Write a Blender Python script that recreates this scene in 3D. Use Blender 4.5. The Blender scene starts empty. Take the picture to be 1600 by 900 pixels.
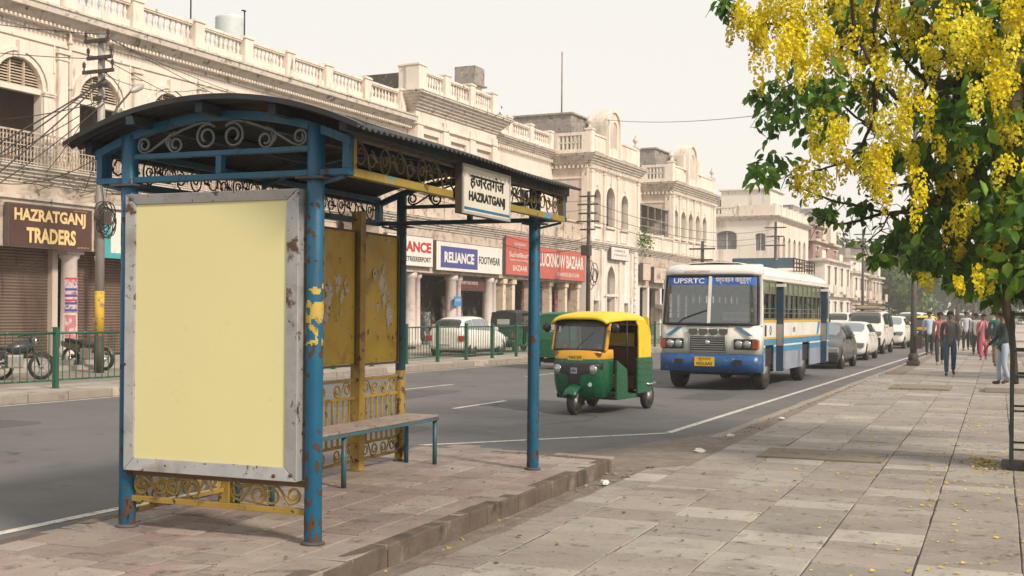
import bpy, math, random
from math import sin, cos, pi, radians, atan, sqrt
from mathutils import Vector, Matrix, noise as mnoise
S = bpy.context.scene
rnd = random.Random(7)

# ------------------------------------------------------------------ camera
F_PX = 1850.0
YAW = atan(760 / F_PX)
ROLL = radians(.5)
cam_d = bpy.data.cameras.new('camera'); cam = bpy.data.objects.new('camera', cam_d)
S.collection.objects.link(cam); S.camera = cam
fw = Vector((-sin(YAW), cos(YAW), 0)); rt0 = Vector((cos(YAW), sin(YAW), 0)); up0 = Vector((0, 0, 1))
rt = rt0 * cos(ROLL) + up0 * sin(ROLL); up = up0 * cos(ROLL) - rt0 * sin(ROLL)
mw = Matrix((rt, up, -fw)).transposed().to_4x4(); mw.translation = Vector((0, 0, 1.6)); cam.matrix_world = mw
cam_d.sensor_width = 36; cam_d.lens = 36 * F_PX / 1600; cam_d.shift_y = 38.4 / 1600
cam_d.clip_start = .1; cam_d.clip_end = 5000
cam_d.dof.use_dof = True; cam_d.dof.focus_distance = 8.2; cam_d.dof.aperture_fstop = 14.0

# ------------------------------------------------------------------ sky, sun, exposure
SUN_EL, SUN_AZ = radians(38), radians(115)      # azimuth clockwise from +Y
W_ = bpy.data.worlds.new('World'); S.world = W_; W_.use_nodes = True
nt = W_.node_tree; nt.nodes.clear()
sky = nt.nodes.new('ShaderNodeTexSky'); sky.sky_type = 'NISHITA'; sky.sun_disc = False
sky.sun_elevation = SUN_EL; sky.sun_rotation = SUN_AZ
sky.air_density = 1.0; sky.dust_density = 6.0; sky.ozone_density = .6; sky.altitude = 120
tcw = nt.nodes.new('ShaderNodeTexCoord'); sep = nt.nodes.new('ShaderNodeSeparateXYZ')
nt.links.new(tcw.outputs['Generated'], sep.inputs[0])
ramp = nt.nodes.new('ShaderNodeValToRGB'); ramp.color_ramp.elements[0].color = (15.2, 14.3, 13.0, 1); ramp.color_ramp.elements[0].position = .0
ramp.color_ramp.elements[1].color = (13.6, 13.4, 12.8, 1); ramp.color_ramp.elements[1].position = .5
nt.links.new(sep.outputs['Z'], ramp.inputs[0])
cn = nt.nodes.new('ShaderNodeTexNoise'); cn.inputs['Scale'].default_value = 1.6; cn.inputs['Detail'].default_value = 4
nt.links.new(tcw.outputs['Generated'], cn.inputs['Vector'])
mx = nt.nodes.new('ShaderNodeMix'); mx.data_type = 'RGBA'; mx.inputs[0].default_value = .86   # high thin overcast veil
nt.links.new(sky.outputs[0], mx.inputs[6]); nt.links.new(ramp.outputs[0], mx.inputs[7])
bg = nt.nodes.new('ShaderNodeBackground'); bg.inputs[1].default_value = .060
wo = nt.nodes.new('ShaderNodeOutputWorld')
nt.links.new(mx.outputs[2], bg.inputs[0]); nt.links.new(bg.outputs[0], wo.inputs[0])
sd = bpy.data.lights.new('sun', 'SUN'); sd.energy = 3.5; sd.angle = radians(8); sd.color = (1, .89, .76)
so = bpy.data.objects.new('sun', sd); S.collection.objects.link(so)
sv = Vector((sin(SUN_AZ) * cos(SUN_EL), cos(SUN_AZ) * cos(SUN_EL), sin(SUN_EL)))
so.rotation_euler = (-sv).to_track_quat('-Z', 'Y').to_euler()
S.view_settings.view_transform = 'Standard'; S.view_settings.look = 'None'
S.view_settings.exposure = .32; S.view_settings.gamma = 1; S.view_settings.use_curve_mapping = False
S.render.engine = 'CYCLES'
S.cycles.max_bounces = 6; S.cycles.transparent_max_bounces = 12; S.cycles.volume_bounces = 1

# ------------------------------------------------------------------ helpers
COL = S.collection
def tag(o, label=None, cat=None, group=None, kind=None):
    if label: o['label'] = label
    if cat: o['category'] = cat
    if group: o['group'] = group
    if kind: o['kind'] = kind
    return o
def thing(name, label, cat, loc=(0, 0, 0), rz=0, group=None, kind=None):
    o = bpy.data.objects.new(name, None); COL.objects.link(o)
    o.location = loc; o.rotation_euler = (0, 0, rz); o.empty_display_size = .2
    return tag(o, label, cat, group, kind)
KIDS = {}
def copy_tree(o, parent=None, loc=None, rz=None, label=None, group=None):
    c = o.copy(); COL.objects.link(c)
    if parent: c.parent = parent; KIDS.setdefault(parent.name, []).append(c)
    if loc is not None: c.location = loc
    if rz is not None: c.rotation_euler = (0, 0, rz)
    if label: c['label'] = label
    if group: c['group'] = group
    for ch in KIDS.get(o.name, []): copy_tree(ch, c)
    return c

def basis(d):
    d = Vector(d).normalized()
    a = Vector((0, 0, 1)) if abs(d.z) < .9 else Vector((1, 0, 0))
    u = d.cross(a).normalized(); v = d.cross(u).normalized()
    return u, v

class MB:
    def __init__(s): s.v = []; s.f = []; s.mi = []; s.sm = []; s.m = 0; s.T = None; s.tone = None; s.t = (1, 1, 1)
    def add(s, vs, fs, smooth=False):
        n = len(s.v)
        if s.T is not None: vs = [s.T @ Vector(p) for p in vs]
        s.v += [tuple(p) for p in vs]
        for f in fs: s.f.append([i + n for i in f]); s.mi.append(s.m); s.sm.append(smooth)
        if s.tone is not None: s.tone += [s.t] * len(fs)
        return s
    def box(s, x0, x1, y0, y1, z0, z1):
        return s.add([(x, y, z) for z in (z0, z1) for y in (y0, y1) for x in (x0, x1)],
            [(0, 2, 3, 1), (4, 5, 7, 6), (0, 1, 5, 4), (2, 6, 7, 3), (0, 4, 6, 2), (1, 3, 7, 5)])
    def hexa(s, p): # 8 points bottom ring 0-3 (ccw), top ring 4-7
        return s.add(p, [(3, 2, 1, 0), (4, 5, 6, 7), (0, 1, 5, 4), (1, 2, 6, 5), (2, 3, 7, 6), (3, 0, 4, 7)])
    def bar(s, a, b, w, h, up=(0, 0, 1)):
        a = Vector(a); b = Vector(b); d = (b - a).normalized(); u = d.cross(Vector(up)).normalized(); v = u.cross(d)
        P = []
        for q in (a, b):
            for i, j in ((-1, -1), (1, -1), (1, 1), (-1, 1)): P.append(q + u * i * w / 2 + v * j * h / 2)
        return s.add(P, [(3, 2, 1, 0), (4, 5, 6, 7), (0, 1, 5, 4), (1, 2, 6, 5), (2, 3, 7, 6), (3, 0, 4, 7)])
    def tube(s, pts, r, n=8, closed=False, flat=None):
        pts = [Vector(p) for p in pts]; N = len(pts); rr = r if isinstance(r, (list, tuple)) else [r] * N
        rings = []; u = None
        for i in range(N):
            if closed: d = pts[(i + 1) % N] - pts[i - 1]
            else: d = pts[min(i + 1, N - 1)] - pts[max(i - 1, 0)]
            if d.length < 1e-9: d = Vector((0, 0, 1))
            d.normalize()
            if u is None: u, v = basis(d)
            else:
                u = u - d * u.dot(d)
                if u.length < 1e-6: u, v = basis(d)
                u.normalize()
            v = d.cross(u)
            rings.append([pts[i] + (u * cos(2 * pi * k / n) + v * sin(2 * pi * k / n)) * rr[i] for k in range(n)])
        vs = [p for R in rings for p in R]; fs = []
        for i in range(N if closed else N - 1):
            j = (i + 1) % N
            for k in range(n): fs.append((i * n + k, i * n + (k + 1) % n, j * n + (k + 1) % n, j * n + k))
        if not closed: fs += [tuple(range(n))[::-1], tuple((N - 1) * n + k for k in range(n))]
        return s.add(vs, fs, n > 5)
    def cyl(s, a, b, r, r2=None, n=16): return s.tube([a, b], [r, r if r2 is None else r2], n)
    def lathe(s, prof, n=12, c=(0, 0, 0), ax=(0, 0, 1), caps=True):
        ax = Vector(ax).normalized(); u, v = basis(ax); c = Vector(c); vs = []
        for r, z in prof:
            for k in range(n): vs.append(c + ax * z + (u * cos(2 * pi * k / n) + v * sin(2 * pi * k / n)) * max(r, 1e-4))
        fs = []
        for i in range(len(prof) - 1):
            for k in range(n): fs.append((i * n + k, (i + 1) * n + k, (i + 1) * n + (k + 1) % n, i * n + (k + 1) % n))
        if caps: fs += [tuple(range(n)), tuple((len(prof) - 1) * n + k for k in range(n))[::-1]]
        return s.add(vs, fs, n > 6)
    def prism(s, poly, ax, a, b): # poly of 2D points in the two other axes, extruded along ax
        def P(p, t): return (t, p[0], p[1]) if ax == 'x' else (p[0], t, p[1]) if ax == 'y' else (p[0], p[1], t)
        n = len(poly)
        return s.add([P(p, a) for p in poly] + [P(p, b) for p in poly],
            [tuple(range(n))[::-1], tuple(range(n, 2 * n))] + [(i, (i + 1) % n, n + (i + 1) % n, n + i) for i in range(n)])
    def sweep(s, prof, path, closed=False): # prof: (out, z); path: plan points, outward = right of travel
        n = len(path); m = len(prof); vs = []
        for i in range(n):
            p = Vector((path[i][0], path[i][1]))
            ds = []
            if closed or i > 0: ds.append((p - Vector(path[i - 1][:2])).normalized())
            if closed or i < n - 1: ds.append((Vector(path[(i + 1) % n][:2]) - p).normalized())
            ns = [Vector((d.y, -d.x)) for d in ds]
            if len(ns) == 2:
                mm = ns[0] + ns[1]
                mm = ns[0] if mm.length < 1e-5 else mm / (1 + ns[0].dot(ns[1]))
            else: mm = ns[0]
            for o, z in prof: vs.append((p.x + mm.x * o, p.y + mm.y * o, z))
        fs = []
        for i in range(n if closed else n - 1):
            j = (i + 1) % n
            for k in range(m - 1): fs.append((i * m + k, j * m + k, j * m + k + 1, i * m + k + 1))
        if not closed: fs += [tuple(range(m)), tuple((n - 1) * m + k for k in range(m))[::-1]]
        return s.add(vs, fs)
    def grid(s, rows, closed_u=False, smooth=True): # rows: list of rows of points
        m = len(rows[0]); fs = []
        for i in range(len(rows) - 1):
            for k in range(m if closed_u else m - 1): fs.append((i * m + k, i * m + (k + 1) % m, (i + 1) * m + (k + 1) % m, (i + 1) * m + k))
        return s.add([p for r in rows for p in r], fs, smooth)
    def build(s, name, mats, parent=None, loc=None, rz=0, bevel=0, solid=0, label=None, cat=None, group=None, kind=None, sub=0, fixn=False, auto=None):
        me = bpy.data.meshes.new(name); me.from_pydata(s.v, [], s.f)
        if not isinstance(mats, (list, tuple)): mats = [mats]
        for m in mats: me.materials.append(m)
        me.polygons.foreach_set('material_index', s.mi); me.polygons.foreach_set('use_smooth', s.sm)
        if s.tone is not None:
            ca = me.color_attributes.new('tone', 'FLOAT_COLOR', 'CORNER'); buf = []
            for f, t in zip(s.f, s.tone): buf += [t[0], t[1], t[2], 1] * len(f)
            ca.data.foreach_set('color', buf)
        if fixn:
            import bmesh
            b = bmesh.new(); b.from_mesh(me); bmesh.ops.remove_doubles(b, verts=b.verts, dist=1e-5); bmesh.ops.recalc_face_normals(b, faces=b.faces); b.to_mesh(me); b.free()
        me.update()
        o = bpy.data.objects.new(name, me); COL.objects.link(o)
        if parent: o.parent = parent; KIDS.setdefault(parent.name, []).append(o)
        if loc is not None: o.location = loc
        if rz: o.rotation_euler = (0, 0, rz)
        if solid: md = o.modifiers.new('s', 'SOLIDIFY'); md.thickness = solid; md.offset = 0
        if sub: md = o.modifiers.new('u', 'SUBSURF'); md.levels = md.render_levels = sub
        if bevel: md = o.modifiers.new('b', 'BEVEL'); md.width = bevel; md.segments = 2; md.limit_method = 'ANGLE'; md.angle_limit = radians(40)
        return tag(o, label, cat, group, kind)

# ------------------------------------------------------------------ materials
MATS = {}
def mat(name, col, rough=.6, metal=0, var=.12, vs=3., dirt=None, streak=False, bump=.0, bs=40, attr=False, emit=0, trans=0, layers=(), spec=.5):
    if name in MATS: return MATS[name]
    m = bpy.data.materials.new(name); m.use_nodes = True; t = m.node_tree; N = t.nodes; L = t.links
    b = N['Principled BSDF']; b.inputs['Roughness'].default_value = rough; b.inputs['Metallic'].default_value = metal
    b.inputs['Specular IOR Level'].default_value = spec
    tc = N.new('ShaderNodeTexCoord'); src = tc.outputs['Object']
    mp = N.new('ShaderNodeMapping'); L.new(src, mp.inputs[0])
    if streak: mp.inputs['Scale'].default_value = (1, 1, .16)
    def noise(scale, detail=5, dist=0, v=None, rg=.55):
        n = N.new('ShaderNodeTexNoise'); n.inputs['Scale'].default_value = scale; n.inputs['Detail'].default_value = detail
        n.inputs['Distortion'].default_value = dist; n.inputs['Roughness'].default_value = rg; L.new(v or src, n.inputs['Vector']); return n.outputs['Fac']
    def mapr(x, a, b_, c=0, d=1):
        r = N.new('ShaderNodeMapRange'); r.inputs[1].default_value = a; r.inputs[2].default_value = b_; r.inputs[3].default_value = c; r.inputs[4].default_value = d; L.new(x, r.inputs[0]); return r.outputs[0]
    def mixc(f, a, b_, mode='MIX'):
        x = N.new('ShaderNodeMix'); x.data_type = 'RGBA'; x.blend_type = mode
        if isinstance(f, float): x.inputs[0].default_value = f
        else: L.new(f, x.inputs[0])
        for i, q in ((6, a), (7, b_)):
            if isinstance(q, tuple): x.inputs[i].default_value = (*q[:3], 1)
            else: L.new(q, x.inputs[i])
        return x.outputs[2]
    c = tuple(col)
    if attr:
        a = N.new('ShaderNodeAttribute'); a.attribute_name = 'tone'; c = a.outputs['Color']
    if var:
        v = mapr(noise(vs, 6), .25, .75, 1 - var, 1 + var)
        cb = N.new('ShaderNodeCombineColor')
        for i in range(3): L.new(v, cb.inputs[i])
        c = mixc(1.0, c, cb.outputs[0], 'MULTIPLY')
    rough_s = None; ds = []
    if dirt: ds.append(dirt)
    ds += list(layers)
    for d in ds: # (colour, threshold, scale, [softness])
        soft = d[3] if len(d) > 3 else .06
        th = .5 + (d[1] - .5) * .66; f = mapr(noise(d[2], 7, .3, mp.outputs[0] if streak else None, .62), th, th + soft)
        c = mixc(f, c, tuple(d[0]))
    if isinstance(c, tuple): b.inputs['Base Color'].default_value = (*c[:3], 1)
    else: L.new(c, b.inputs['Base Color'])
    if var and rough > .15 and not trans: L.new(mapr(noise(vs * 3.1, 4), .3, .7, max(.05, rough - .12), min(1, rough + .12)), b.inputs['Roughness'])
    if bump:
        bp = N.new('ShaderNodeBump'); bp.inputs['Strength'].default_value = bump; bp.inputs['Distance'].default_value = .01
        L.new(noise(bs, 6), bp.inputs['Height']); L.new(bp.outputs[0], b.inputs['Normal'])
    if emit: b.inputs['Emission Color'].default_value = (*col, 1); b.inputs['Emission Strength'].default_value = emit
    MATS[name] = m; return m
def glass(name, tint=(.5, .56, .55), alpha=.55, rough=.03, base=.05, k=.9):
    m = bpy.data.materials.new(name); m.use_nodes = True; t = m.node_tree; N = t.nodes; L = t.links; N.clear()
    o = N.new('ShaderNodeOutputMaterial'); g = N.new('ShaderNodeBsdfGlossy'); g.inputs['Roughness'].default_value = rough; g.inputs[0].default_value = (.9, .93, .95, 1)
    tr = N.new('ShaderNodeBsdfTransparent'); tr.inputs[0].default_value = (*tint, 1)
    df = N.new('ShaderNodeBsdfDiffuse'); df.inputs[0].default_value = (.05, .06, .06, 1)
    m1 = N.new('ShaderNodeMixShader'); m1.inputs[0].default_value = alpha; L.new(df.outputs[0], m1.inputs[1]); L.new(tr.outputs[0], m1.inputs[2])
    fr = N.new('ShaderNodeFresnel'); fr.inputs[0].default_value = 1.5
    ad = N.new('ShaderNodeMath'); ad.operation = 'MULTIPLY_ADD'; ad.inputs[1].default_value = k; ad.inputs[2].default_value = base; L.new(fr.outputs[0], ad.inputs[0])
    m2 = N.new('ShaderNodeMixShader'); L.new(ad.outputs[0], m2.inputs[0]); L.new(m1.outputs[0], m2.inputs[1]); L.new(g.outputs[0], m2.inputs[2])
    L.new(m2.outputs[0], o.inputs[0]); MATS[name] = m; return m

def text(body, w, h, origin, right, upv, m, parent, name='lettering', ext=.004, bold=0, font=None, label=None):
    """flat lettering fitted into a w x h box whose lower left corner is origin"""
    c = bpy.data.curves.new(name, 'FONT'); c.body = body; c.extrude = 0; c.offset = bold; c.align_x = 'CENTER'; c.space_line = .95; c.resolution_u = 3
    o = bpy.data.objects.new(name, c); COL.objects.link(o); bpy.context.view_layer.update()
    me = bpy.data.meshes.new_from_object(o.evaluated_get(bpy.context.evaluated_depsgraph_get()))
    bpy.data.objects.remove(o); bpy.data.curves.remove(c)
    xs = [v.co.x for v in me.vertices]; ys = [v.co.y for v in me.vertices]
    if not xs: return None
    x0, x1, y0, y1 = min(xs), max(xs), min(ys), max(ys)
    R = Vector(right).normalized(); U = Vector(upv).normalized(); O = Vector(origin); Nn = R.cross(U)
    for v in me.vertices:
        v.co = O + R * ((v.co.x - x0) / (x1 - x0) * w) + U * ((v.co.y - y0) / max(y1 - y0, 1e-6) * h) + Nn * ext
    me.materials.clear(); me.materials.append(m); me.name = name
    ob = bpy.data.objects.new(name, me); COL.objects.link(ob)
    if parent: ob.parent = parent; KIDS.setdefault(parent.name, []).append(ob)
    if label: ob['label'] = label
    return ob

def spiral(cx, cz, r, a0, turns, n=18, shrink=.78):
    """points from the outside in; r shrinks"""
    out = []
    for i in range(n + 1):
        t = i / n; a = a0 + turns * 2 * pi * t; q = r * (1 - shrink * t)
        out.append((cx + q * cos(a), cz + q * sin(a)))
    return out
FA = atan(.056)      # the far side of the street runs slightly off the near side
dS = Vector((sin(FA), cos(FA), 0)); nS = Vector((cos(FA), -sin(FA), 0))
def WP(s, t, z=0): p = dS * s + nS * t; return (p.x, p.y, z)
# ------------------------------------------------------------------ ground, road, kerbs
m_asph = mat('asphalt', (.112, .106, .104), .85, var=.14, vs=.5, bump=.5, bs=120, layers=(((.14, .13, .122), .58, .35, .25), ((.08, .074, .071), .6, 1.1, .2), ((.17, .16, .15), .66, 60, .06), ((.05, .047, .044), .72, 2.3, .06)))
m_line = mat('road_paint', (.50, .47, .42), .7, var=.15, vs=6, dirt=((.13, .12, .11), .56, 14, .12))
m_kerb = mat('kerb_stone', (.27, .23, .19), .9, var=.2, vs=3, dirt=((.12, .10, .085), .55, 3, .2), bump=.5, bs=25)
m_conc = mat('old_concrete', (.34, .30, .26), .9, var=.18, vs=1.5, dirt=((.17, .145, .12), .54, 1.6, .2), bump=.4, bs=30)
m_dirt = mat('dry_dirt', (.185, .148, .118), .95, var=.3, vs=4, dirt=((.13, .105, .085), .5, 6, .15), bump=1.0, bs=30)
m_slab = mat('sandstone_slab', (.4, .33, .28), .72, attr=True, var=.16, vs=2.2, bump=.6, bs=22,
    layers=(((.15, .125, .108), .56, 1.1, .22), ((.31, .28, .24), .62, 3.5, .16), ((.10, .082, .07), .62, 5, .12), ((.04, .032, .028), .69, 26, .04)))
m_joint = mat('slab_joint', (.07, .058, .048), .95, var=.25, vs=6)
MB().box(-900, 900, -60, 1500, -1.2, -.16).build('ground', m_dirt, kind='structure')
def road_pt(x, y): return (x, y)
b = MB(); b.m = 0
b.add([(-20.5 + .056 * -20, -20, -.12), (-5.6, -20, -.12), (-5.6, 2, -.12), (-3.4, 12, -.12), (-2.4, 60, -.12), (-1.0, 140, -.12), (8, 500, -.12), (8, 500, -.4), (-6, 500, -.12), (-17.2 + .056 * 300, 300, -.12)], [(0, 1, 2, 3, 4, 5, 6, 8, 9)])
b.build('road', m_asph, kind='structure')
b = MB()
def stripe(pts, w, z=-.116):
    for (a, c) in zip(pts[:-1], pts[1:]):
        A = Vector((*a, z)); C = Vector((*c, z)); d = (C - A).normalized(); n = Vector((d.y, -d.x, 0)) * w / 2
        b.add([A - n, A + n, C + n, C - n], [(0, 1, 2, 3)])
stripe([(-7.15, 2), (-7.0, 8.15), (-6.62, 13.2)], .11)
b.v = b.v
stripe([(-6.9, 13.62), (-4.42, 16.62)], .11); stripe([(-4.40, 16.7), (-3.98, 31.4), (-2.9, 70), (-1.7, 130)], .11)
stripe([(-5.98, 2.2), (-6.15, 6.9), (-6.16, 11.2)], .05)
stripe([(-17.05 + .056 * (-6), -6), (-16.95 + .056 * 45, 45), (-16.95 + .056 * 110, 110)], .10)
for i in range(16):
    y = 6.2 + i * 6.45
    stripe([(-9.78 + .043 * y, y), (-9.78 + .043 * (y + 2.2), y + 2.2)], .11)
for i in range(16):
    y = 4.6 + i * 6.6 - 1.5
    stripe([(-13.4 + .056 * y, y + .1), (-13.4 + .056 * (y + 2.6), y + 2.6)], .10)
b.build('road_marking', m_line, kind='structure')

# cracks and tar patches in the asphalt
b = MB(); R = random.Random(15)
for _ in range(46):
    x, y = R.uniform(-16, -4.6), R.uniform(7, 60); a = R.choice((R.gauss(1.5, .25), R.gauss(0, .4))); w = R.uniform(.008, .022); P = [(x, y)]
    for k in range(R.randint(8, 22)): a += R.gauss(0, .33); l = R.uniform(.10, .3); P.append((P[-1][0] + cos(a) * l, P[-1][1] + sin(a) * l))
    if max(p[0] for p in P) < -4.3: stripe(P, w, -.1175)
b.build('road_crack', mat('tar_crack', (.035, .032, .03), .8, var=.2), kind='structure')
b = MB()
for (x, y, w, l) in ((-8.3, 14.2, 1.3, 3.4), (-11.2, 21, 1.0, 5.2), (-5.6, 24.5, .9, 2.2), (-13.8, 12.6, 1.2, 2.6), (-9.6, 33, 1.6, 4)):
    n_ = 18; b.add([(x + w / 2 * cos(2 * pi * i / n_) * (1 + R.uniform(-.12, .12)) / max(abs(cos(2 * pi * i / n_)), abs(sin(2 * pi * i / n_))), y + l / 2 * sin(2 * pi * i / n_) / max(abs(cos(2 * pi * i / n_)), abs(sin(2 * pi * i / n_))), -.1178) for i in range(n_)], [tuple(range(n_))])
b.build('road_patch', mat('tar_patch', (.078, .074, .072), .8, var=.15, vs=2, bump=.5, bs=90), kind='structure')

# footpath: single slabs laid on a dark joint bed
def slabs(b, x0, x1, y0, y1, pitch, lr, ztop, inside, tones, shear=0, gap=.0045, seed=1, far=0):
    R = random.Random(seed); x = x0; k = 0
    while x < x1:
        y = y0 - R.uniform(0, lr[1]) 
        while y < y1:
            l = R.uniform(*lr) * (1 if y < 26 else 1.6); xa, xb, ya, yb = x + gap, x + pitch - gap, y + gap * R.choice((1, 1.6, 3.2)), y + l - gap * 1.2
            if R.random() < .14: parts = [(xa, xb, ya, (ya + yb) / 2 - gap), (xa, xb, (ya + yb) / 2 + gap, yb)]
            else: parts = [(xa, xb, ya, yb)]
            for (p, q, u, v) in parts:
                if not inside((p + q) / 2, (u + v) / 2): continue
                jx = R.uniform(-.004, .004); p += jx; q += jx + R.uniform(-.006, .003); t = R.choice(tones); j = R.uniform(.88, 1.1); b.t = (t[0] * j, t[1] * j, t[2] * j)
                dz = [ztop + R.uniform(-.004, .003) for _ in range(4)]; e = .006
                P = [(p, u), (q, u), (q, v), (p, v)]; P = [(a + shear * c, c) for a, c in P]
                I = [(p + e, u + e), (q - e, u + e), (q - e, v - e), (p + e, v - e)]; I = [(a + shear * c, c) for a, c in I]
                vs = [(*P[i], ztop - .03) for i in range(4)] + [(*P[i], dz[i] - .005) for i in range(4)] + [(*I[i], dz[i]) for i in range(4)]
                b.add(vs, [(8, 9, 10, 11)] + [(i, (i + 1) % 4, 4 + (i + 1) % 4, 4 + i) for i in range(4)] + [(4 + i, 4 + (i + 1) % 4, 8 + (i + 1) % 4, 8 + i) for i in range(4)])
            y += l
        x += pitch; k += 1
FT = [(.258, .222, .188), (.272, .238, .20), (.245, .208, .178), (.295, .262, .222), (.262, .226, .19), (.24, .20, .176), (.33, .30, .255), (.236, .21, .182), (.262, .222, .188)]
b = MB(); b.tone = []
slabs(b, -3.02 - .635, 6.2, 2.5, 62, .635, (.30, .78), 0, lambda x, y: x > -3.06 + (0 if y < 15 else .0195 * (y - 15)), FT, seed=3)
slabs(b, -3.355, -3.03, 2.5, 11.9, .322, (.30, .6), -.004, lambda x, y: True, FT, seed=8)
b.build('footpath', m_slab, kind='structure')
MB().add([(-3.34, -5, -.012), (14, -5, -.012), (14, 62, -.012), (-2.9, 62, -.012), (-3.30, 14, -.012)], [(0, 1, 2, 3, 4)]).build('footpath_bed', m_joint, kind='structure')
b = MB(); b.tone = []; b.t = (.41, .35, .3)
b.add([(-2.8, 62, 0.0), (30, 62, 0.0), (40, 500, 0.0), (9.5, 500, 0.0), (-.7, 150, 0)], [(0, 1, 2, 3, 4)])
b.build('far_footpath', m_slab, kind='structure')
# kerb stones of the footpath, each a little off
b = MB(); R = random.Random(5); y = 15.2
while y < 120:
    l = R.uniform(.9, 1.2); x = -3.50 + .0195 * (y - 15)
    b.hexa([(x, y, -.14), (x + .17, y, -.14), (x + .17 + .02 * l, y + l - .015, -.14), (x + .02 * l, y + l - .015, -.14), (x + .015, y, .0 + R.uniform(-.008, .006)), (x + .17, y, .006), (x + .17 + .02 * l, y + l - .015, .006), (x + .015 + .02 * l, y + l - .015, R.uniform(-.008, .006))]); y += l
b.build('footpath_kerb', m_kerb, kind='structure', bevel=.008)
# loose dirt between platform and footpath, sloping to the road beyond the platform
R = random.Random(2); rows = []
for j in range(240):
    y = 3 + j * .235; row = []; kx = -3.50 + .0195 * (y - 15)
    for i in range(14):
        u = i / 13
        if y < 11.55: xl, xr = -3.70, -3.33; z = -.02
        else: k = min(1, (y - 11.5) / .8); xl, xr = (-3.70 - 1.5 * k * (1 - max(0, y - 12.5) / 4.6), -3.0) if y < 16.9 else (kx + .12, kx + .85)
        x = xl + (xr - xl) * u
        if y >= 11.55: z = -.118 + .112 * min(1, u * 1.6) ** 1.3 if y < 16.9 else -.0035
        if y < 11.8: z = -.005 - .02 * (1 - u)
        e = (.12 if y < 17 else .03) * min(1, u * 5, (1 - u) * 5)
        row.append((x, y, z + R.uniform(-1, 1) * .07 * e))
    rows.append(row)
MB().grid(rows).build('dirt_strip', m_dirt, kind='structure')
# far kerb, raised walk with railing, service lane and shop plinth
b = MB(); y = -5; k = 0; R = random.Random(9)
m_kw = mat('kerb_old_white', (.42, .36, .29), .9, var=.25, vs=5, dirt=((.2, .17, .14), .5, 5, .1), bump=.4)
while y < 130:
    l = R.uniform(.95, 1.15); b.m = 1 if (k % 5) == 2 else 0
    T = Matrix.Translation(Vector(WP(y, -17.25))) @ Matrix.Rotation(-FA, 4, 'Z'); b.T = T
    h = R.uniform(-.01, .008); b.box(-.22, 0, 0, l - .02, -.2, .045 + h); y += l; k += 1
b.build('far_kerb', [m_kerb, m_kw], kind='structure', bevel=.012)
T = Matrix.Rotation(-FA, 4, 'Z')
b = MB(); b.T = T; b.box(-19.2, -17.46, -5, 130, -.3, .02); b.build('far_walk', m_conc, kind='structure')
b = MB(); b.T = T; b.box(-24.6, -19.2, -5, 130, -.3, -.04); b.build('service_lane', mat('lane_dust', (.20, .17, .145), .9, var=.2, vs=.8, dirt=((.27, .23, .19), .5, .7, .2), bump=.3), kind='structure')
b = MB(); b.T = T; b.box(-30, -24.6, -5, 130, -.3, .2); b.box(-24.6, -24.2, -5, 43, -.3, .08); b.build('shop_plinth', m_conc, kind='structure')
# bus stop platform
PT = [(.235, .178, .155), (.265, .21, .18), (.22, .17, .152), (.30, .25, .215), (.225, .165, .145), (.25, .20, .168)]
def plat_x0(y): return -5.86 - .03 * (y - 5.6) if y > 5.6 else -5.86 + .11 * (5.6 - y)
b = MB(); b.tone = []
slabs(b, -6.75, -3.70, 2.5, 11.5, .33, (.26, .56), .12, lambda x, y: x > plat_x0(y) + .12 and y < 11.62 - .15 * (x + 3.6) / 1, PT, shear=-.017, seed=11, gap=.005)
b.build('platform_paving', m_slab, kind='structure')
b = MB(); b.add([(-3.62, 2, z) for z in (-.16, .108)] + [(-3.66, 11.55, z) for z in (-.16, .108)] + [(-5.98, 11.86, z) for z in (-.16, .108)] + [(-5.88, 5.6, z) for z in (-.16, .108)] + [(-5.4, 2, z) for z in (-.16, .108)],
    [(0, 2, 3, 1), (2, 4, 5, 3), (4, 6, 7, 5), (6, 8, 9, 7), (1, 3, 5, 7, 9)])
b.build('platform_base', m_joint, kind='structure')
b = MB(); R = random.Random(4)
def kerbrun(p, q, w=.13, z1=.122):
    p = Vector((*p, 0)); q = Vector((*q, 0)); L_ = (q - p).length; d = (q - p) / L_; n = Vector((d.y, -d.x, 0)); s = 0
    while s < L_ - .05:
        l = min(R.uniform(.26, .48), L_ - s); a = p + d * s; c = p + d * (s + l - .008); h = R.uniform(-.006, .004); o = n * R.uniform(-.006, .006)
        b.hexa([Vector((*(a - n * w + o).xy, -.15)), Vector((*(a + o).xy, -.15)), Vector((*(c + o).xy, -.15)), Vector((*(c - n * w + o).xy, -.15)),
                Vector((*(a - n * w + o).xy, z1 + h)), Vector((*(a - n * .008 + o).xy, z1 + h)), Vector((*(c - n * .008 + o).xy, z1 + h)), Vector((*(c - n * w + o).xy, z1 + h))]); s += l
kerbrun((-3.505, 2.0), (-3.61, 11.49)); kerbrun((-3.62, 11.5), (-6.02, 11.84), .12); kerbrun((-6.0, 11.8), (-5.87, 5.6), .12); kerbrun((-5.87, 5.6), (-5.40, 2), .12)
b.build('platform_kerb', mat('dark_kerb_stone', (.105, .078, .06), .9, var=.3, vs=3, bump=.8, bs=20, layers=(((.20, .165, .13), .6, 3, .12), ((.04, .03, .022), .56, 2.2, .15))), kind='structure', bevel=.01)
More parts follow.
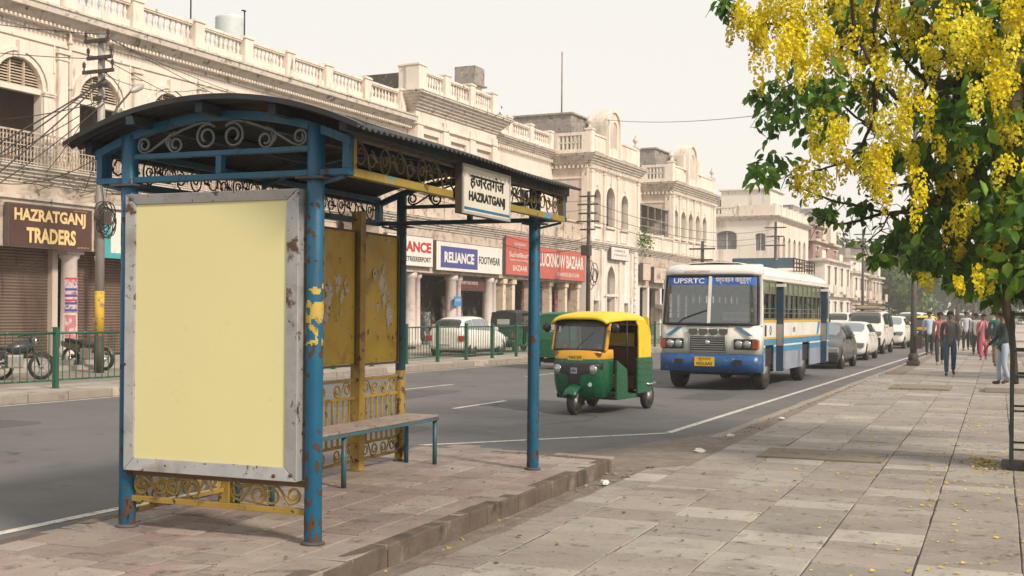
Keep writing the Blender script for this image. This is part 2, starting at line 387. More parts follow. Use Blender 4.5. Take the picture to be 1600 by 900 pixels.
# ------------------------------------------------------------------ bus shelter
rust = (.10, .045, .02)
m_blue = mat('blue_paint', (.003, .088, .168), .42, var=.16, vs=3, streak=True, bump=.12, bs=60, layers=(((.012, .06, .10), .58, 5, .15), ((.30, .22, .05), .80, 2.3, .01), ((.02, .014, .012), .70, 16, .02)))
m_bluedk = mat('dark_blue_paint', (.012, .07, .115), .5, var=.2, vs=3, bump=.15, bs=60, layers=((rust, .66, 9, .04),))
m_yel = mat('ochre_paint', (.30, .19, .028), .55, var=.25, vs=4, bump=.2, bs=50, layers=(((.14, .075, .025), .58, 5, .1), ((.05, .028, .018), .65, 14, .03)))
m_yelfas = mat('ochre_and_blue_paint', (.27, .19, .035), .5, var=.2, vs=4, bump=.15, bs=50, layers=(((.06, .24, .34), .58, 1.6, .05), ((.10, .05, .02), .63, 9, .04)))
m_sil = mat('aluminium_frame', (.38, .375, .37), .42, .35, var=.14, vs=5, bump=.15, bs=40, layers=(((.24, .215, .20), .56, 4, .2), ((.10, .055, .032), .675, 6, .05), ((.05, .03, .018), .70, 24, .03)))
m_poster = mat('blank_poster', (.66, .605, .30), .38, var=.03, vs=1.2)
m_wrot = mat('wrought_iron', (.035, .028, .024), .6, var=.3, vs=6, layers=((rust, .6, 8, .1),))
m_wroty = mat('wrought_iron_dull_yellow', (.12, .09, .04), .6, var=.3, vs=6, layers=(((.06, .04, .025), .55, 8, .1),))
m_wrotg = mat('wrought_iron_grey', (.16, .17, .17), .55, var=.3, vs=6, layers=((rust, .64, 8, .1),))
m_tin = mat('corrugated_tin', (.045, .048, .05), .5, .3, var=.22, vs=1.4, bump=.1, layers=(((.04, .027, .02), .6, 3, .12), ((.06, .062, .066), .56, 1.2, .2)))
m_wood = mat('bench_slat', (.26, .20, .17), .55, var=.25, vs=5, layers=(((.10, .07, .055), .58, 10, .1),))
m_cap = mat('weld_plate', (.07, .06, .055), .7, var=.3, vs=8)
SH = thing('bus_shelter', 'blue and ochre bus shelter with curved tin roof on raised platform', 'bus shelter', (-4.75, 8.46, .12))
OX, OY, OZ = -4.75, 8.46, .12
def sh(b): b.T = Matrix.Translation(Vector((-OX, -OY, -OZ))); return b
ZT = 2.78
for (x, y, kind) in ((-5.48, 6.47, 'f'), (-4.01, 6.47, 'f'), (-4.06, 10.43, 'f'), (-5.49, 10.46, 'h'), (-5.5, 7.63, 'y'), (-5.5, 8.63, 'y'), (-5.5, 9.63, 'y')):
    b = sh(MB()); r = .056 if kind == 'f' else .05
    b.m = 0
    if kind == 'h': b.cyl((x, y, .12), (x, y, 1.02), r, n=20); b.m = 1; b.cyl((x, y, 1.02), (x, y, ZT), r, n=20); ms = [m_yel, m_bluedk]
    elif kind == 'y': b.box(x - .05, x + .05, y - .05, y + .05, .12, 2.52); ms = [m_yel]
    else: b.cyl((x, y, .12), (x, y, ZT), r, n=24); ms = [m_blue]
    o = b.build('post', ms, SH, bevel=.004)
    if kind != 'y':
        Rc = random.Random(int(x * 100 + y * 10)); mch = [mat('chip_yellow', (.42, .30, .05), .6, var=.2, layers=(((.16, .10, .04), .56, 14, .1),)), mat('chip_rust', (.06, .03, .018), .8, var=.3)]
        for (zc, hh, dens, mi) in ((1.58, .20, .55, 0), (1.30, .12, .22, 1), (.55, .30, .12, 1), (.22, .10, .45, 1), (2.2, .35, .06, 1)):
            if mi == 0 and not (x > -4.05 and y < 7): continue
            b = sh(MB()); A = [a_ * 2 * pi / 40 for a_ in range(41)]; st_ = .012; rr = r + .0012
            for iz in range(int(2 * hh / st_)):
                z = zc - hh + iz * st_; edge = 1 - abs(z - zc) / hh
                for k in range(40):
                    v = mnoise.noise(Vector((rr * cos(A[k]) * 26 + x * 7, rr * sin(A[k]) * 26 + y * 5, z * 17))) * .85 + .5 + Rc.uniform(-.06, .06)
                    if v + .25 * edge > 1.02 - dens * .75: b.add([(x + rr * cos(A[k]), y + rr * sin(A[k]), z), (x + rr * cos(A[k + 1]), y + rr * sin(A[k + 1]), z), (x + rr * cos(A[k + 1]), y + rr * sin(A[k + 1]), z + st_), (x + rr * cos(A[k]), y + rr * sin(A[k]), z + st_)], [(0, 1, 2, 3)])
            if b.v: b.build('worn_paint', mch[mi], o)
    b = sh(MB()); b.m = 0
    if kind != 'y':
        b.box(x - .10, x + .10, y - .085, y + .085, 2.433, 2.447); b.build('cap_plate', m_cap, o)
        b = sh(MB()); b.lathe([(r + .002, .121), (r + .022, .124), (r + .016, .134), (r + .001, .142)], 20, (x, y, 0)); b.build('base_collar', m_cap, o)
def arc(x, y, top=2.905, c=-4.745, k=.205): return (x, y, top - k * (x - c) ** 2 - .012 * abs(x - c) ** 3)
def roofz(x): d = abs(x + 4.72); return 2.950 - .150 * d ** 2 - .014 * d ** 3
# curved rafters
for y in (6.47, 8.46, 10.44):
    b = sh(MB()); xs = [-5.76 + i * 2.01 / 24 for i in range(25)]; V = []
    for x in xs:
        p = arc(x, y); w = .028
        V += [(x, y - w, p[2] - .055), (x, y + w, p[2] - .055), (x, y + w, p[2]), (x, y - w, p[2])]
    F = [(0, 1, 2, 3), tuple(reversed(range(96, 100)))]
    for i in range(24):
        for k in range(4): F.append((i * 4 + k, i * 4 + 4 + k, i * 4 + 4 + (k + 1) % 4, i * 4 + (k + 1) % 4))
    b.add(V, F); b.build('curved_rafter', m_blue if y < 7 else m_bluedk, SH, fixn=True)
m_pur = mat('purlin_steel', (.02, .035, .045), .6, var=.3, vs=4, layers=((rust, .64, 8, .05),))
# purlins along the roof
for x in (-5.80, -5.30, -4.745, -4.19, -3.74):
    z = roofz(x) - .052; b = sh(MB()); e = -.035 if x > -3.8 else 0
    b.bar((x + .06 * (x > -3.8), 6.42 if x < -5.7 else 6.24, z), (x + e, 10.52, z), .055, .062 if x > -5.7 and x < -3.8 else .085)
    b.build('purlin', m_pur, SH, bevel=.003)
# roof sheet, corrugations running across, shown as scallops at the eaves
b = sh(MB()); ny = 330; nx = 26; rows = []
for j in range(ny + 1):
    v = j / ny; row = []
    for i in range(nx + 1):
        u = i / nx; x = -5.90 + u * 2.42; x += (-.16 * v) * u ** 2
        y0 = 6.30 - .22 * u; y1 = 10.50 + .06 * u; y = y0 + (y1 - y0) * v
        z = roofz(x) + (.011 * sin(2 * pi * y / .078))
        if i in (0, nx): z -= .0
        z += .012 * sin(y * 1.7 + 1) * (2 * u - 1) ** 2
        row.append((x, y, z))
    rows.append(row)
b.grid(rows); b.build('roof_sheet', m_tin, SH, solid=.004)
# flashing strip along the front arc
b = sh(MB()); V = []; n = 30; F = []
for i in range(n + 1):
    u = i / n; x = -5.90 + u * 2.42; y = 6.295 - .22 * u; z = roofz(x) + .012
    V += [(x, y - .006, z - .03), (x, y - .012, z + .003), (x, y + .10, z + .004), (x, y + .10, z - .001)]
for i in range(n):
    for k in range(3): F.append((i * 4 + k, i * 4 + 4 + k, i * 4 + 5 + k, i * 4 + 1 + k))
b.add(V, F); b.build('edge_flashing', m_tin, SH)
# end frames (front and far): beams, struts, scrolls
for y, mb_, ms_ in ((6.47, m_blue, m_wrotg), (10.44, m_bluedk, m_wrot)):
    b = sh(MB()); b.box(-5.745, -3.752, y - .03, y + .03, 2.455, 2.495); b.build('end_beam', mb_, SH, bevel=.003)
    b = sh(MB()); b.box(-5.43, -4.055, y - .022, y + .022, 2.615, 2.65); b.build('tie_beam', mb_, SH, bevel=.003)
    for x in (-5.723, -4.738, -3.782):
        b = sh(MB()); b.box(x - .022, x + .022, y - .026, y + .026, 2.496, 2.614 if x == -4.738 else 2.70); b.build('strut', mb_, SH, bevel=.002)
    c = -4.745
    for sx in (-1, 1):
        b = sh(MB())
        def tb(P, r=.009): b.tube([(c + sx * px, y, pz) for px, pz in P], r, 6)
        tb(spiral(.105, 2.745, .088, pi * .75, -1.9 * .9 if False else -1.55, 26, .62)[::-1] + [])
        tb([(.043, 2.807), (.08, 2.832), (.13, 2.842), (.19, 2.832), (.30, 2.80), (.385, 2.765)])
        tb(spiral(.355, 2.705, .062, pi * .25, -1.45, 20, .62))
        tb(spiral(.385, 2.725, .05, pi * .55, -1.1, 16, .3)[:8])
        tb([(.36, 2.79), (.46, 2.73), (.56, 2.672), (.60, 2.658)])
        tb(spiral(.615, 2.712, .056, -pi * .62, 1.45, 20, .6))
        b.build('scroll', ms_, SH)
# side fascias with running scrolls
def fascia(x, mat_rail, mat_scr, mat_top):
    b = sh(MB()); b.box(x - .028, x + .028, 6.502 if x > -4 else 6.502, 10.41, 2.448, 2.502); b.build('fascia_rail', mat_rail, SH, bevel=.003)
    b = sh(MB()); b.box(x - .024, x + .024, 6.502, 10.41, 2.685, 2.725); b.build('fascia_rail', mat_top, SH, bevel=.003)
    b = sh(MB()); b.box(x - .026, x + .026, 6.503, 6.54, 2.503, 2.684); b.build('fascia_stile', mat_rail, SH)
    b = sh(MB()); b.box(x - .026, x + .026, 10.37, 10.409, 2.503, 2.684); b.build('fascia_stile', mat_top, SH)
    n = 14; L_ = (10.36 - 6.55) / n
    for i in range(n):
        b = sh(MB()); y0 = 6.55 + i * L_; yc = y0 + L_ / 2
        def tb(P, r=.0065): b.tube([(x, py, pz) for py, pz in P], r, 5)
        if i % 2 == 0:
            tb(spiral(yc - .055, 2.60, .078, pi * .5, 1.25, 20, .55)); tb(spiral(yc + .085, 2.585, .058, pi * .5, -1.2, 16, .5)); tb([(yc - .055, 2.678), (yc + .0, 2.645), (yc + .04, 2.60), (yc + .055, 2.53), (yc + .085, 2.505)])
        else:
            tb([(yc + .065 * cos(a * pi / 8), 2.592 + .085 * sin(a * pi / 8)) for a in range(17)]); tb(spiral(yc, 2.59, .042, 0, 1.2, 14, .6)); tb(spiral(yc + .10, 2.63, .036, pi, 1.0, 10, .5))
        b.tube([(x, y0 - .03, 2.60 + .02 * sin(i)), (x, y0 + .03, 2.575)], .012, 5)
        b.build('lattice_scroll', mat_scr, SH)
fascia(-3.78, m_yelfas, m_wroty, mat('brown_steel', (.12, .095, .07), .6, var=.25, layers=((rust, .6, 6, .1),)))
fascia(-5.72, m_bluedk, m_wrot, m_bluedk)
# brackets carrying the fascia
for y in (6.47, 10.44):
    for x0, x1 in ((-4.01, -3.8), (-5.48, -5.70)):
        b = sh(MB()); b.bar((x0, y, 2.40), (x1, y, 2.445), .02, .02); b.build('bracket', m_bluedk, SH)
# back wall: notice panels, railings
m_pan = mat('ochre_notice_board', (.46, .29, .018), .5, var=.3, vs=1.6, bump=.2, bs=30, layers=(((.24, .14, .022), .62, 2.2, .15), ((.06, .04, .02), .70, 7, .03), ((.025, .02, .018), .74, 18, .015)))
m_tear = mat('torn_paper', (.50, .44, .36), .85, var=.2, vs=9, layers=(((.10, .07, .05), .60, 22, .05),))
m_ren = mat('board_edge', (.10, .075, .04), .6, var=.2)
bays = [(6.53, 7.57), (7.69, 8.57), (8.69, 9.57), (9.69, 10.40)]
R = random.Random(31)
for bi, (ya, yb) in enumerate(bays):
    b = sh(MB()); b.box(-5.515, -5.495, ya, yb, 1.115, 2.335); p = b.build('notice_panel', m_pan, SH)
    b = sh(MB())
    for z in (1.10, 2.335): b.box(-5.52, -5.475, ya, yb, z - .008, z + .010)
    for y in (ya, yb - .018): b.box(-5.519, -5.476, y, y + .018, 1.11, 2.327)
    b.build('panel_rim', m_ren, p)
    # torn remains of bills
    yc = (ya + yb) / 2
    for k in range(11 if bi > 1 else 6):
        cy = R.uniform(ya + .15, yb - .12) if k > 5 else yc + R.uniform(-.10, .2); cz = R.uniform(1.45, 2.05) if k > 3 else 1.85 - k * .1; s = R.uniform(.02, .062)
        if k < 4 and bi > 1: s *= 1.5
        b = sh(MB()); N = 13; b.add([(-5.4935 + k * .0007, cy + s * R.uniform(.35, 1.1) * cos(2 * pi * i / N), cz + s * R.uniform(.5, 1.7) * sin(2 * pi * i / N)) for i in range(N)], [tuple(range(N))]); b.build('torn_bill', m_tear, p)
    for z in (.22, .37, .80, .965):
        b = sh(MB()); b.box(-5.515, -5.485, ya, yb, z - .014, z + .014); b.build('rail', m_yel, SH, bevel=.003)
    n = max(5, int((yb - ya) / .095)); st = (yb - ya) / n
    b = sh(MB())
    for i in range(1, n): b.box(-5.508, -5.492, ya + i * st - .009, ya + i * st + .009, .384, .786)
    b.build('baluster_row', m_yel, SH)
    for zc in (.883, .295):
        h = .058; nn = max(2, round((yb - ya) / .36)); w = (yb - ya) / nn
        for i in range(nn):
            b = sh(MB()); c = ya + (i + .5) * w; f = 1 if i % 2 == 0 else -1
            def tb(P): b.tube([(-5.5, c + f * py, zc + pz) for py, pz in P], .0085, 5)
            A = [(px, pz) for px, pz in spiral(-.085, .005, .06, pi * .5, 1.3, 16, .6)]
            B = [(px, pz) for px, pz in spiral(.085, -.005, .06, -pi * .5, 1.3, 16, .6)]
            tb(A[::-1] + [(-.03, .055), (.03, -.055)] + B); b.build('scroll', m_yel, SH)
# rail and scrolls below the advertising panel
b = sh(MB()); b.box(-5.43, -4.06, 6.452, 6.488, .30, .338); b.build('rail', m_yel, SH, bevel=.003)
b = sh(MB()); b.box(-5.43, -4.06, 6.455, 6.485, .478, .512); b.build('rail', mat('rusty_brown_paint', (.13, .07, .03), .65, var=.3, layers=((rust, .55, 6, .1),)), SH)
for cx_, f in ((-5.28, 1), (-5.02, -1), (-4.50, -1), (-4.24, 1)):
    b = sh(MB())
    def tb(P): b.tube([(cx_ + f * px, 6.47, .408 + pz) for px, pz in P], .0085, 6)
    A = spiral(-.075, -.0, .068, pi * .5, 1.35, 20, .62); B = spiral(.085, .012, .052, -pi * .5, 1.3, 16, .6)
    tb(A[::-1] + [(-.03, .058), (.02, .0), (.055, -.05)] + B); b.build('scroll', m_wroty if False else m_yel, SH)
# advertising panel
b = sh(MB()); X0, X1, Z0, Z1, YF, YB = -5.435, -4.075, .52, 2.37, 6.372, 6.50
bl, br, bt, bb = .072, .098, .068, .085
def fr(P): b.add(P[:4] + P[4:], [(0, 1, 2, 3), (7, 6, 5, 4), (0, 4, 5, 1), (1, 5, 6, 2), (2, 6, 7, 3), (3, 7, 4, 0)])
yi = YF + .016
def quadprism(p):
    b.add([(x, YF if k in o_ else yi, z) for k, (x, z) in enumerate(p)] + [(x, YB - .02, z) for x, z in p], [(0, 1, 2, 3), (4, 7, 6, 5), (0, 4, 5, 1), (1, 5, 6, 2), (2, 6, 7, 3), (3, 7, 4, 0)])
g = .0015
for o_, p in (((0, 1), [(X0, Z0), (X1 - g, Z0), (X1 - br - g, Z0 + bb), (X0 + bl + g, Z0 + bb)]), ((0, 1), [(X1, Z0 + g), (X1, Z1 - g), (X1 - br, Z1 - bt - g), (X1 - br, Z0 + bb + g)]),
              ((0, 1), [(X1 - g, Z1), (X0 + g, Z1), (X0 + bl + g, Z1 - bt), (X1 - br - g, Z1 - bt)]), ((0, 1), [(X0, Z1 - g), (X0, Z0 + g), (X0 + bl, Z0 + bb + g), (X0 + bl, Z1 - bt - g)])):
    quadprism(p)
AP = b.build('poster_frame', m_sil, SH, bevel=.004, fixn=False)
b = sh(MB()); b.box(X0 + bl - .004, X1 - br + .004, YF + .026, YF + .04, Z0 + bb - .004, Z1 - bt + .004); b.build('poster', m_poster, AP)
b = sh(MB()); b.box(X0 + .006, X1 - .006, YF + .06, YB + .03, Z0 + .006, Z1 - .006); b.build('panel_case', mat('case_side', (.22, .15, .03), .55, var=.3, layers=(((.06, .035, .02), .56, 6, .1),)), AP)
for (x, z) in ((X1 - .17, Z0 + .03), (X1 - .045, Z0 + .04), (X0 + .04, Z1 - .03)): b = sh(MB()); b.lathe([(.013, 0), (.012, .006), (.006, .009)], 10, (x, YF + .004, z), (0, -1, 0)); b.build('rivet', mat('rust_spot', (.09, .04, .02), .8, var=.2), AP)
for z in (.82, 1.9): b = sh(MB()); b.box(-4.09, -4.05, 6.44, 6.50, z, z + .05); b.build('hinge', m_cap, AP)
# bench
BN = 'bench'
b = sh(MB())
for i in range(6):
    x = -5.40 + i * .064; b.box(x, x + .045, 7.56, 10.40, .578, .60)
b.build('seat_slat_deck', m_wood, SH, bevel=.003)
b = sh(MB()); b.box(-5.415, -5.035, 7.54, 7.575, .545, .576); b.box(-5.415, -5.035, 10.375, 10.415, .545, .576); b.box(-5.05, -5.02, 7.575, 10.375, .548, .574); b.box(-5.415, -5.385, 7.575, 10.375, .548, .574)
b.build('seat_frame', mat('bench_paint', (.03, .10, .13), .45, var=.2, layers=((rust, .64, 9, .05),)), SH, bevel=.003)
for y in (7.58, 8.64, 10.37):
    for x in (-5.06, -5.37):
        b = sh(MB()); b.cyl((x, y, .12), (x, y, .545), .022, n=12); b.build('bench_leg', m_bluedk if x < -5.2 else MATS['bench_paint'], SH)
# name board of the stop, hung on the fascia
SG = thing('stop_sign', 'cream station name board lettered HAZRATGANJ hung on the shelter fascia', 'sign', (-3.72, 8.40, 2.52))
m_cream = mat('cream_enamel', (.60, .56, .47), .35, var=.06, vs=4, layers=(((.40, .34, .26), .66, 5, .1),))
m_black = mat('black_lettering', (.012, .012, .012), .5)
m_sgbl = mat('blue_enamel', (.015, .13, .25), .4, var=.15)
Ts = Matrix.Translation(Vector((3.72, -8.40, -2.52)))
y0, y1, z0, z1, xf = 7.955, 8.875, 2.335, 2.705, -3.672
b = MB(); b.T = Ts; b.box(-3.735, xf - .006, y0 + .0, y1, z0, z1); b.build('backing_box', mat('brown_box', (.075, .055, .038), .6, var=.2), SG, bevel=.003)
b = MB(); b.T = Ts; b.box(xf - .005, xf, y0 + .02, y1 - .02, z0 + .02, z1 - .02); b.build('face', m_cream, SG)
b = MB(); b.T = Ts
for (a, c, d, e) in ((y0, y1, z1 - .019, z1), (y0, y1, z0, z0 + .019), (y0, y0 + .019, z0 + .02, z1 - .02), (y1 - .019, y1, z0 + .02, z1 - .02)): b.box(xf - .005, xf + .006, a, c, d, e)
b.build('rim', mat('rim_metal', (.42, .43, .42), .4, .3, var=.15), SG)
b = MB(); b.T = Ts; b.box(xf + .001, xf + .004, y0 + .021, y1 - .021, z0 + .034, z0 + .052); b.build('blue_band', m_sgbl, SG)
def T_(x, y, z): return Ts @ Vector((x, y, z))
text('HAZRATGANJ', .70, .092, T_(xf + .001, y0 + .11, z0 + .085), (0, 1, 0), (0, 0, 1), m_black, SG, bold=.045, ext=.003)
text('\u0939\u091c\u0930\u0924\u0917\u0902\u091c', .66, .13, T_(xf + .001, y0 + .13, z0 + .195), (0, 1, 0), (0, 0, 1), m_black, SG, bold=.022, ext=.003)
# ------------------------------------------------------------------ buildings
grime = (.17, .125, .095)
m_plas = mat('cream_plaster', (.67, .585, .50), .85, var=.08, vs=.5, streak=True, bump=.15, bs=12, layers=(((.50, .42, .35), .54, .7, .2), ((.36, .30, .25), .62, 2.0, .14), ((.36, .31, .26), .64, 8, .12), (grime, .73, 5, .06)))
m_trim = mat('cream_trim', (.68, .60, .515), .8, var=.1, vs=1.2, streak=True, layers=(((.42, .35, .28), .57, 2.2, .2), ((.20, .165, .14), .66, 4, .08)))
m_corn = mat('weathered_cornice', (.56, .50, .43), .85, var=.14, vs=1.5, layers=(((.30, .25, .205), .53, 1.5, .2), ((.12, .10, .085), .62, 4, .08)))
m_pink = mat('pinkish_plaster', (.56, .47, .40), .85, var=.12, vs=.7, streak=True, bump=.15, bs=12, layers=(((.42, .32, .27), .56, .9, .15), (grime, .66, 3, .1)))
m_worn = mat('worn_plaster', (.50, .41, .33), .9, var=.18, vs=1.2, bump=.3, bs=14, layers=(((.26, .20, .16), .54, 1.6, .12), ((.13, .10, .08), .62, 4, .08)))
m_white = mat('white_wash', (.68, .63, .56), .85, var=.1, vs=.8, streak=True, layers=(((.42, .35, .30), .57, 1.2, .15), (grime, .68, 4, .08)))
m_grey = mat('weathered_grey', (.26, .235, .21), .9, var=.2, vs=2, layers=(((.12, .10, .09), .55, 3, .1), ((.42, .37, .31), .64, 5, .06)))
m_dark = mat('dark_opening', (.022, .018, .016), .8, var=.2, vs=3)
m_shut = mat('rolling_shutter', (.19, .135, .105), .55, .3, var=.15, vs=1.4, streak=True, layers=(((.10, .06, .045), .58, 3, .15),))
m_louv = mat('wooden_louvre', (.50, .40, .30), .75, var=.15, vs=4, layers=(((.25, .18, .13), .6, 6, .1),))
m_brick = mat('bare_brick', (.28, .18, .15), .9, var=.2, vs=3, layers=(((.34, .20, .16), .55, 5, .1),))
m_winglass = mat('window_glass', (.05, .06, .06), .15, var=.2, vs=2)
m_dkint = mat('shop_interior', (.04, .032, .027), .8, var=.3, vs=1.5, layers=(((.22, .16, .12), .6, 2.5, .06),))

def archpts(yc, w, zs, kind, n=12):
    r = w / 2
    if kind == 'f': return [(yc - r, zs), (yc + r, zs)]
    if kind == 'p':
        R_ = r * 1.45; c = R_ - r; am = math.acos(c / R_)
        L = [(yc + c - R_ * cos(am * i / (n // 2)), zs + R_ * sin(am * i / (n // 2))) for i in range(n // 2 + 1)]
        return L + [(2 * yc - y, z) for y, z in reversed(L[:-1])]
    k = {'r': 1.0, 's': .45}[kind]
    return [(yc - r * cos(pi * i / n), zs + k * r * sin(pi * i / n)) for i in range(n + 1)]
def wall(b, y0, y1, z0, z1, ops, x=0., d=.3):
    def q(ya, yb, za, zb):
        if yb - ya > 1e-4 and zb - za > 1e-4: b.add([(x, ya, za), (x, yb, za), (x, yb, zb), (x, ya, zb)], [(0, 1, 2, 3)])
    cur = y0
    for (yc, w, zb, zs, kind) in sorted(ops):
        a, c = yc - w / 2, yc + w / 2; q(cur, a, z0, z1); q(a, c, z0, zb)
        P = archpts(yc, w, zs, kind)
        for (p, r) in zip(P[:-1], P[1:]): b.add([(x, p[0], p[1]), (x, r[0], r[1]), (x, r[0], z1), (x, p[0], z1)], [(0, 1, 2, 3)])
        loop = [(a, zb)] + P + [(c, zb)]
        for i in range(len(loop)):
            p, r = loop[i], loop[(i + 1) % len(loop)]
            if (p[0] - r[0]) ** 2 + (p[1] - r[1]) ** 2 > 1e-8: b.add([(x, *p), (x - d, *p), (x - d, *r), (x, *r)], [(0, 1, 2, 3)])
        cur = c
    q(cur, y1, z0, z1)
def archring(b, yc, w, zs, kind, wd, pr, x=0., zb=None):
    I = archpts(yc, w, zs, kind); O = archpts(yc, w + 2 * wd, zs, kind)
    if zb is not None: I = [(I[0][0], zb)] + I + [(I[-1][0], zb)]; O = [(O[0][0], zb)] + O + [(O[-1][0], zb)]
    for i in range(len(I) - 1):
        a, c, e, g = I[i], I[i + 1], O[i + 1], O[i]
        b.add([(x + pr, *a), (x + pr, *c), (x + pr, *e), (x + pr, *g), (x, *g), (x, *e), (x, *a), (x, *c)], [(0, 1, 2, 3), (3, 2, 5, 4), (1, 0, 6, 7)])
    for a, g in ((I[0], O[0]), (I[-1], O[-1])): b.add([(x, *a), (x + pr, *a), (x + pr, *g), (x, *g)], [(0, 1, 2, 3)])
def louvres(b, yc, w, zs, kind='r', x=-.12, step=.085, zb=None):
    P = archpts(yc, w, zs, kind, 24); zt = max(p[1] for p in P); z = (zb if zb is not None else zs) + .04
    while z < zt - .03:
        if z <= zs: h = w / 2
        else:
            h = 0
            for p, r in zip(P[:-1], P[1:]):
                if p[0] <= yc and min(p[1], r[1]) <= z <= max(p[1], r[1]) and abs(p[1] - r[1]) > 1e-9: h = abs(yc - (p[0] + (r[0] - p[0]) * (z - p[1]) / (r[1] - p[1])))
        if h > .05: b.hexa([(x - .04, yc - h, z + .02), (x + .03, yc - h, z - .025), (x + .03, yc + h, z - .025), (x - .04, yc + h, z + .02), (x - .04, yc - h, z + .035), (x + .03, yc - h, z - .01), (x + .03, yc + h, z - .01), (x - .04, yc + h, z + .035)])
        z += step
def fill(b, yc, w, zb, zs, kind, x):
    P = [(yc - w / 2, zb)] + archpts(yc, w, zs, kind) + [(yc + w / 2, zb)]
    b.add([(x, *p) for p in P], [tuple(range(len(P)))[::-1]])
def cornprof(z0, z1, out, steps=5):
    h = z1 - z0; P = [(0, z0)]
    for i in range(steps):
        t = (i + 1) / steps; o = out * (t ** 1.2); P += [(o, z0 + h * (t - 1 / steps) + .001), (o, z0 + h * (t - .35 / steps))]
    P += [(out + .03, z1 - h * .06), (out + .03, z1), (0, z1 + .03)]; return P
BAL = [(.035, 0), (.05, .03), (.05, .06), (.028, .10), (.05, .22), (.058, .30), (.03, .44), (.026, .52), (.045, .56), (.045, .60)]
def balustrade(parent, p0, p1, z0, h, n, m=None, pier=.0, solid_base=.28):
    """one bay of turned balusters between two plan points, with plinth and handrail"""
    a = Vector((*p0, 0)); c = Vector((*p1, 0)); L_ = (c - a).length; d = (c - a) / L_
    b = MB(); b.T = Matrix.Translation(a) @ Matrix(((d.x, d.y, 0, 0), (d.y, -d.x, 0, 0), (0, 0, 1, 0), (0, 0, 0, 1)))
    hb = h * solid_base
    b.box(0, L_, -.11, .11, z0, z0 + hb); b.box(0, L_, -.13, .13, z0 + h - .11, z0 + h - .02); b.box(.0, L_, -.10, .10, z0 + h - .16, z0 + h - .112)
    sc = (h - hb - .16) / .6
    for i in range(n):
        x = (i + .5) * L_ / n; b.lathe([(r * 1.25, z * sc) for r, z in BAL], 7, (x, 0, z0 + hb))
    b.build('balustrade', m or m_trim, parent)
def pier(parent, x, y, z0, z1, w=.42, m=None):
    b = MB(); b.box(x - w / 2, x + w / 2, y - w / 2, y + w / 2, z0, z1 - .1); b.box(x - w / 2 - .04, x + w / 2 + .04, y - w / 2 - .04, y + w / 2 + .04, z1 - .1, z1 - .03); b.box(x - w / 2 - .01, x + w / 2 + .01, y - w / 2 - .01, y + w / 2 + .01, z1 - .03, z1)
    b.build('parapet_pier', m or m_trim, parent, bevel=.01)
def pilaster(b, y, z0, z1, w=.36, pr=.09, x=0.):
    b.box(x, x + pr, y - w / 2, y + w / 2, z0, z1); b.box(x, x + pr + .04, y - w / 2 - .04, y + w / 2 + .04, z0, z0 + .18)
    b.box(x, x + pr + .03, y - w / 2 - .03, y + w / 2 + .03, z1 - .30, z1 - .25); b.box(x, x + pr + .05, y - w / 2 - .05, y + w / 2 + .05, z1 - .12, z1)
def bld(name, label, s0, T_, cat='building'): return thing(name, label, cat, WP(s0, T_, 0), -FA)
def RET(u0): return Matrix.Rotation(-pi / 2, 4, 'Z')       # facade turned to face down the street
# open iron railing of the balcony
m_iron_w = mat('painted_balcony_iron', (.46, .38, .30), .6, var=.2, vs=6, layers=(((.2, .14, .1), .56, 7, .1),))
def balcony_rail(parent, x, y0, y1, z0, h, m=None):
    b = MB(); b.box(x - .02, x + .02, y0, y1, z0 + h - .05, z0 + h); b.box(x - .015, x + .015, y0, y1, z0 + .05, z0 + .08); b.box(x - .015, x + .015, y0, y1, z0 + h * .55, z0 + h * .58)
    n = int((y1 - y0) / .115)
    for i in range(n + 1):
        y = y0 + i * (y1 - y0) / n; b.box(x - .010, x + .010, y - .011, y + .011, z0, z0 + h - .05)
        if i < n:
            yc = y + (y1 - y0) / n / 2
            b.tube([(x, yc + .043 * cos(a * pi / 4), z0 + h * .76 + .075 * sin(a * pi / 4)) for a in range(8)], .010, 3, closed=True)
            b.tube([(x, yc + .04 * cos(a * pi / 4), z0 + h * .32 + .12 * sin(a * pi / 4)) for a in range(8)], .009, 3, closed=True)
    b.build('balcony_railing', m or m_iron_w, parent)

# ---- 1: long arcaded house on the left
s0 = 11.0; B = bld('arcaded_building', 'long cream two storey building with round louvred arches and balustraded roof at the left', s0, -26)
LN = 43.8 - s0
arcs = [23.2 + 2.95 * i - s0 for i in range(-4, 7)]
ops = [(y, 1.62, 5.52, 7.62, 'r') for y in arcs if 0 < y - .8 and y + .9 < LN]
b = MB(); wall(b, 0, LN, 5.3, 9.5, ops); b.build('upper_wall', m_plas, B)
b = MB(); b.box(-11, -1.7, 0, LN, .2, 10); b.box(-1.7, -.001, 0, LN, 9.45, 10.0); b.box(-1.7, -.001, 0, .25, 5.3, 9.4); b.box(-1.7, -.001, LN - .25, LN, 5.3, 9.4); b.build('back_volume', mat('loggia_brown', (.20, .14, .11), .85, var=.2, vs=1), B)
b = MB(); b.sweep(cornprof(5.04, 5.5, .34), [(0, 0), (0, LN)]); b.box(-1.7, 0, 0, LN, 5.06, 5.5); b.build('balcony_slab', m_corn, B)
b = MB(); b.sweep([(0, 9.3), (.05, 9.3), (.05, 9.40), (.12, 9.42), (.14, 9.50), (.24, 9.56), (.36, 9.66), (.38, 9.72), (.52, 9.74), (.54, 9.90), (.58, 9.91), (.58, 9.97), (0, 10.03)], [(0, 0), (0, LN)]); b.build('cornice', m_corn, B)
b = MB(); b.sweep([(0, 8.98), (.05, 8.98), (.05, 9.06), (0, 9.06)], [(0, 0), (0, LN)])
y = .1
while y < LN: b.box(.1, .30, y, y + .07, 9.44, 9.52); y += .15
b.build('dentil_course', m_trim, B)
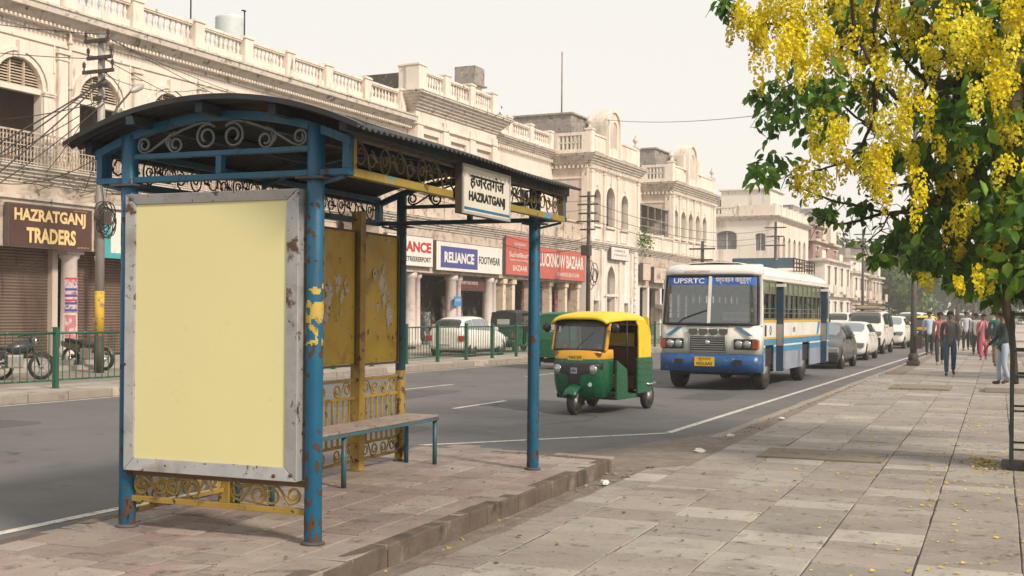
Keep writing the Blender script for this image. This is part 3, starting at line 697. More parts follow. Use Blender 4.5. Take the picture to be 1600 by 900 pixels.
for y in arcs:
    if y < .9 or y > LN - .9: continue
    b = MB(); archring(b, y, 1.62, 7.62, 'r', .13, .05); archring(b, y, 1.92, 7.62, 'r', .10, .09); b.box(.0, .15, y - .10, y + .10, 8.40, 8.86); b.build('arch_moulding', m_trim, B)
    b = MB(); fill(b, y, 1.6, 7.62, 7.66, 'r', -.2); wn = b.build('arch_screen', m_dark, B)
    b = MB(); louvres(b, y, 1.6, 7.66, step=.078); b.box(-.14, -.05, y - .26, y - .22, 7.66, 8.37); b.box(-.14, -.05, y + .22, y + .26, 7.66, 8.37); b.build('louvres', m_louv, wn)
    b = MB(); b.box(-.20, -.02, y - .81, y + .81, 7.52, 7.66); b.build('transom', m_trim, wn)
    b = MB(); b.box(-1.69, -1.64, y - .75, y + .45, 5.5, 7.3); b.build('balcony_door', m_dark, B)
    for sx in (-1, 1):
        b = MB(); yy = y + sx * 1.0; b.box(0, .08, yy - .17, yy + .17, 5.5, 7.5); b.box(-.02, .12, yy - .19, yy + .19, 7.50, 7.56); b.box(0, .14, yy - .21, yy + .21, 7.56, 7.62); b.build('impost_pier', m_trim, B)
for i in range(-5, 8):
    y = 23.2 + 2.95 * (i + .5) - s0
    if y < .2 or y > LN - .2: continue
    b = MB(); pilaster(b, y, 5.5, 8.9, .34, .12); b.build('pilaster', m_plas, B)
    for q in (-1,): pass
b = MB()
for i in range(-5, 7):
    y = 23.2 + 2.95 * i - s0
    ya, yb = max(.05, y - 1.25), min(LN - .05, y + 1.25)
    if yb > ya + .3: b.box(0, .035, ya, yb, 9.0, 9.04); b.box(0, .035, ya, ya + .05, 8.2, 9.0); b.box(0, .035, yb - .05, yb, 8.2, 9.0)
b.build('frame_moulding', m_trim, B)
balcony_rail(B, .30, .05, LN - .05, 5.5, .90)
b = MB(); b.box(-.3, .12, 0, LN, 10.02, 10.12); b.build('parapet_base', m_corn, B)
P_ = [y - s0 for y in (11.6, 14.25, 16.9, 19.55, 22.2, 24.85, 27.59, 30.4, 32.93, 35.35, 37.81, 40.54, 43.3)]
for y in P_: pier(B, -.08, y, 10.12, 11.05, .44)
for a, c in zip(P_[:-1], P_[1:]): balustrade(B, (-.08, a + .24), (-.08, c - .24), 10.12, .86, 9)
# ground floor: round columns, shutters
cols = [25.27 - 3.3 * i - s0 for i in range(4, -1, -1)] + [25.27 + 3.3 * i - s0 for i in range(1, 6)]
b = MB(); b.box(-.35, .02, 0, LN, 3.28, 5.05); b.build('shop_fascia', m_worn, B)
b = MB(); b.sweep([(0.02, 4.55), (.10, 4.58), (.10, 4.68), (.02, 4.7)], [(0, 0), (0, LN)]); b.build('string_course', m_corn, B)
for y in cols:
    b = MB(); b.lathe([(.30, .2), (.30, .42), (.245, .5), (.22, 3.0), (.29, 3.08), (.29, 3.16)], 20, (-.22, y, 0)); b.box(-.52, .05, y - .30, y + .30, 3.16, 3.279); b.build('column', mat('white_washed_column', (.58, .50, .46), .8, var=.12, vs=2, layers=(((.34, .25, .22), .6, 2.4, .15),)), B)
for a, c in zip(cols[:-1], cols[1:]):
    w = c - a; b = MB(); z = .24
    while z < 3.25: b.add([(-.62, a + .42, z), (-.62, c - .42, z), (-.585, c - .42, z + .05), (-.585, a + .42, z + .05), (-.62, a + .42, z + .085), (-.62, c - .42, z + .085)], [(0, 1, 2, 3), (3, 2, 5, 4)]); z += .085
    b.build('rolling_shutter', m_shut, B)
    for yy in (a + .33, c - .33): b = MB(); b.box(-.7, -.42, yy - .1, yy + .1, .2, 3.28); b.build('door_jamb', m_pink, B)
b = MB(); b.cyl((.10, 24.93 - s0, 5.5), (.10, 24.93 - s0, 10), .05, n=10)
for z in (6.3, 7.8, 9.1): b.cyl((.10, 24.93 - s0, z), (.10, 24.93 - s0, z + .1), .065, n=10)
b.build('downpipe', m_pink, B)
b = MB(); b.cyl((.15, 26.0 - s0, .1), (.15, 26.0 - s0, 5.0), .075, n=10)
for z in (1.2, 3.0, 4.3): b.cyl((.15, 26.0 - s0, z), (.15, 26.0 - s0, z + .14), .10, n=10)
b.build('downpipe', m_white, B)
b = MB(); R = random.Random(8)
for k in range(46):
    y = R.uniform(23, LN + s0 - 14) - s0 + 0; z = R.choice((5.12, 5.3, 5.0)); b.tube([(.36, y, z), (.39, y + R.uniform(.1, .5), z - R.uniform(-.05, .2)), (.37, y + R.uniform(.5, .9), z + R.uniform(-.05, .1))], .012, 4)
b.build('creeper_stems', mat('dry_creeper', (.09, .07, .04), .9), B)

# ---- 2: block with the projecting bay
s0 = 43.8; LN = 59.4 - s0; B = bld('corner_bay_building', 'cream upper storey with projecting bay of three flat windows above the footwear shop board', s0, -26)
BY = 7.75
b = MB(); b.box(-10, -.3, 0, LN, .2, 10.9); b.build('back_volume', m_pink, B)
b = MB(); wl = [(1.35 + 2.1 * i, 1.45, 7.2, 9.35, 'f') for i in range(3)]
wall(b, 0, BY, 5.3, 10.3, [(BY / 6 + i * BY / 3, 1.5, 6.6, 9.3, 'f') for i in range(3)], x=.45, d=.16)
b.add([(.45, 0, 5.3), (-.3, 0, 5.3), (-.3, 0, 10.3), (.45, 0, 10.3)], [(3, 2, 1, 0)]); b.add([(.45, BY, 5.3), (-.3, BY, 5.3), (-.3, BY, 10.3), (.45, BY, 10.3)], [(0, 1, 2, 3)])
b.build('bay_wall', m_plas, B)
for i in range(3):
    y = BY / 6 + i * BY / 3; b = MB(); b.box(.22, .30, y - .75, y + .75, 6.6, 9.3); o = b.build('blind_window', m_plas, B)
    b = MB(); b.box(.30, .36, y - .75, y + .75, 8.02, 8.18); b.box(.30, .35, y - .05, y + .05, 6.6, 8.02); b.box(.30, .34, y - .6, y - .5, 6.6, 8.02); b.box(.30, .34, y + .5, y + .6, 6.6, 8.02); b.build('window_bar', mat('bar_shade', (.42, .33, .26), .8, var=.1), o)
b = MB()
for i in range(4): yy = i * BY / 3; yy = min(max(yy, .28), BY - .28); b.box(.45, .53, yy - .26, yy + .26, 5.5, 10.0)
b.build('pilaster', m_plas, B)
b = MB(); b.sweep(cornprof(10.25, 10.98, .62, 6), [(-.3, 0), (.45, 0), (.45, BY), (-.3, BY)]); b.build('cornice', m_corn, B)
b = MB(); b.sweep([(0, 9.6), (.12, 9.63), (.12, 9.72), (0, 9.75)], [(-.3, 0), (.45, 0), (.45, BY), (-.3, BY)]); b.build('string_course', m_trim, B)
b = MB(); b.box(-.3, .55, .0, BY, 11.0, 11.12); b.build('parapet_base', m_corn, B)
for y in (.28, 2.75, 5.2, 7.5): pier(B, .28, y, 11.1, 12.24, .46 if y > 1 else .66)
for a, c in ((.62, 2.5), (3.0, 4.95), (5.45, 7.25)): balustrade(B, (.28, a), (.28, c), 11.1, .98, 8)
pier(B, -.2, .28, 11.1, 12.24, .5)
b = MB(); wall(b, BY, LN, 5.3, 10.3, [(BY + 1.6, 1.1, 6.2, 8.0, 'f'), (BY + 4.2, 1.1, 6.2, 8.0, 'f')]); b.build('upper_wall', m_plas, B)
for y in (BY + 1.6, BY + 4.2): b = MB(); fill(b, y, 1.1, 6.2, 8.0, 'f', -.28); b.build('window', m_winglass, B)
b = MB(); b.sweep(cornprof(9.95, 10.4, .38, 5), [(0, BY + .3), (0, LN)]); b.build('cornice', m_corn, B)
b = MB(); y = BY + .3
while y < LN: b.box(0, .2, y, y + .12, 9.78, 9.93); y += .25
b.build('dentil_course', m_trim, B)
b = MB(); b.box(-.25, .1, BY, LN, 10.42, 10.55); b.build('parapet_base', m_corn, B)
for y in (10.0, 12.6, 15.2): pier(B, -.05, y, 10.5, 11.5, .4)
for a, c in ((BY + .4, 9.8), (10.2, 12.4), (12.8, 15.0)): balustrade(B, (-.05, a), (-.05, c), 10.5, .85, 8)
b = MB(); b.box(-3.6, -2.6, 11.15, 12.1, 10.3, 13.5); b.build('roof_room', m_plas, B)
b = MB(); b.box(-3.9, -2.4, 11.0, 12.35, 13.5, 13.58); b.box(-3.7, -2.5, 11.1, 12.2, 13.58, 14.5); b.build('roof_tank', m_grey, B)
b = MB(); b.box(-3.4, -1.2, 1.7, 6.0, 10.9, 12.28); b.build('roof_wall', mat('dark_mossy_wall', (.06, .055, .045), .95, var=.3, vs=3, layers=(((.16, .14, .11), .58, 6, .1),)), B)
# ---- 3: shop terrace, one storey proud of the blocks behind it
s0 = 38.6; LN = 59.3 - s0; B = bld('shop_terrace', 'long single storey shop terrace with parapet under the footwear and bazaar boards', s0, -24.1)
b = MB(); b.box(-1.6, .0, 0, LN, 3.2, 5.10); b.build('shop_fascia', m_worn, B)
b = MB(); b.sweep(cornprof(5.0, 5.46, .32), [(-1.6, 0), (0, 0), (0, LN)]); b.build('ledge', m_corn, B)
b = MB(); b.box(-.3, .0, 0, LN, 5.46, 6.49); b.box(-.34, .08, 0, LN, 6.42, 6.52); b.box(-1.7, -.3, 0, .2, 5.46, 6.49)
for i in range(9): yy = .15 + i * (LN - .3) / 8; b.box(0, .06, yy - .15, yy + .15, 5.5, 6.40)
b.build('parapet', m_worn, B)
for y, r in ((2.85, .25), (3.45, .14), (6.35, .25), (7.0, .14), (9.85, .25), (10.45, .14)):
    b = MB(); b.lathe([(r + .06, .2), (r + .06, .4), (r, .5), (r - .02, 2.95), (r + .05, 3.0), (r + .05, 3.19)], 18, (-.3, y, 0)); b.build('column', MATS['white_washed_column'], B)
for y in (.3, 11.2, 12.2, 14.4, 16.6, 18.6, 20.3):
    b = MB(); b.box(-.5, -.1, y - .15, y + .15, .2, 2.95); b.box(-.54, -.04, y - .22, y + .22, 2.95, 3.19); b.build('column', mat('cream_pillar', (.60, .50, .38), .8, var=.15, vs=3, layers=(((.35, .25, .18), .58, 4, .1),)), B)
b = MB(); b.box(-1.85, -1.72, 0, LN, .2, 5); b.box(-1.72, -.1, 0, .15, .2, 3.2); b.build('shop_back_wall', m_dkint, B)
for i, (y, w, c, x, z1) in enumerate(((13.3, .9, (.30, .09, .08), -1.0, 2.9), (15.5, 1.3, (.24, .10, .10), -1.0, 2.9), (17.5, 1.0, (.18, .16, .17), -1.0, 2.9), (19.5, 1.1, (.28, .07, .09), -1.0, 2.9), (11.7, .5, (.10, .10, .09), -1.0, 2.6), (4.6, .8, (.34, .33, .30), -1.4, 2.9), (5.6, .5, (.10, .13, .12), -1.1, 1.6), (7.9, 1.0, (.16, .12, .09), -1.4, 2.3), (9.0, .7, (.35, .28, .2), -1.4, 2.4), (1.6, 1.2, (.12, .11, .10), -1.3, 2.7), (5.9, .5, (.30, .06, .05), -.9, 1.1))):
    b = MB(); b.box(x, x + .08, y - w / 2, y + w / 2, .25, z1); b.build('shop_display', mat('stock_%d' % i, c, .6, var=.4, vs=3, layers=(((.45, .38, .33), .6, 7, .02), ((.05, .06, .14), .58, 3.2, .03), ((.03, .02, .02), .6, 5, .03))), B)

# ---- towers with rounded pediments
def tower(name, label, s0, T_, LN, dep, arches, ped, gf=True):
    B = bld(name, label, s0, T_); Z = 9.6
    w0 = arches[0][1]
    ops = [(y, w, zb, zs, 'r') for (y, w, zb, zs) in arches]
    b = MB(); wall(b, 0, LN, 5.2, Z, ops, d=.35); b.build('upper_wall', m_plas, B)
    b = MB(); b.box(-12, -.8, 0.001, LN, .2, 10.2); b.box(-.8, -.002, .002, LN, 9.4, 10.2); b.box(-.8, -.002, .002, .25, 5.0, 9.4); b.box(-.8, -.002, LN - .25, LN, 5.0, 9.4); b.box(-.8, -.002, .002, LN, 4.9, 5.2); b.build('back_volume', m_pink, B)
    for (y, w, zb, zs) in arches:
        b = MB(); archring(b, y, w, zs, 'r', .12, .06, zb=zb); b.box(0, .14, y - .07, y + .07, zs + w / 2 - .02, zs + w / 2 + .25); b.build('arch_moulding', m_trim, B)
        b = MB(); fill(b, y, w, zb, zs, 'r', -.34); p = b.build('window', m_dark, B)
        b = MB(); louvres(b, y, w - .1, zs, x=-.22, step=.13, zb=zb + .25); b.box(-.30, -.2, y - .03, y + .03, zb, zs + w / 2 - .02); b.build('louvres', mat('grey_louvre', (.22, .19, .16), .7, var=.2), p)
        b = MB(); b.box(0, .16, y - w / 2 - .1, y + w / 2 + .1, zb - .12, zb); b.box(0, .05, y - w / 2, y + w / 2, 5.65, zb - .2); b.build('window_sill', m_trim, B)
    ys = [.22] + [(a[0] + c[0]) / 2 for a, c in zip(arches[:-1], arches[1:])] + [LN - .22]
    for y in ys: b = MB(); pilaster(b, y, 5.5, 9.55, .36 if y in (ys[0], ys[-1]) else .22, .11); b.build('pilaster', m_trim, B)
    b = MB(); b.T = RET(0); b.box(0, .08, -.45, -.08, 5.5, 9.55); b.box(0, .05, -dep, -.46, 8.9, 9.0); b.build('pilaster', m_trim, B)
    path = [(-dep, 0), (0, 0), (0, LN), (-.6, LN)]
    b = MB(); b.sweep(cornprof(9.62, 10.24, .45, 5), path); b.build('cornice', m_corn, B)
    b = MB(); y = .1
    while y < LN: b.box(0, .2, y, y + .12, 9.46, 9.61); y += .25
    x = -dep
    while x < -.1: b.box(x, x + .12, -.2, 0, 9.46, 9.61); x += .25
    b.build('dentil_course', m_trim, B)
    b = MB(); b.sweep(cornprof(5.1, 5.5, .25, 4), [(-1.5, 0), (0, 0), (0, LN)]); b.build('ledge', m_corn, B)
    # parapet with pierced panels on the return
    b = MB(); b.box(-dep, .02, .0, .28, 10.24, 10.5); b.box(-dep, .02, .02, .26, 11.25, 11.42); b.box(-dep, -dep + .3, .02, .26, 10.5, 11.25); b.box(-.5, .02, .0, .28, 10.5, 11.3)
    n = 7; x = -dep + .3
    while x < -.55: b.box(x, x + .10, .06, .22, 10.5, 11.25); x += .24
    b.box(-dep + .3, -.5, .06, .22, 10.84, 10.9); b.build('pierced_parapet', m_trim, B)
    b = MB(); b.box(-.26, 0, .29, LN, 10.24, 11.30)
    for a, c in ((.7, ped[0] - .2), (ped[1] + .2, LN - .5)):
        if c > a: b.box(0, .04, a, c, 10.45, 11.1)
    b.box(-.3, .05, .28, LN, 11.302, 11.40); b.build('parapet', m_plas, B)
    pier(B, -.18, LN - .25, 10.24, 11.55, .46); pier(B, -.12, .25, 10.24, 11.62, .40)
    yc = (ped[0] + ped[1]) / 2; w = ped[1] - ped[0]; zs = ped[2] - w / 2
    b = MB(); P = [(ped[0], 10.24)] + [(yc - w / 2 * cos(pi * i / 14), zs + w / 2 * sin(pi * i / 14)) for i in range(15)] + [(ped[1], 10.24)]
    b.prism(P, 'x', -.9, .08); b.build('pediment', m_plas, B)
    b = MB(); archring(b, yc, w - .34, zs, 'r', .16, .10, x=.08, zb=10.3); archring(b, yc, w * .40, zs - .1, 'r', .08, .06, x=.08, zb=10.9); b.build('pediment_moulding', m_trim, B)
    b = MB(); fill(b, yc, w * .40, 10.95, zs - .1, 'r', .086); b.build('pediment_niche', m_pink, B)
    b = MB(); b.box(-6.5, -1.4, .7, yc - .1, 10.2, 12.55); b.box(-6.6, -1.3, .6, yc, 12.55, 12.65); b.build('roof_room', m_grey, B)
    for y in (.25, LN - .25):
        b = MB(); b.lathe([(.10, 0), (.13, .04), (.05, .10), (.06, .2), (.15, .32), (.17, .40), (.12, .50), (.04, .56), (.06, .62), (.02, .74)], 12, (-.15, y, 11.55 if y > 1 else 11.62)); b.build('finial', m_pink, B)
    return B
A1 = [(60.42 - 59.4, 1.05, 6.45, 7.85), (62.45 - 59.4, 1.35, 6.45, 7.98), (64.75 - 59.4, 1.15, 6.45, 7.85)]
s0 = 59.4; LN = 67.3 - s0
B = tower('pediment_building', 'cream three arched corner pavilion with tall round pediment and thin roof mast', s0, -23.8, LN, 2.2, A1, (61.75 - s0, 63.8 - s0, 13.1))
b = MB(); b.cyl((-2.5, 1.9, 12.5), (-2.5, 1.9, 16.3), .045, n=6); b.build('roof_mast', m_grey, B)
b = MB(); wall(b, 0, LN, .2, 5.15, [(62.63 - s0, 1.3, .25, 3.38, 'p'), (1.0, 1.0, .8, 2.3, 'f'), (5.9, .7, .8, 2.2, 'f')]); b.add([(0, 0, .2), (-1.9, 0, .2), (-1.9, 0, 5.15), (0, 0, 5.15)], [(3, 2, 1, 0)]); b.build('lower_wall', m_white, B)
for (y, w, a, c, k) in ((62.63 - s0, 1.3, .25, 3.38, 'p'), (1.0, 1.0, .8, 2.3, 'f'), (5.9, .7, .8, 2.2, 'f')): b = MB(); fill(b, y, w, a, c, k, -.28); b.build('doorway' if k == 'p' else 'window', mat('doorway_shade', (.16, .14, .125), .8, var=.2) if k == 'p' else m_dark, B)
b = MB(); archring(b, 62.63 - s0, 1.3, 3.38, 'p', .12, .06, zb=.25); b.box(0, .1, 2.2 - .3, 4.35, 2.55, 2.68); b.build('arch_moulding', m_trim, B)
for y in (.25, 1.75, 4.6, 6.6): b = MB(); b.box(0, .12, y - .18, y + .18, .2, 5.1); b.build('pilaster', m_trim, B)
b = MB()
for k in range(14): b.box(0, .16, 6.85, 7.45, .25 + k * .36, .25 + k * .36 + .31)
b.build('quoin_strip', m_white, B)
for (a, c, d, e) in ((.6, 1.5, 3.9, 5.0), (4.7, 5.5, 2.8, 4.2)): b = MB(); b.box(0, .03, a, c, d, e); b.build('wall_panel', mat('pale_panel', (.62, .52, .44), .8, var=.1), B)
A2 = [(75.05 - 74.3 + i * 1.66, 1.0, 6.62, 7.95) for i in range(5)]
s0 = 74.3; LN = 84.4 - s0
B = tower('second_pediment_building', 'cream five arched pavilion with stepped pediment behind the city bus', s0, -24.0, LN, 2.1, A2, (77.4 - s0, 79.5 - s0, 13.2))
b = MB(); wall(b, 0, LN, .2, 5.15, [(1.5 + 1.9 * i, 1.3, .3, 3.0, 'f') for i in range(5)]); b.build('lower_wall', m_worn, B)
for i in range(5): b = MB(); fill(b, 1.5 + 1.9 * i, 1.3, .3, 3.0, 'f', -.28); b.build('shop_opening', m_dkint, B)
for y in (2.8, 6.2): b = MB(); b.box(-.5, .0, y - .3, y + .3, 10.3, 12.3); b.build('parapet_step', m_plas, B)
# recess between the two pavilions
s0 = 67.3; LN = 74.3 - s0; B = bld('recessed_building', 'low cream shop row with dark lean to terrace roof between the two pediment pavilions', s0, -23.85)
b = MB(); b.box(-12, -2.2, 0, LN, .2, 10.5); b.build('back_volume', m_pink, B)
b = MB(); b.box(-1.9, .0, 0, LN, 3.2, 5.2); b.build('shop_fascia', m_worn, B)
b = MB(); b.sweep(cornprof(5.15, 5.5, .25, 4), [(0, 0), (0, LN)]); b.build('ledge', m_corn, B)
b = MB(); b.box(-.28, 0, 0, LN, 5.5, 6.4); b.box(-.32, .06, 0, LN, 6.4, 6.5)
for y in (.2, 2.4, 4.6, 6.8): b.box(-.34, .08, y - .16, y + .16, 5.5, 6.6)
b.build('parapet', m_plas, B)
b = MB(); b.hexa([(-2.2, 0, 8.75), (-.3, 0, 8.3), (-.3, LN, 8.3), (-2.2, LN, 8.75), (-2.2, 0, 8.83), (-.3, 0, 8.38), (-.3, LN, 8.38), (-2.2, LN, 8.83)]); b.build('lean_to_roof', m_grey, B)
b = MB()
for i in range(6): y = .2 + i * (LN - .4) / 5; b.box(-.38, -.32, y - .03, y + .03, 6.4, 8.3)
for z in (7.0, 7.5): b.box(-.37, -.33, 0, LN, z, z + .04)
b.build('terrace_post_frame', m_grey, B)
b = MB(); b.box(-2.19, -2.1, .3, LN - .3, 5.6, 8.4); b.build('terrace_screen', mat('screen', (.10, .085, .07), .8, var=.3, vs=4), B)
for y in (.25, 2.0, 4.4, 6.7): b = MB(); b.box(-.3, .02, y - .16, y + .16, .2, 3.2); b.build('column', m_white, B)
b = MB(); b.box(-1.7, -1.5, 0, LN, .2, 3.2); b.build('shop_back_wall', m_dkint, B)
b = MB(); b.hexa([(-.1, 3.6, 2.0), (.7, 3.6, 1.8), (.7, 5.2, 1.8), (-.1, 5.2, 2.0), (-.1, 3.6, 2.25), (.7, 3.6, 2.05), (.7, 5.2, 2.05), (-.1, 5.2, 2.25)]); b.build('shop_awning', mat('striped_awning', (.3, .27, .26), .7, var=.3), B)

# ---- 3rd block: pale corner house beyond
s0 = 97.0; LN = 110.4 - s0; B = bld('pale_corner_building', 'pale two storey corner building with arcade of six narrow arches above the bus roof', s0, -22.5)
ops = [(1.15 + i * 2.05, .95, 6.0, 7.75, 'r') for i in range(6)]
b = MB(); wall(b, 0, LN, 4.9, 9.4, ops, d=.3); b.build('upper_wall', m_plas, B)
b = MB(); b.T = RET(0); wall(b, -7.5, 0, .2, 9.4, [(-4.05, 1.75, 7.05, 8.2, 's'), (-1.2, .85, 6.9, 8.15, 's')], d=.3); b.build('side_wall', m_white, B)
for (u, w, a, c) in ((-4.05, 1.75, 7.05, 8.2), (-1.2, .85, 6.9, 8.15)):
    b = MB(); b.T = RET(0); fill(b, u, w, a, c, 's', -.25); p = b.build('window', mat('blue_grey_pane', (.16, .165, .17), .4, var=.2), B)
    b = MB(); b.T = RET(0); b.box(-.24, -.18, u - .03, u + .03, a, c + .3); b.build('window_bar', m_white, p)
b = MB(); b.box(-11, -.31, .31, LN, .2, 9.6); b.box(-.31, 0, 0, LN, 9.4, 9.6); b.box(-8, 0, 0, .31, 9.4, 9.6); b.build('back_volume', m_pink, B)
for i in range(6):
    y = 1.15 + i * 2.05; b = MB(); fill(b, y, .95, 6.0, 7.75, 'r', -.28); b.build('window', m_dark, B)
    b = MB(); archring(b, y, .95, 7.75, 'r', .1, .06, zb=6.0); b.build('arch_moulding', m_trim, B)
b = MB(); b.sweep(cornprof(9.4, 9.78, .4, 4), [(-8, 0), (0, 0), (0, LN)]); b.build('cornice', m_corn, B)
b = MB(); b.sweep(cornprof(4.9, 5.25, .3, 4), [(-8, 0), (0, 0), (0, LN)]); b.build('ledge', m_corn, B)
b = MB(); b.box(-.25, 0, .3, LN, 9.78, 10.65)
for i in range(7): y = .3 + i * 2.1; b.box(-.3, .06, y - .15, y + .15, 9.78, 10.8)
b.box(-3.2, 0, 0, .29, 9.78, 10.65); b.box(-3.3, -3.0, 0, .35, 9.78, 10.85); b.build('parapet', m_plas, B)
balustrade(B, (-7.0, .15), (-3.4, .15), 9.78, .85, 12)
b = MB(); b.box(-5.5, -1.2, 3.5, 8.2, 9.6, 12.3); b.box(-5.7, -1.0, 3.3, 8.4, 12.3, 12.42); b.build('roof_room', m_white, B)
b = MB(); b.box(-9, -5.6, 3.2, 9, 9.6, 11.6); b.build('roof_shed', m_grey, B)
b = MB(); b.box(-2.5, -.6, 9.6, 12.6, 9.6, 11.5); b.build('roof_shed', m_grey, B)
b = MB(); b.box(-.3, .0, 0, LN, .2, 4.9); b.build('lower_wall', m_worn, B)
# low range between the second pavilion and the pale corner house
s0 = 84.4; LN = 97 - s0 - .02; B = bld('low_shop_row', 'low dusty shop row behind the bus roof between cream pavilion and pale corner building', s0, -24.3)
b = MB(); b.box(-12, 0, 0, LN, .2, 5.6); b.box(-12, -3, .0, LN, 5.6, 6.3); b.build('shop_wall', m_pink, B)
b = MB(); b.sweep(cornprof(5.3, 5.62, .3, 4), [(0, 0), (0, LN)]); b.build('ledge', m_corn, B)
for i in range(4): b = MB(); b.box(.0, .06, .8 + i * 3, 2.8 + i * 3, .3, 3); b.build('rolling_shutter', m_shut, B)

# ---- far blocks
def block(name, label, s0, T_, LN, wid, floors, mw, top=None):
    B = bld(name, label, s0, T_)
    z = .2
    for fi, (h, m, wins, inset) in enumerate(floors):
        b = MB(); b.box(-wid, -inset, inset * .5, LN, z, z + h - .22); b.build('storey', m, B)
        b = MB(); b.box(-wid - .1, -inset + .35, inset * .5 - .3, LN + .1, z + h - .22, z + h); b.build('floor_slab', m_corn, B)
        n = wins
        for i in range(n):
            y = (i + .5) * LN / n; b = MB(); b.box(-inset - .05, -inset + .03, y - .45, y + .45, z + .9, z + h - .7); w = b.build('window', m_dark, B)
            b = MB(); b.box(-inset, -inset + .28, y - .65, y + .65, z + h - .68, z + h - .6); b.box(-inset, -inset + .1, y - .58, y - .46, z + .8, z + h - .68); b.box(-inset, -inset + .1, y + .46, y + .58, z + .8, z + h - .68); b.build('window_frame', m_white, w)
            if i % 2 == 0 and fi:
                b = MB(); b.box(-inset, -inset + .7, y - .8, y + .8, z + .0, z + .12); b.box(-inset + .62, -inset + .7, y - .8, y + .8, z + .12, z + .85); b.build('balcony', m_pink if fi % 2 else m_white, B)
        for u in (-2.0, -4.6):
            b = MB(); b.T = RET(0); b.box(-inset * .5 - .05, -inset * .5 + .04, u - .5, u + .5, z + .9, z + h - .8); b.build('window', m_dark, B)
        z += h
    return B, z
B, z = block('brick_topped_building', 'white house with bare brick upper storeys and grey tin roof room', 111.6, -21.2, 13.5, 9, [(3.4, m_white, 4, 0), (3.3, m_white, 4, 0), (1.9, m_brick, 3, 1.2), (1.5, m_brick, 2, 1.4)], m_brick)
b = MB(); b.box(-6, -.9, .4, 5, z, z + 1.3); b.build('roof_room', mat('grey_sheet', (.28, .28, .27), .6, var=.2), B)
b = MB(); b.box(-3, -.6, 6, 9, z - 1.6, z + .2); b.build('roof_room', m_plas, B)
B, z = block('white_balcony_building', 'narrow white house with stacked balconies in front of the brick topped one', 125.3, -20.9, 8.5, 8, [(3.2, m_pink, 3, 0), (2.8, m_white, 3, 0), (1.6, m_white, 2, .3)], m_white)
b = MB(); b.lathe([(.7, 0), (.75, .4), (.75, 1.0), (.3, 1.3), (.2, 1.4)], 14, (-3, 3, z)); b.box(-4, -1.5, 4, 7, z, z + 1.1); b.build('roof_tank', m_grey, B)
B, z = block('grey_terrace_building', 'grey stained narrow house with open terraces at the end of the terrace row', 134.2, -20.4, 7.5, 8, [(3.0, m_pink, 3, 0), (2.8, m_worn, 3, 0), (2.2, m_grey, 2, .2)], m_grey)
b = MB(); b.box(-5, -.5, .5, 4, z, z + .8); b.build('roof_room', m_grey, B)

# water tank and antennas on the left roof
TK = thing('water_tank', 'ribbed white plastic water tank standing on the arcaded roof', 'water tank', WP(36.5, -29.6, 11.25), -FA)
# ------------------------------------------------------------------ roof things, signs, poles, railing
R3 = Matrix.Rotation(-FA, 4, 'Z')
b = MB(); b.T = Matrix.Scale(.87, 4); b.lathe([(.55, 0), (.66, .03)] + [(.66 - .02 * (i % 2), .03 + i * .1) for i in range(1, 19)] + [(.64, 1.86), (.60, 1.90), (.2, 1.97), (.2, 2.05), (.0, 2.05)], 28); b.build('tank_body', mat('white_plastic', (.50, .54, .54), .5, var=.08, layers=(((.38, .40, .40), .6, 2, .2),)), TK)
b = MB(); b.box(-.8, .8, -.8, .8, -.01, .0); b.build('tank_base', m_grey, TK)
KIDS  # parts register themselves for later copies
for (s, t, z, h) in ((30.2, -26.1, 11.05, .7), (33.2, -26.3, 11.05, 1.0)):
    b = MB(); b.cyl((0, 0, 0), (0, 0, h), .025, n=6); b.box(-.05, .05, -.12, .04, h - .03, h); b.build('roof_rod', m_dark, loc=WP(s, t, z), label='thin dark rod on the balustrade nearest the water tank' if h > .8 else 'thin dark rod standing on the balustrade left of the water tank', cat='rod')

m_red = mat('signal_red', (.48, .10, .07), .5, var=.08, layers=(((.36, .11, .09), .62, 3, .15),))
m_swhite = mat('sign_white', (.66, .62, .56), .5, var=.05, layers=(((.5, .45, .38), .66, 4, .1),))
m_sblue = mat('sign_blue', (.055, .06, .22), .45, var=.06)
m_brown = mat('sign_brown', (.075, .032, .022), .5, var=.1)
m_gold = mat('gold_letter', (.72, .50, .22), .5, var=.03)
m_teal = mat('sign_teal', (.05, .32, .34), .5, var=.1)
m_lred = mat('letter_red', (.42, .03, .03), .5, var=0)
m_frame = mat('sign_frame', (.10, .08, .07), .6, var=.2)
def board(name, label, s0, s1, T_, z0, z1, m, th=.18, frame=.03):
    B = thing(name, label, 'sign', WP(s0, T_, z0), -FA); w = s1 - s0; h = z1 - z0
    b = MB(); b.box(-th, -.012, 0, w, 0, h); b.build('casing', m_frame, B)
    b = MB(); b.box(-.011, 0, frame, w - frame, frame, h - frame); b.build('face', m, B); return B, w, h
def lt(B, s, y, z, w, h, m, bold=.0, ext=.012): return text(s, w, h, (ext, y, z), (0, 1, 0), (0, 0, 1), m, B, bold=bold, ext=0)
B, w, h = board('shop_sign', 'brown shop board with gold capitals above the shutters at the left edge', 22.68, 25.64, -25.72, 3.26, 4.44, m_brown)
for z, s, y, ww in ((.62, 'HAZRATGANJ', .17, 2.52), (.12, 'TRADERS', .58, 1.75)):
    lt(B, s, y, z, ww, .43, m_gold, .04, .014)
    lt(B, s, y + .02, z - .012, ww, .43, mat('letter_shadow', (.02, .012, .01), .6), .03, .008)
lt(B, 'ww.ns.mrkt.jn', 2.25, 1.09, .5, .04, m_gold); lt(B, 'ph 05 22 41', 2.4, .05, .42, .05, m_gold)
B, w, h = board('shop_sign', 'teal edged white shop board behind the utility pole, left of the shelter', 26.12, 29.6, -25.72, 3.1, 4.5, m_swhite)
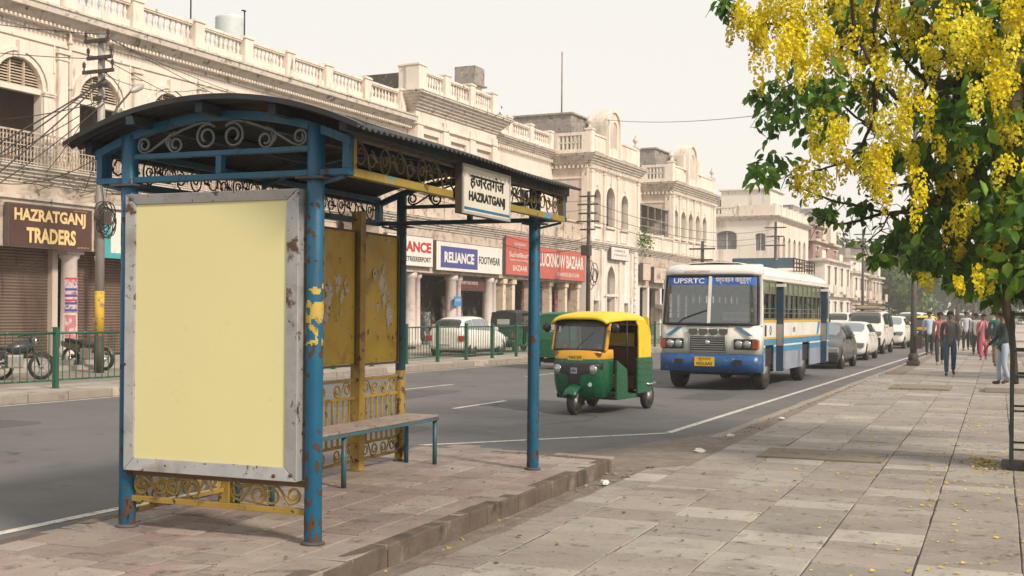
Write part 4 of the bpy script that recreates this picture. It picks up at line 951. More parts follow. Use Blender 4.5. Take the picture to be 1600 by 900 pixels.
b = MB(); b.box(.001, .008, 0, w, 0, .16); b.box(.001, .008, 0, .25, .16, h); b.build('border', m_teal, B); lt(B, 'STORE', 1.2, .7, 1.6, .3, m_teal); lt(B, 'cloth & silk', 1.2, .35, 1.6, .16, m_teal)
B, w, h = board('shop_sign', 'white shop board with red capitals, left of the blue and white footwear board', 38.9, 42.5, -23.92, 3.41, 4.64, m_swhite)
lt(B, 'RELIANCE', .12, .58, 3.3, .42, m_lred, .04); lt(B, 'ETREERERPORT', 1.4, .2, 2.0, .2, m_black, .01)
B, w, h = board('shop_sign', 'white footwear shop board with indigo name panel and dark thin letters', 42.76, 48.98, -23.92, 3.32, 4.57, m_swhite)
b = MB(); b.box(.001, .01, .38, 3.72, .15, 1.04); b.build('name_panel', m_sblue, B); lt(B, 'RELIANCE', .68, .36, 2.7, .46, m_swhite, .04, .016); lt(B, 'FOOTWEAR', 3.86, .42, 2.1, .34, m_black, .012)
B, w, h = board('shop_sign', 'tall coral red board with small pale lines, left of the long bazaar board', 49.35, 52.7, -23.92, 3.35, 5.2, m_red)
for z, s, y, ww, hh in ((1.42, 'SRI DUKAN', .9, 1.2, .12), (1.22, '1', 1.45, .06, .12), (.86, 'Suhailkurti', .35, 2.4, .24), (.66, 'ready made lucknow', .4, 2.3, .12), (.22, 'BAZAAR', .75, 1.6, .26)): lt(B, s, y, z, ww, hh, m_swhite, .01)
B, w, h = board('shop_sign', 'long coral red bazaar board with condensed white capitals on the annexe', 52.78, 59.15, -23.92, 3.28, 4.85, m_red)
lt(B, 'LUCKNOW BAZAAR', .35, .62, 5.75, .68, m_swhite, .03); lt(B, 'ENAMURDUBUCHZAR', 2.6, .2, 2.9, .2, m_swhite, .01)
B, w, h = board('shop_sign', 'small white lettered board over the pointed doorway of the pediment building', 62.1, 65.0, -23.55, 4.62, 5.36, m_swhite, .24)
lt(B, 'CAREOL JI', .5, .45, 1.7, .15, mat('letter_grey', (.2, .2, .22), .6), .01); lt(B, 'dr shadi medical hall', .4, .25, 2.0, .1, MATS['letter_grey'])
m_blank = mat('faded_board', (.56, .45, .35), .7, var=.1, layers=(((.42, .32, .24), .58, 4, .1),))
B, w, h = board('shop_sign', 'faded blank plaster coloured board right of the quoin strip', 67.35, 68.75, -23.5, 3.6, 4.65, m_blank, .25)
B, w, h = board('shop_sign', 'faded tan board with a framed inner panel beside the bus windscreen', 69.4, 72.1, -23.5, 3.5, 4.5, m_blank, .3)
b = MB(); b.box(.0, .02, .5, w - .5, .25, .8); b.build('inner_panel', m_worn, B)
B, w, h = board('shop_sign', 'dark inner shop board with red and white lines between the footwear shop columns', 45.6, 48.2, -24.35, 2.55, 3.1, mat('maroon_board', (.10, .03, .03), .6), .1)
lt(B, 'MURTI BAG HOUSE', .15, .28, 1.6, .14, m_swhite); lt(B, 'sale shop no 7', .15, .1, 1.6, .1, m_lred)
b = MB(); b.box(0, .02, -.32, .32, 0, .42); o = b.build('small_sign', mat('sky_blue_sign', (.04, .22, .45), .5), loc=WP(44.95, -24.08, 1.85), rz=-FA, label='small blue notice fixed to the round shop column behind the white hatchback', cat='sign'); text('OFFER', .45, .12, (.022, -.22, .2), (0, 1, 0), (0, 0, 1), m_swhite, o)
# bills pasted round the column at the left
B = thing('pasted_bills', 'strip of red and blue printed bills pasted on the round column under the brown board', 'poster', WP(25.27, -26.22, 0), -FA)
def wrapped(z0, z1, m, a0, a1, r=.253, nm='bill'):
    b = MB(); rows = [[(r * cos(a0 + (a1 - a0) * i / 8), r * sin(a0 + (a1 - a0) * i / 8), z) for i in range(9)] for z in (z0, z1)]
    b.grid(rows); return b.build(nm, m, B)
m_bill = mat('pink_bill', (.52, .40, .42), .7, var=.1, layers=(((.45, .15, .16), .56, 9, .03), ((.08, .12, .3), .62, 7, .02)))
wrapped(1.5, 2.5, m_bill, -1.3, .35); wrapped(.75, 1.42, mat('red_bill', (.45, .16, .17), .7, var=.2, layers=(((.55, .45, .45), .55, 6, .05),)), -1.2, .1)
for z, mm in ((2.44, m_lred), (2.12, m_sblue), (1.94, m_sblue), (1.72, m_sblue), (1.52, m_sblue), (1.82, m_lred)): wrapped(z, z + (.05 if mm is m_lred else .07), mm, -1.2, .25, .257, 'print_line')

# green street railing
m_rail = mat('green_railing', (.012, .082, .045), .45, var=.2, vs=3, layers=(((.10, .20, .13), .66, 5, .05), ((.03, .04, .025), .62, 6, .06)))
RL = thing('street_railing', 'green iron railing with square posts along the far kerb', 'railing', WP(13.4, -18.27, .02), -FA)
SP = 1.94
pm = MB(); pm.box(-.045, .045, -.045, .045, 0, 1.19); pm.box(-.05, .05, -.05, .05, 1.19, 1.215); pm.box(-.07, .07, -.07, .07, -.02, .012)
p0 = pm.build('post', m_rail, RL, loc=(0, 0, 0))
pn = MB(); pn.cyl((0, .046, 1.10), (0, SP - .046, 1.10), .024, n=8); pn.box(-.018, .018, .046, SP - .046, .15, .185)
for i in range(1, 11): y = i * SP / 11; pn.cyl((0, y, .185), (0, y, 1.085), .0105, n=5)
q0 = pn.build('bar_panel', m_rail, RL)
for i in range(1, 26):
    for o in (p0, q0):
        c = o.copy(); COL.objects.link(c); c.parent = RL; c.location = (0, i * SP, 0); c.rotation_euler = (rnd.uniform(-.006, .006), 0, 0)

# utility poles
m_pole = mat('grey_pole', (.33, .30, .27), .6, .1, var=.2, vs=2, streak=True, layers=(((.16, .11, .08), .6, 4, .1),))
m_ypole = mat('yellow_band', (.52, .33, .03), .6, var=.2, layers=(((.16, .1, .05), .58, 5, .1), ((.05, .035, .02), .66, 9, .04)))
m_iron = mat('dark_iron', (.05, .035, .028), .7, var=.3, vs=5)
m_wire = mat('black_cable', (.018, .016, .015), .6, var=0)
PO = thing('utility_pole', 'tall grey utility pole with five crossarms, cable coils and a yellow painted foot', 'utility pole', WP(22.9, -22.7, -.04), -FA)
b = MB(); b.m = 1; b.cyl((0, 0, 0), (0, 0, .95), .125, n=14); b.m = 2; b.cyl((0, 0, .95), (0, 0, 2.1), .122, .12, n=14); b.m = 0; b.tube([(0, 0, 2.1), (0, 0, 5), (0, 0, 8.7)], [.118, .105, .085], 14); b.build('shaft', [m_pole, m_iron, m_ypole], PO)
for z, l, dx in ((8.52, .82, -.05), (8.08, .85, .05), (7.73, 1.05, 0), (7.36, .62, .05), (7.05, .30, 0)):
    b = MB(); b.box(-l * .5 + dx, l * .5 + dx, -.15, -.09, z - .045, z + .045); b.box(-.1, .1, -.1, .1, z - .02, z + .02); b.build('crossarm', m_iron, PO)
    if z > 7.5:
        for y in (-l * .46, l * .46):
            b = MB(); b.lathe([(.02, 0), (.02, .08), (.05, .10), (.035, .15), (.05, .17), (.025, .22), (.01, .24)], 8, (y + dx, -.12, z + .045)); b.build('insulator', m_iron, PO)
b = MB(); b.tube([(.1, .05, 6.3), (.12, .45, 6.9), (.14, .92, 7.40)], [.03, .028, .025], 8); b.build('lamp_arm', m_iron, PO)
b = MB(); b.lathe([(.02, -.02), (.06, .04), (.10, .2), (.09, .38), (.04, .48)], 12, (.14, .90, 7.38), (.06, .75, .42)); b.build('lamp_head', mat('lamp_shell', (.36, .34, .30), .5, .2), PO)
R = random.Random(77)
for k in range(7):
    b = MB(); cy, cz, rr = R.uniform(-.1, .12), 3.95 + R.uniform(-.12, .1), R.uniform(.28, .42)
    b.tube([(.16 + .04 * sin(a * .9 + k), cy + rr * cos(a * pi / 10) * .8, cz + rr * 1.15 * sin(a * pi / 10)) for a in range(20)], .016, 5, closed=True); b.build('cable_coil', m_wire, PO)
b = MB(); b.box(.10, .26, -.13, .14, 3.8, 4.15); b.build('junction_box', m_iron, PO)
PO2 = thing('utility_pole', 'slender dark utility pole with crossarms and cable loops beside the red bazaar board', 'utility pole', WP(54.8, -22.0, -.04), -FA)
b = MB(); b.tube([(0, 0, 0), (0, 0, 4), (0, 0, 7.7)], [.11, .10, .08], 10); b.build('shaft', m_iron, PO2)
for z, l in ((7.45, .9), (7.05, 1.1), (6.6, 1.0), (6.2, 1.2), (5.8, .8)): b = MB(); b.box(-l * .5, l * .5, -.15, -.10, z - .04, z + .04); b.build('crossarm', m_iron, PO2)
for k in range(5):
    b = MB(); cy, cz, rr = R.uniform(-.2, .7), 3.4 + R.uniform(-.3, .5), R.uniform(.3, .5)
    b.tube([(.16, cy + rr * cos(a * pi / 9), cz + rr * sin(a * pi / 9)) for a in range(18)], .02, 5, closed=True); b.build('cable_coil', m_wire, PO2)
b = MB(); b.box(-.2, .22, -.5, -.1, 4.5, 5.0); b.build('junction_box', m_iron, PO2)
for (s, t, h, lb) in ((93.0, -21.5, 9.0, 'brown utility pole with crossarms in front of the pale corner building'), (118.0, -18.8, 10.0, 'thin grey street light pole before the brick topped building'), (73.3, -21.6, 6.3, 'short dark pole in front of the second pediment building')):
    P3 = thing('utility_pole', lb, 'utility pole', WP(s, t, -.04), -FA)
    b = MB(); b.tube([(0, 0, 0), (0, 0, h)], [.15, .10], 8); b.build('shaft', m_iron, P3)
    for z, l in ((h - .5, 1.7), (h - 1.2, 1.4), (h - 1.9, 1.6)): b = MB(); b.box(-l / 2, l / 2, -.16, -.1, z - .05, z + .05); b.build('crossarm', m_iron, P3)
def wire(p, q, sag, r=.009, label='', group=None, n=18):
    p = Vector(p); q = Vector(q); b = MB()
    b.tube([tuple(p.lerp(q, i / n) + Vector((0, 0, -4 * sag * (i / n) * (1 - i / n)))) for i in range(n + 1)], r, 4)
    b.build('overhead_wire', m_wire, label=label, cat='wire', group=group)
G1 = 'wires slung from the tall pole across the arcaded facade'; L1 = 'thin black wire slung from the tall grey utility pole across the cream arcaded facade'
for k, (s1, t1, z1, sag, r) in enumerate(((8, -22, 7.9, .5, .010), (9, -24, 7.6, .5, .010), (54.8, -22.1, 7.2, 1.3, .010), (54.8, -21.9, 6.8, 1.5, .010), (12, -19.5, 1.8, .3, .02), (12, -20, .6, .3, .02), (15.5, -23.5, 3.2, .3, .02), (16, -22, 2.6, .25, .014), (21.2, -25.8, 5.1, .2, .012), (24.0, -25.9, 5.3, .2, .012), (20, -25.8, 6.2, .2, .012), (25.5, -25.9, 5.0, .15, .012), (31, -25.9, 9.0, .3, .009), (40, -25.8, 9.3, .5, .009), (22.2, -25.7, 4.9, .3, .012))):
    wire(WP(22.9, -22.58, (8.65, 8.02, 8.6, 8.0, 7.55, 7.5, 7.5, 6.9, 7.0, 7.5, 6.95, 6.4, 7.6, 8.6, 5.6)[k]), WP(s1, t1, z1), sag, r, L1, G1)
for k in range(4): wire(WP(22.9 + (.5 if k % 2 else -.5), -22.58, 7.6 - .5 * (k // 2)), WP(22.9, -22.55, 4.2), .02, .009, 'thin drop cable hanging beside the shaft of the tall grey utility pole', 'drop cables on the tall pole')
wire(WP(61.8, -23.9, 12.4), (-2.54, 40.45, 9.0), .5, .013, 'long thin wire crossing the sky from the round pediment to the tree')
for z in (7.2, 6.7, 6.3): wire(WP(54.8, -22, z), WP(93.0, -21.5, z + 1.2), .9, .014, 'thin wire from the dark bazaar pole to the brown pole at the pale building', 'wires down the far side of the street')
for z in (5.4, 5.0): wire(WP(54.8, -22, z), WP(49, -24.0, z - .2), .4, .014, 'short slack wire from the dark pole to the shop terrace parapet', 'slack wires by the shop terrace')
# street lamps on the footpath side
def lamppost(x, y, h, label, box=True, r=.075):
    P_ = thing('street_lamp', label, 'street lamp', (x, y, 0), 0)
    b = MB(); b.tube([(0, 0, .3), (0, 0, 2.2), (0, 0, h)], [r * 1.45, r * 1.2, r * .8], 12); b.build('shaft', mat('lamp_post_grey', (.10, .092, .082), .6, .2, var=.25, vs=3), P_)
    b = MB(); b.box(-.2, .2, -.2, .2, 0, .16); b.lathe([(.17, .16), (.16, .34), (.12, .40)], 8); b.build('footing', m_iron, P_, bevel=.03)
    if box:
        b = MB(); b.box(.06, .28, -.14, .1, box, box + .42); b.build('switch_box', m_iron, P_, bevel=.02)
    b = MB(); b.tube([(0, 0, h - .05), (.6, 0, h + .3), (1.6, 0, h + .4)], .035, 6); b.build('lamp_arm', m_iron, P_)
    b = MB(); b.lathe([(.03, 0), (.12, .1), (.13, .5), (.04, .62)], 10, (1.5, 0, h + .4), (1, 0, .05)); b.build('lamp_head', MATS['lamp_shell'], P_)
lamppost(-2.54, 40.45, 9.0, 'nearest grey street lamp with thick footing, rising beside the walkers', .55)
lamppost(-2.60, 86.5, 8.0, 'distant street lamp with a box at mid height, above the man in white shirt', 2.5, .11)
lamppost(-1.7, 98, 8.5, 'distant plain street lamp, left of the pair beyond the pink dressed woman', False, .11)
lamppost(-.9, 95, 8.5, 'distant plain street lamp, right of the pair beyond the pink dressed woman', False, .11)
# iron covers and slabs in the footpath
def cover(x0, x1, y0, y1, label, h=.02):
    b = MB(); b.box(x0, x1, y0, y1, -.02, h)
    for k in range(3): xx = x0 + (k + .5) * (x1 - x0) / 3; b.lathe([(.03, h), (.03, h + .004), (.02, h + .006)], 8, (xx, (y0 + y1) / 2, 0))
    b.build('access_cover', mat('mossy_cover', (.20, .165, .12), .9, var=.2, vs=4, layers=(((.10, .09, .05), .55, 4, .1),), bump=.4), bevel=.006, label=label, cat='cover')
cover(-2.5, -1.16, 13.35, 14.25, 'wide mossy access slab set in the middle of the footpath'); cover(-2.2, -.95, 27.0, 28.6, 'far raised access slab in the footpath beyond the mossy one', .04)
b = MB(); b.box(-.26, 1.3, 27.0, 28.2, 0, .11); b.build('stone_step', m_kerb, bevel=.01, label='low dark stone step at the right under the standing men', cat='step')
# litter and fallen blossom
m_lit = mat('litter_white', (.6, .58, .54), .8); m_leafd = mat('dead_leaf', (.10, .06, .03), .9, var=.3, vs=9); m_petal = mat('fallen_petal', (.55, .38, .02), .8, var=.2, vs=9)
R = random.Random(12)
def scraps(name, n, fn, size, m, label, cat, zz=.006, up=.6):
    b = MB()
    for _ in range(n):
        x, y, z = fn(); s = size * R.uniform(.5, 1.3); a = R.uniform(0, 6.3); q = [(cos(a + k * 1.26 + R.uniform(-.3, .3)) * s * R.uniform(.6, 1.1), sin(a + k * 1.26) * s * R.uniform(.5, 1)) for k in range(5)]
        b.add([(x + u, y + v, z + zz + R.uniform(0, up) * s) for u, v in q], [(0, 1, 2, 3, 4)])
    b.build(name, m, label=label, cat=cat, kind='stuff')
def dens():
    while True:
        x, y = R.uniform(-3.4, 1.2), R.uniform(6, 24)
        if R.random() < math.exp(-((x - .2) ** 2) / 2.2): return x, y, 0
scraps('fallen_blossom', 800, dens, .020, m_petal, 'scattered yellow petals fallen on the footpath near the tree', 'petals')
scraps('blossom_drift', 170, lambda: (R.gauss(-.12, .11), R.gauss(13.9, .35), 0), .025, m_petal, 'small drift of yellow petals at the foot of the tree', 'petals')
scraps('kerb_blossom', 40, lambda: (R.uniform(-3.58, -3.2), R.uniform(5.5, 9.5), -.02), .016, m_petal, 'yellow petals in the dirt along the platform kerb', 'petals')
scraps('dead_leaves', 520, lambda: (R.uniform(-3.2, 1.0), R.uniform(6, 30), 0), .017, m_leafd, 'small brown dead leaves scattered over the footpath', 'leaves')
scraps('platform_leaves', 60, lambda: (R.uniform(-5.7, -3.6), R.uniform(5.6, 11.3), .12), .014, m_leafd, 'brown leaf bits on the shelter platform', 'leaves')
scraps('kerb_rubble', 420, lambda: (lambda y: (-3.28 + .02 * (y - 15) + R.gauss(0, .07) - (.35 * R.random() if y < 16 else 0), y, -.01 - (.05 if y < 16 and y > 12 else 0)))(R.uniform(10, 42)), .026, mat('gravel_bit', (.24, .20, .16), .9, var=.3, vs=20), 'gravel and rubbish gathered along the footpath kerb', 'gravel')
for (x, y, z, s, lb) in ((-3.38, 10.55, 0, .055, 'crumpled white paper scrap by the platform kerb'), (-3.2, 15.3, .0, .06, 'white scrap of litter at the kerb near the rickshaw'), (-3.05, 18.3, 0, .05, 'white scrap of litter on the kerb beyond the mossy slab'), (-3.2, 13.6, -.03, .08, 'flat pale litter strip in the dirt bend')):
    b = MB(); rows = []
    for j in range(5):
        th = pi * j / 4; rows.append([(s * sin(th) * cos(2 * pi * k / 7) * R.uniform(.7, 1.2), s * sin(th) * sin(2 * pi * k / 7) * R.uniform(.7, 1.2), s * .5 * (1 - cos(th)) * R.uniform(.7, 1)) for k in range(7)])
    b.grid(rows, closed_u=True, smooth=False); b.build('paper_scrap', m_lit, loc=(x, y, z), label=lb, cat='litter')
# ------------------------------------------------------------------ vehicles
m_tyre = mat('tyre_rubber', (.018, .017, .017), .85, var=.2, vs=8, layers=(((.07, .06, .05), .6, 3, .2),))
m_rim = mat('steel_rim', (.30, .28, .26), .45, .5, var=.2, vs=6)
m_blackp = mat('black_plastic', (.014, .014, .015), .45, var=.15)
m_chrome = mat('chrome', (.62, .62, .62), .2, .9, var=.05)
m_lens = mat('lamp_lens', (.36, .37, .37), .10, .55, var=.35, vs=30)
m_amber = mat('amber_lens', (.26, .055, .012), .25, var=.1)
m_redl = mat('red_lens', (.40, .015, .012), .2, var=.1)
m_plate = mat('yellow_plate', (.62, .38, .015), .5, var=.05)
m_glass = glass('vehicle_glass', (.62, .68, .68), .62)
m_gdark = glass('dark_side_glass', (.25, .28, .28), .5, k=.45, base=.02)
m_under = mat('underbody', (.012, .011, .011), .9, var=.2)
def wheel(parent, x, y, r, w, side=1, name='wheel'):
    T0 = Matrix.Translation(Vector((x, y, r)))
    b = MB(); b.T = T0; b.lathe([(r * .62, -w / 2), (r * .93, -w / 2), (r, -w * .36), (r, w * .36), (r * .93, w / 2), (r * .62, w / 2)], 28, (0, 0, 0), (1, 0, 0), caps=False); t = b.build(name, m_tyre, parent)
    b = MB(); b.T = T0; e = w * .5 * side; b.lathe([(r * .64, e * .96), (r * .60, e * .80), (r * .45, e * .55), (r * .20, e * .70), (r * .18, e * .98), (.001, e)], 20, (0, 0, 0), (1, 0, 0))
    for k in range(8): a = k * pi / 4; b.lathe([(r * .05, e * .5), (r * .05, e * .75)], 5, (0, r * .36 * cos(a), r * .36 * sin(a)), (1, 0, 0))
    b.build('rim', m_rim, t); return t
def lamp(parent, x, y, z, r, m=None, name='headlight', ax=(0, -1, 0), ring=True):
    b = MB(); b.lathe([(r, -.02), (r, .012), (r * .8, .024), (.001, .03)], 18, (x, y, z), ax); o = b.build(name, m or m_lens, parent)
    if ring: b = MB(); b.lathe([(r * 1.0, -.02), (r * 1.14, -.02), (r * 1.14, .016), (r * 1.0, .018)], 18, (x, y, z), ax, caps=False); b.build('lamp_ring', m_chrome, o)
    return o
# --- auto rickshaw, nose towards -y
def ushape(w, yf, yb, curve, n=22, rc=.16):
    P = [(w, yb), (w, (yb + yf + rc) / 2)]
    for i in range(n + 1):
        t = -1 + 2 * i / n; a = abs(t)
        x = -w * math.copysign(1 - (1 - a) ** 1.9, t) if False else -w * t
        P.append((x, yf + curve * a ** 2 + rc * max(0, (a - .72) / .28) ** 2.6))
    P += [(-w, (yb + yf + rc) / 2), (-w, yb)]
    return P
def rickshaw(label, loc, rz, green=(.002, .085, .034), top=(.66, .47, .015), black_top=False, plate='TWC 573', driver=False, group=None, hood=None):
    A = thing('auto_rickshaw', label, 'auto rickshaw', loc, rz, group)
    mg = mat('rickshaw_green', green, .28, var=.12, vs=2, layers=(((.012, .07, .035), .60, 3, .15), ((.05, .07, .05), .72, 9, .1))); my = mat('rickshaw_yellow', top, .5, var=.08, vs=2, layers=(((.45, .32, .02), .6, 3, .15),))
    mt = mat('black_canvas', (.02, .022, .022), .7, var=.2) if black_top else mat('green_hood', hood, .5, var=.1) if hood else my
    mband = mat('orange_yellow_band', (.62, .30, .012), .35, var=.06)
    # front cowl
    secs = [(.26, .40, -.10, .25), (.30, .46, -.17, .3), (.40, .50, -.24, .36), (.55, .525, -.28, .38), (.72, .535, -.285, .38), (.86, .535, -.265, .38), (.945, .53, -.235, .38)]
    b = MB(); rows = [[(x, y, z) for x, y in ushape(w, yf, yb, .14)] for z, w, yf, yb in secs]
    b.grid(rows); b.add([p for p in rows[0]], [tuple(range(len(rows[0])))]); b.build('front_cowl', mg, A, fixn=True)
    b = MB(); rows = [[(x, y, z) for x, y in ushape(w, yf, yb, .14)] for z, w, yf, yb in ((.945, .532, -.235, .38), (.96, .54, -.232, .38), (1.09, .535, -.19, .38), (1.105, .52, -.175, .38))]
    b.grid(rows); b.build('front_band', mband, A)
    def surf(x, z): # front surface y at x,z
        for (z0, w0, y0, _), (z1, w1, y1, _) in zip(secs[:-1], secs[1:]):
            if z <= z1: break
        k = min(1, max(0, (z - z0) / (z1 - z0))); w = w0 + (w1 - w0) * k; y = y0 + (y1 - y0) * k; a = min(1, abs(x) / w); return y + .14 * a ** 2 + .16 * max(0, (a - .72) / .28) ** 2.6
    # black mask with the two round lamps
    b = MB(); rows = []
    for j in range(9):
        v = j / 8; z = .48 + .40 * v; hw = (.10 + .06 * v) if v < .5 else .14 + (.50 - .14) * min(1, ((v - .5) / .18)) ** .7
        rows.append([(hw * (i / 12 * 2 - 1), surf(hw * (i / 12 * 2 - 1), z) - .010, z if not (v > .5 and abs(i - 6) > 3) else max(z, .66)) for i in range(13)])
    b.grid(rows); b.build('front_mask', m_blackp, A, solid=.008)
    for sx in (-1, 1): lamp(A, sx * .36, surf(.36, .76) - .012, .765, .072)
    b = MB(); b.box(-.065, .065, surf(0, .72) - .024, surf(0, .72) - .012, .70, .80); bd = b.build('badge', mat('badge_grey', (.35, .36, .36), .4, .5), A, bevel=.004)
    b = MB(); b.box(-.05, .05, surf(0, .72) - .030, surf(0, .72) - .024, .735, .755); b.box(-.035, .035, surf(0, .72) - .030, surf(0, .72) - .024, .77, .782); b.build('badge_mark', m_blackp, bd)
    b = MB(); b.box(-.15, .15, -.245, -.232, .925, 1.01); p = b.build('number_plate', m_plate, A); text(plate, .25, .05, (-.125, -.247, .942), (1, 0, 0), (0, 0, 1), m_black, p, ext=.001, bold=.02)
    b = MB()
    for sx in (-1, 1):
        b = MB(); x = sx * .40; b.box(x - .065, x + .065, -.135, -.10, 1.0, 1.06) if sx < 0 else b.box(x - .11, x + .09, -.145, -.10, 1.0, 1.055); b.build('indicator', m_amber, A, bevel=.006)
    b = MB(); b.lathe([(.042, 0), (.042, .006), (.0, .008)], 6, (.30, surf(.30, .52) - .002, .52), (.12, -1, -.05)); b.build('gas_sticker', mat('sticker', (.5, .56, .6), .5), A)
    # windscreen with frame, pillars
    zb, zt, yb_, yt = 1.10, 1.565, -.165, .02
    def wp(x, z): k = (z - zb) / (zt - zb); return (x, yb_ + (yt - yb_) * k + .10 * (abs(x) / .5) ** 2, z)
    b = MB(); b.grid([[wp(.485 * (i / 8 * 2 - 1), zb + (zt - zb) * j / 4) for i in range(9)] for j in range(5)]); b.build('windscreen', m_glass, A)
    b = MB(); N = 10
    L_ = [wp(.50 * (i / N * 2 - 1), zb + .0) for i in range(N + 1)] + [wp(.50, zb + (zt - zb) * j / 4) for j in range(1, 5)] + [wp(.50 * (1 - i / N * 2), zt) for i in range(1, N + 1)] + [wp(-.50, zt - (zt - zb) * j / 4) for j in range(1, 4)]
    b.tube(L_, .026, 6, closed=True); b.build('windscreen_rubber', m_blackp, A)
    b = MB(); b.grid([[tuple(Vector(wp(.49 * (i / 8 * 2 - 1), z)) + Vector((0, -.012, 0))) for i in range(9)] for z in (1.50, 1.575)]); b.build('sun_strip', mat('dark_sun_strip', (.05, .015, .012), .4), A)
    b = MB(); b.tube([wp(0.0, zb + .03), wp(.10, zb + .12), wp(.30, zt - .16)], .009, 5); b.build('wiper', m_blackp, A)
    for sx in (-1, 1):
        b = MB(); q0, q1 = wp(sx * .53, 1.09), wp(sx * .54, 1.60); b.hexa([(q0[0] - .035, q0[1] - .01, 1.09), (q0[0] + .03, q0[1] + .005, 1.09), (q0[0] + .03, q0[1] + .09, 1.09), (q0[0] - .035, q0[1] + .09, 1.09), (q1[0] - .03, q1[1] - .01, 1.62), (q1[0] + .025, q1[1], 1.62), (q1[0] + .025, q1[1] + .08, 1.62), (q1[0] - .03, q1[1] + .08, 1.62)]); b.build('pillar', mband, A, bevel=.008)
    # canopy
    def roofsec(y, w, zc, zs):
        P = []
        for i in range(17):
            a = -1 + 2 * i / 16; x = w * math.copysign(min(1, abs(a) * 1.02), a); P.append((x, y, zc - (zc - zs) * abs(a) ** 5))
        return P
    b = MB(); rows = [roofsec(-.06, .555, 1.615, 1.53), roofsec(-.055, .575, 1.66, 1.55), roofsec(.05, .59, 1.695, 1.57), roofsec(.25, .605, 1.71, 1.58), roofsec(.8, .625, 1.745, 1.60), roofsec(1.5, .635, 1.74, 1.60), roofsec(2.0, .635, 1.715, 1.56), roofsec(2.22, .63, 1.66, 1.46)]
    rows += [[(x * k, y, min(z, zz)) for (x, _, z), in zip([(p,) for p in roofsec(0, .63, zz, zz - .1)])] for y, zz, k in ()]
    b.grid(rows); b.build('canopy', mt, A, solid=.02)
    for sx in (-1, 1): # rear side curtains
        b = MB(); P = [(1.42, 1.60), (1.42, 1.56), (1.53, 1.49), (1.56, 1.2), (1.57, .93), (2.30, .93), (2.29, 1.3), (2.22, 1.47), (2.0, 1.575), (1.7, 1.61)]
        b.prism(P, 'x', sx * .612, sx * .636); b.build('side_curtain', mt, A)
    b = MB(); b.hexa([(-.61, 2.29, .93), (.61, 2.29, .93), (.61, 2.31, .93), (-.61, 2.31, .93), (-.60, 2.20, 1.50), (.60, 2.20, 1.50), (.60, 2.22, 1.50), (-.60, 2.22, 1.50)])
    b2 = MB(); b2.box(-.31, .31, 2.25, 2.285, 1.14, 1.36); rc = b.build('rear_curtain', mt, A); b2.build('rear_window', mat('cloudy_plastic', (.42, .42, .40), .3), rc, bevel=.01)
    b = MB(); b.hexa([(-.60, 2.2, 1.49), (.60, 2.2, 1.49), (.62, 2.235, 1.44), (-.62, 2.235, 1.44), (-.60, 2.18, 1.66), (.60, 2.18, 1.66), (.61, 2.23, 1.64), (-.61, 2.23, 1.64)]); b.build('canopy_hem', mt, A)
    # tub
    b = MB(); P = [(1.47, .30), (1.47, .90), (1.50, .94), (2.33, .94), (2.37, .80), (2.36, .42), (2.25, .30)]
    for sx in (-1, 1): b.prism(P, 'x', sx * .60, sx * .655)
    b.box(-.60, .60, 2.30, 2.355, .36, .93); b.build('rear_tub', mg, A, bevel=.012)
    b = MB()
    for sx in (-1, 1):
        for z in (.50, .62, .74, .84): b.box(*sorted((sx * .655, sx * .667)), 1.50, 2.33, z, z + .02)
    b.build('tub_rib', mg, A)
    b = MB(); b.box(-.60, .60, .30, 2.3, .26, .31); b.box(-.62, .62, .40, 1.5, .24, .30); b.build('floor_pan', m_under, A)
    for sx in (-1, 1):
        b = MB(); P = [(.36, .28), (.36, .93), (.42, .93), (.46, .80), (.95, .74), (.97, .50), (.97, .34), (1.46, .34), (1.46, .25), (.40, .25)]
        P2 = [(.36, .26), (.36, .92), (.90, .76), (.94, .70), (.97, .36), (1.10, .31), (1.47, .31), (1.47, .24), (.4, .24)]
        b.prism(P2, 'x', sx * .575, sx * .625); b.build('side_panel', mg, A, bevel=.01)
        b = MB(); b.cyl((sx * .60, .95, .7), (sx * .605, .93, 1.60), .014, n=8); b.build('post', m_blackp, A)
        b = MB(); b.tube([(sx * .66, 1.95, .46), (sx * .70, 2.1, .45), (sx * .70, 2.42, .46), (sx * .5, 2.46, .46)], .018, 6); b.build('side_bumper', m_chrome, A)
        b = MB(); b.tube([(sx * .53, .10, 1.40), (sx * .62, .02, 1.42), (sx * .68, 0, 1.46)], .008, 5); b.lathe([(.03, 0), (.085, .02), (.085, .05), (.0, .06)], 12, (sx * .70, -.01, 1.47), (0, 1, 0)); b.build('mirror', m_blackp, A)
        b = MB(); b.box(sx * .56 - .07, sx * .56 + .07, 2.28, 2.30, .10, .40); b.build('mud_flap', m_blackp, A)
        b = MB(); b.box(sx * .50 - .06, sx * .50 + .06, 2.36, 2.40, .60, .78); b.build('tail_lamp', m_redl, A, bevel=.008)
    b = MB(); b.box(-.55, .55, 1.55, 2.2, .36, .62); b.box(-.57, .57, 2.05, 2.25, .62, 1.12); b.build('rear_seat', mat('maroon_seat', (.10, .025, .02), .6, var=.2), A, bevel=.03)
    b = MB(); b.box(-.25, .25, .72, 1.05, .45, .66); b.box(-.25, .25, 1.05, 1.12, .5, 1.0); b.build('driver_seat', MATS['maroon_seat'], A, bevel=.03)
    b = MB(); b.box(-.50, .50, .30, .38, .30, .95); b.build('bulkhead', m_under, A)
    b = MB(); b.tube([(-.30, .28, 1.05), (-.15, .20, 1.08), (.15, .20, 1.08), (.30, .28, 1.05)], .015, 6); b.cyl((0, .2, 1.06), (0, .1, .6), .02, n=6); b.build('handlebar', m_blackp, A)
    # front wheel with mudguard
    wheel(A, 0, -.20, .225, .11); b = MB(); rows = []
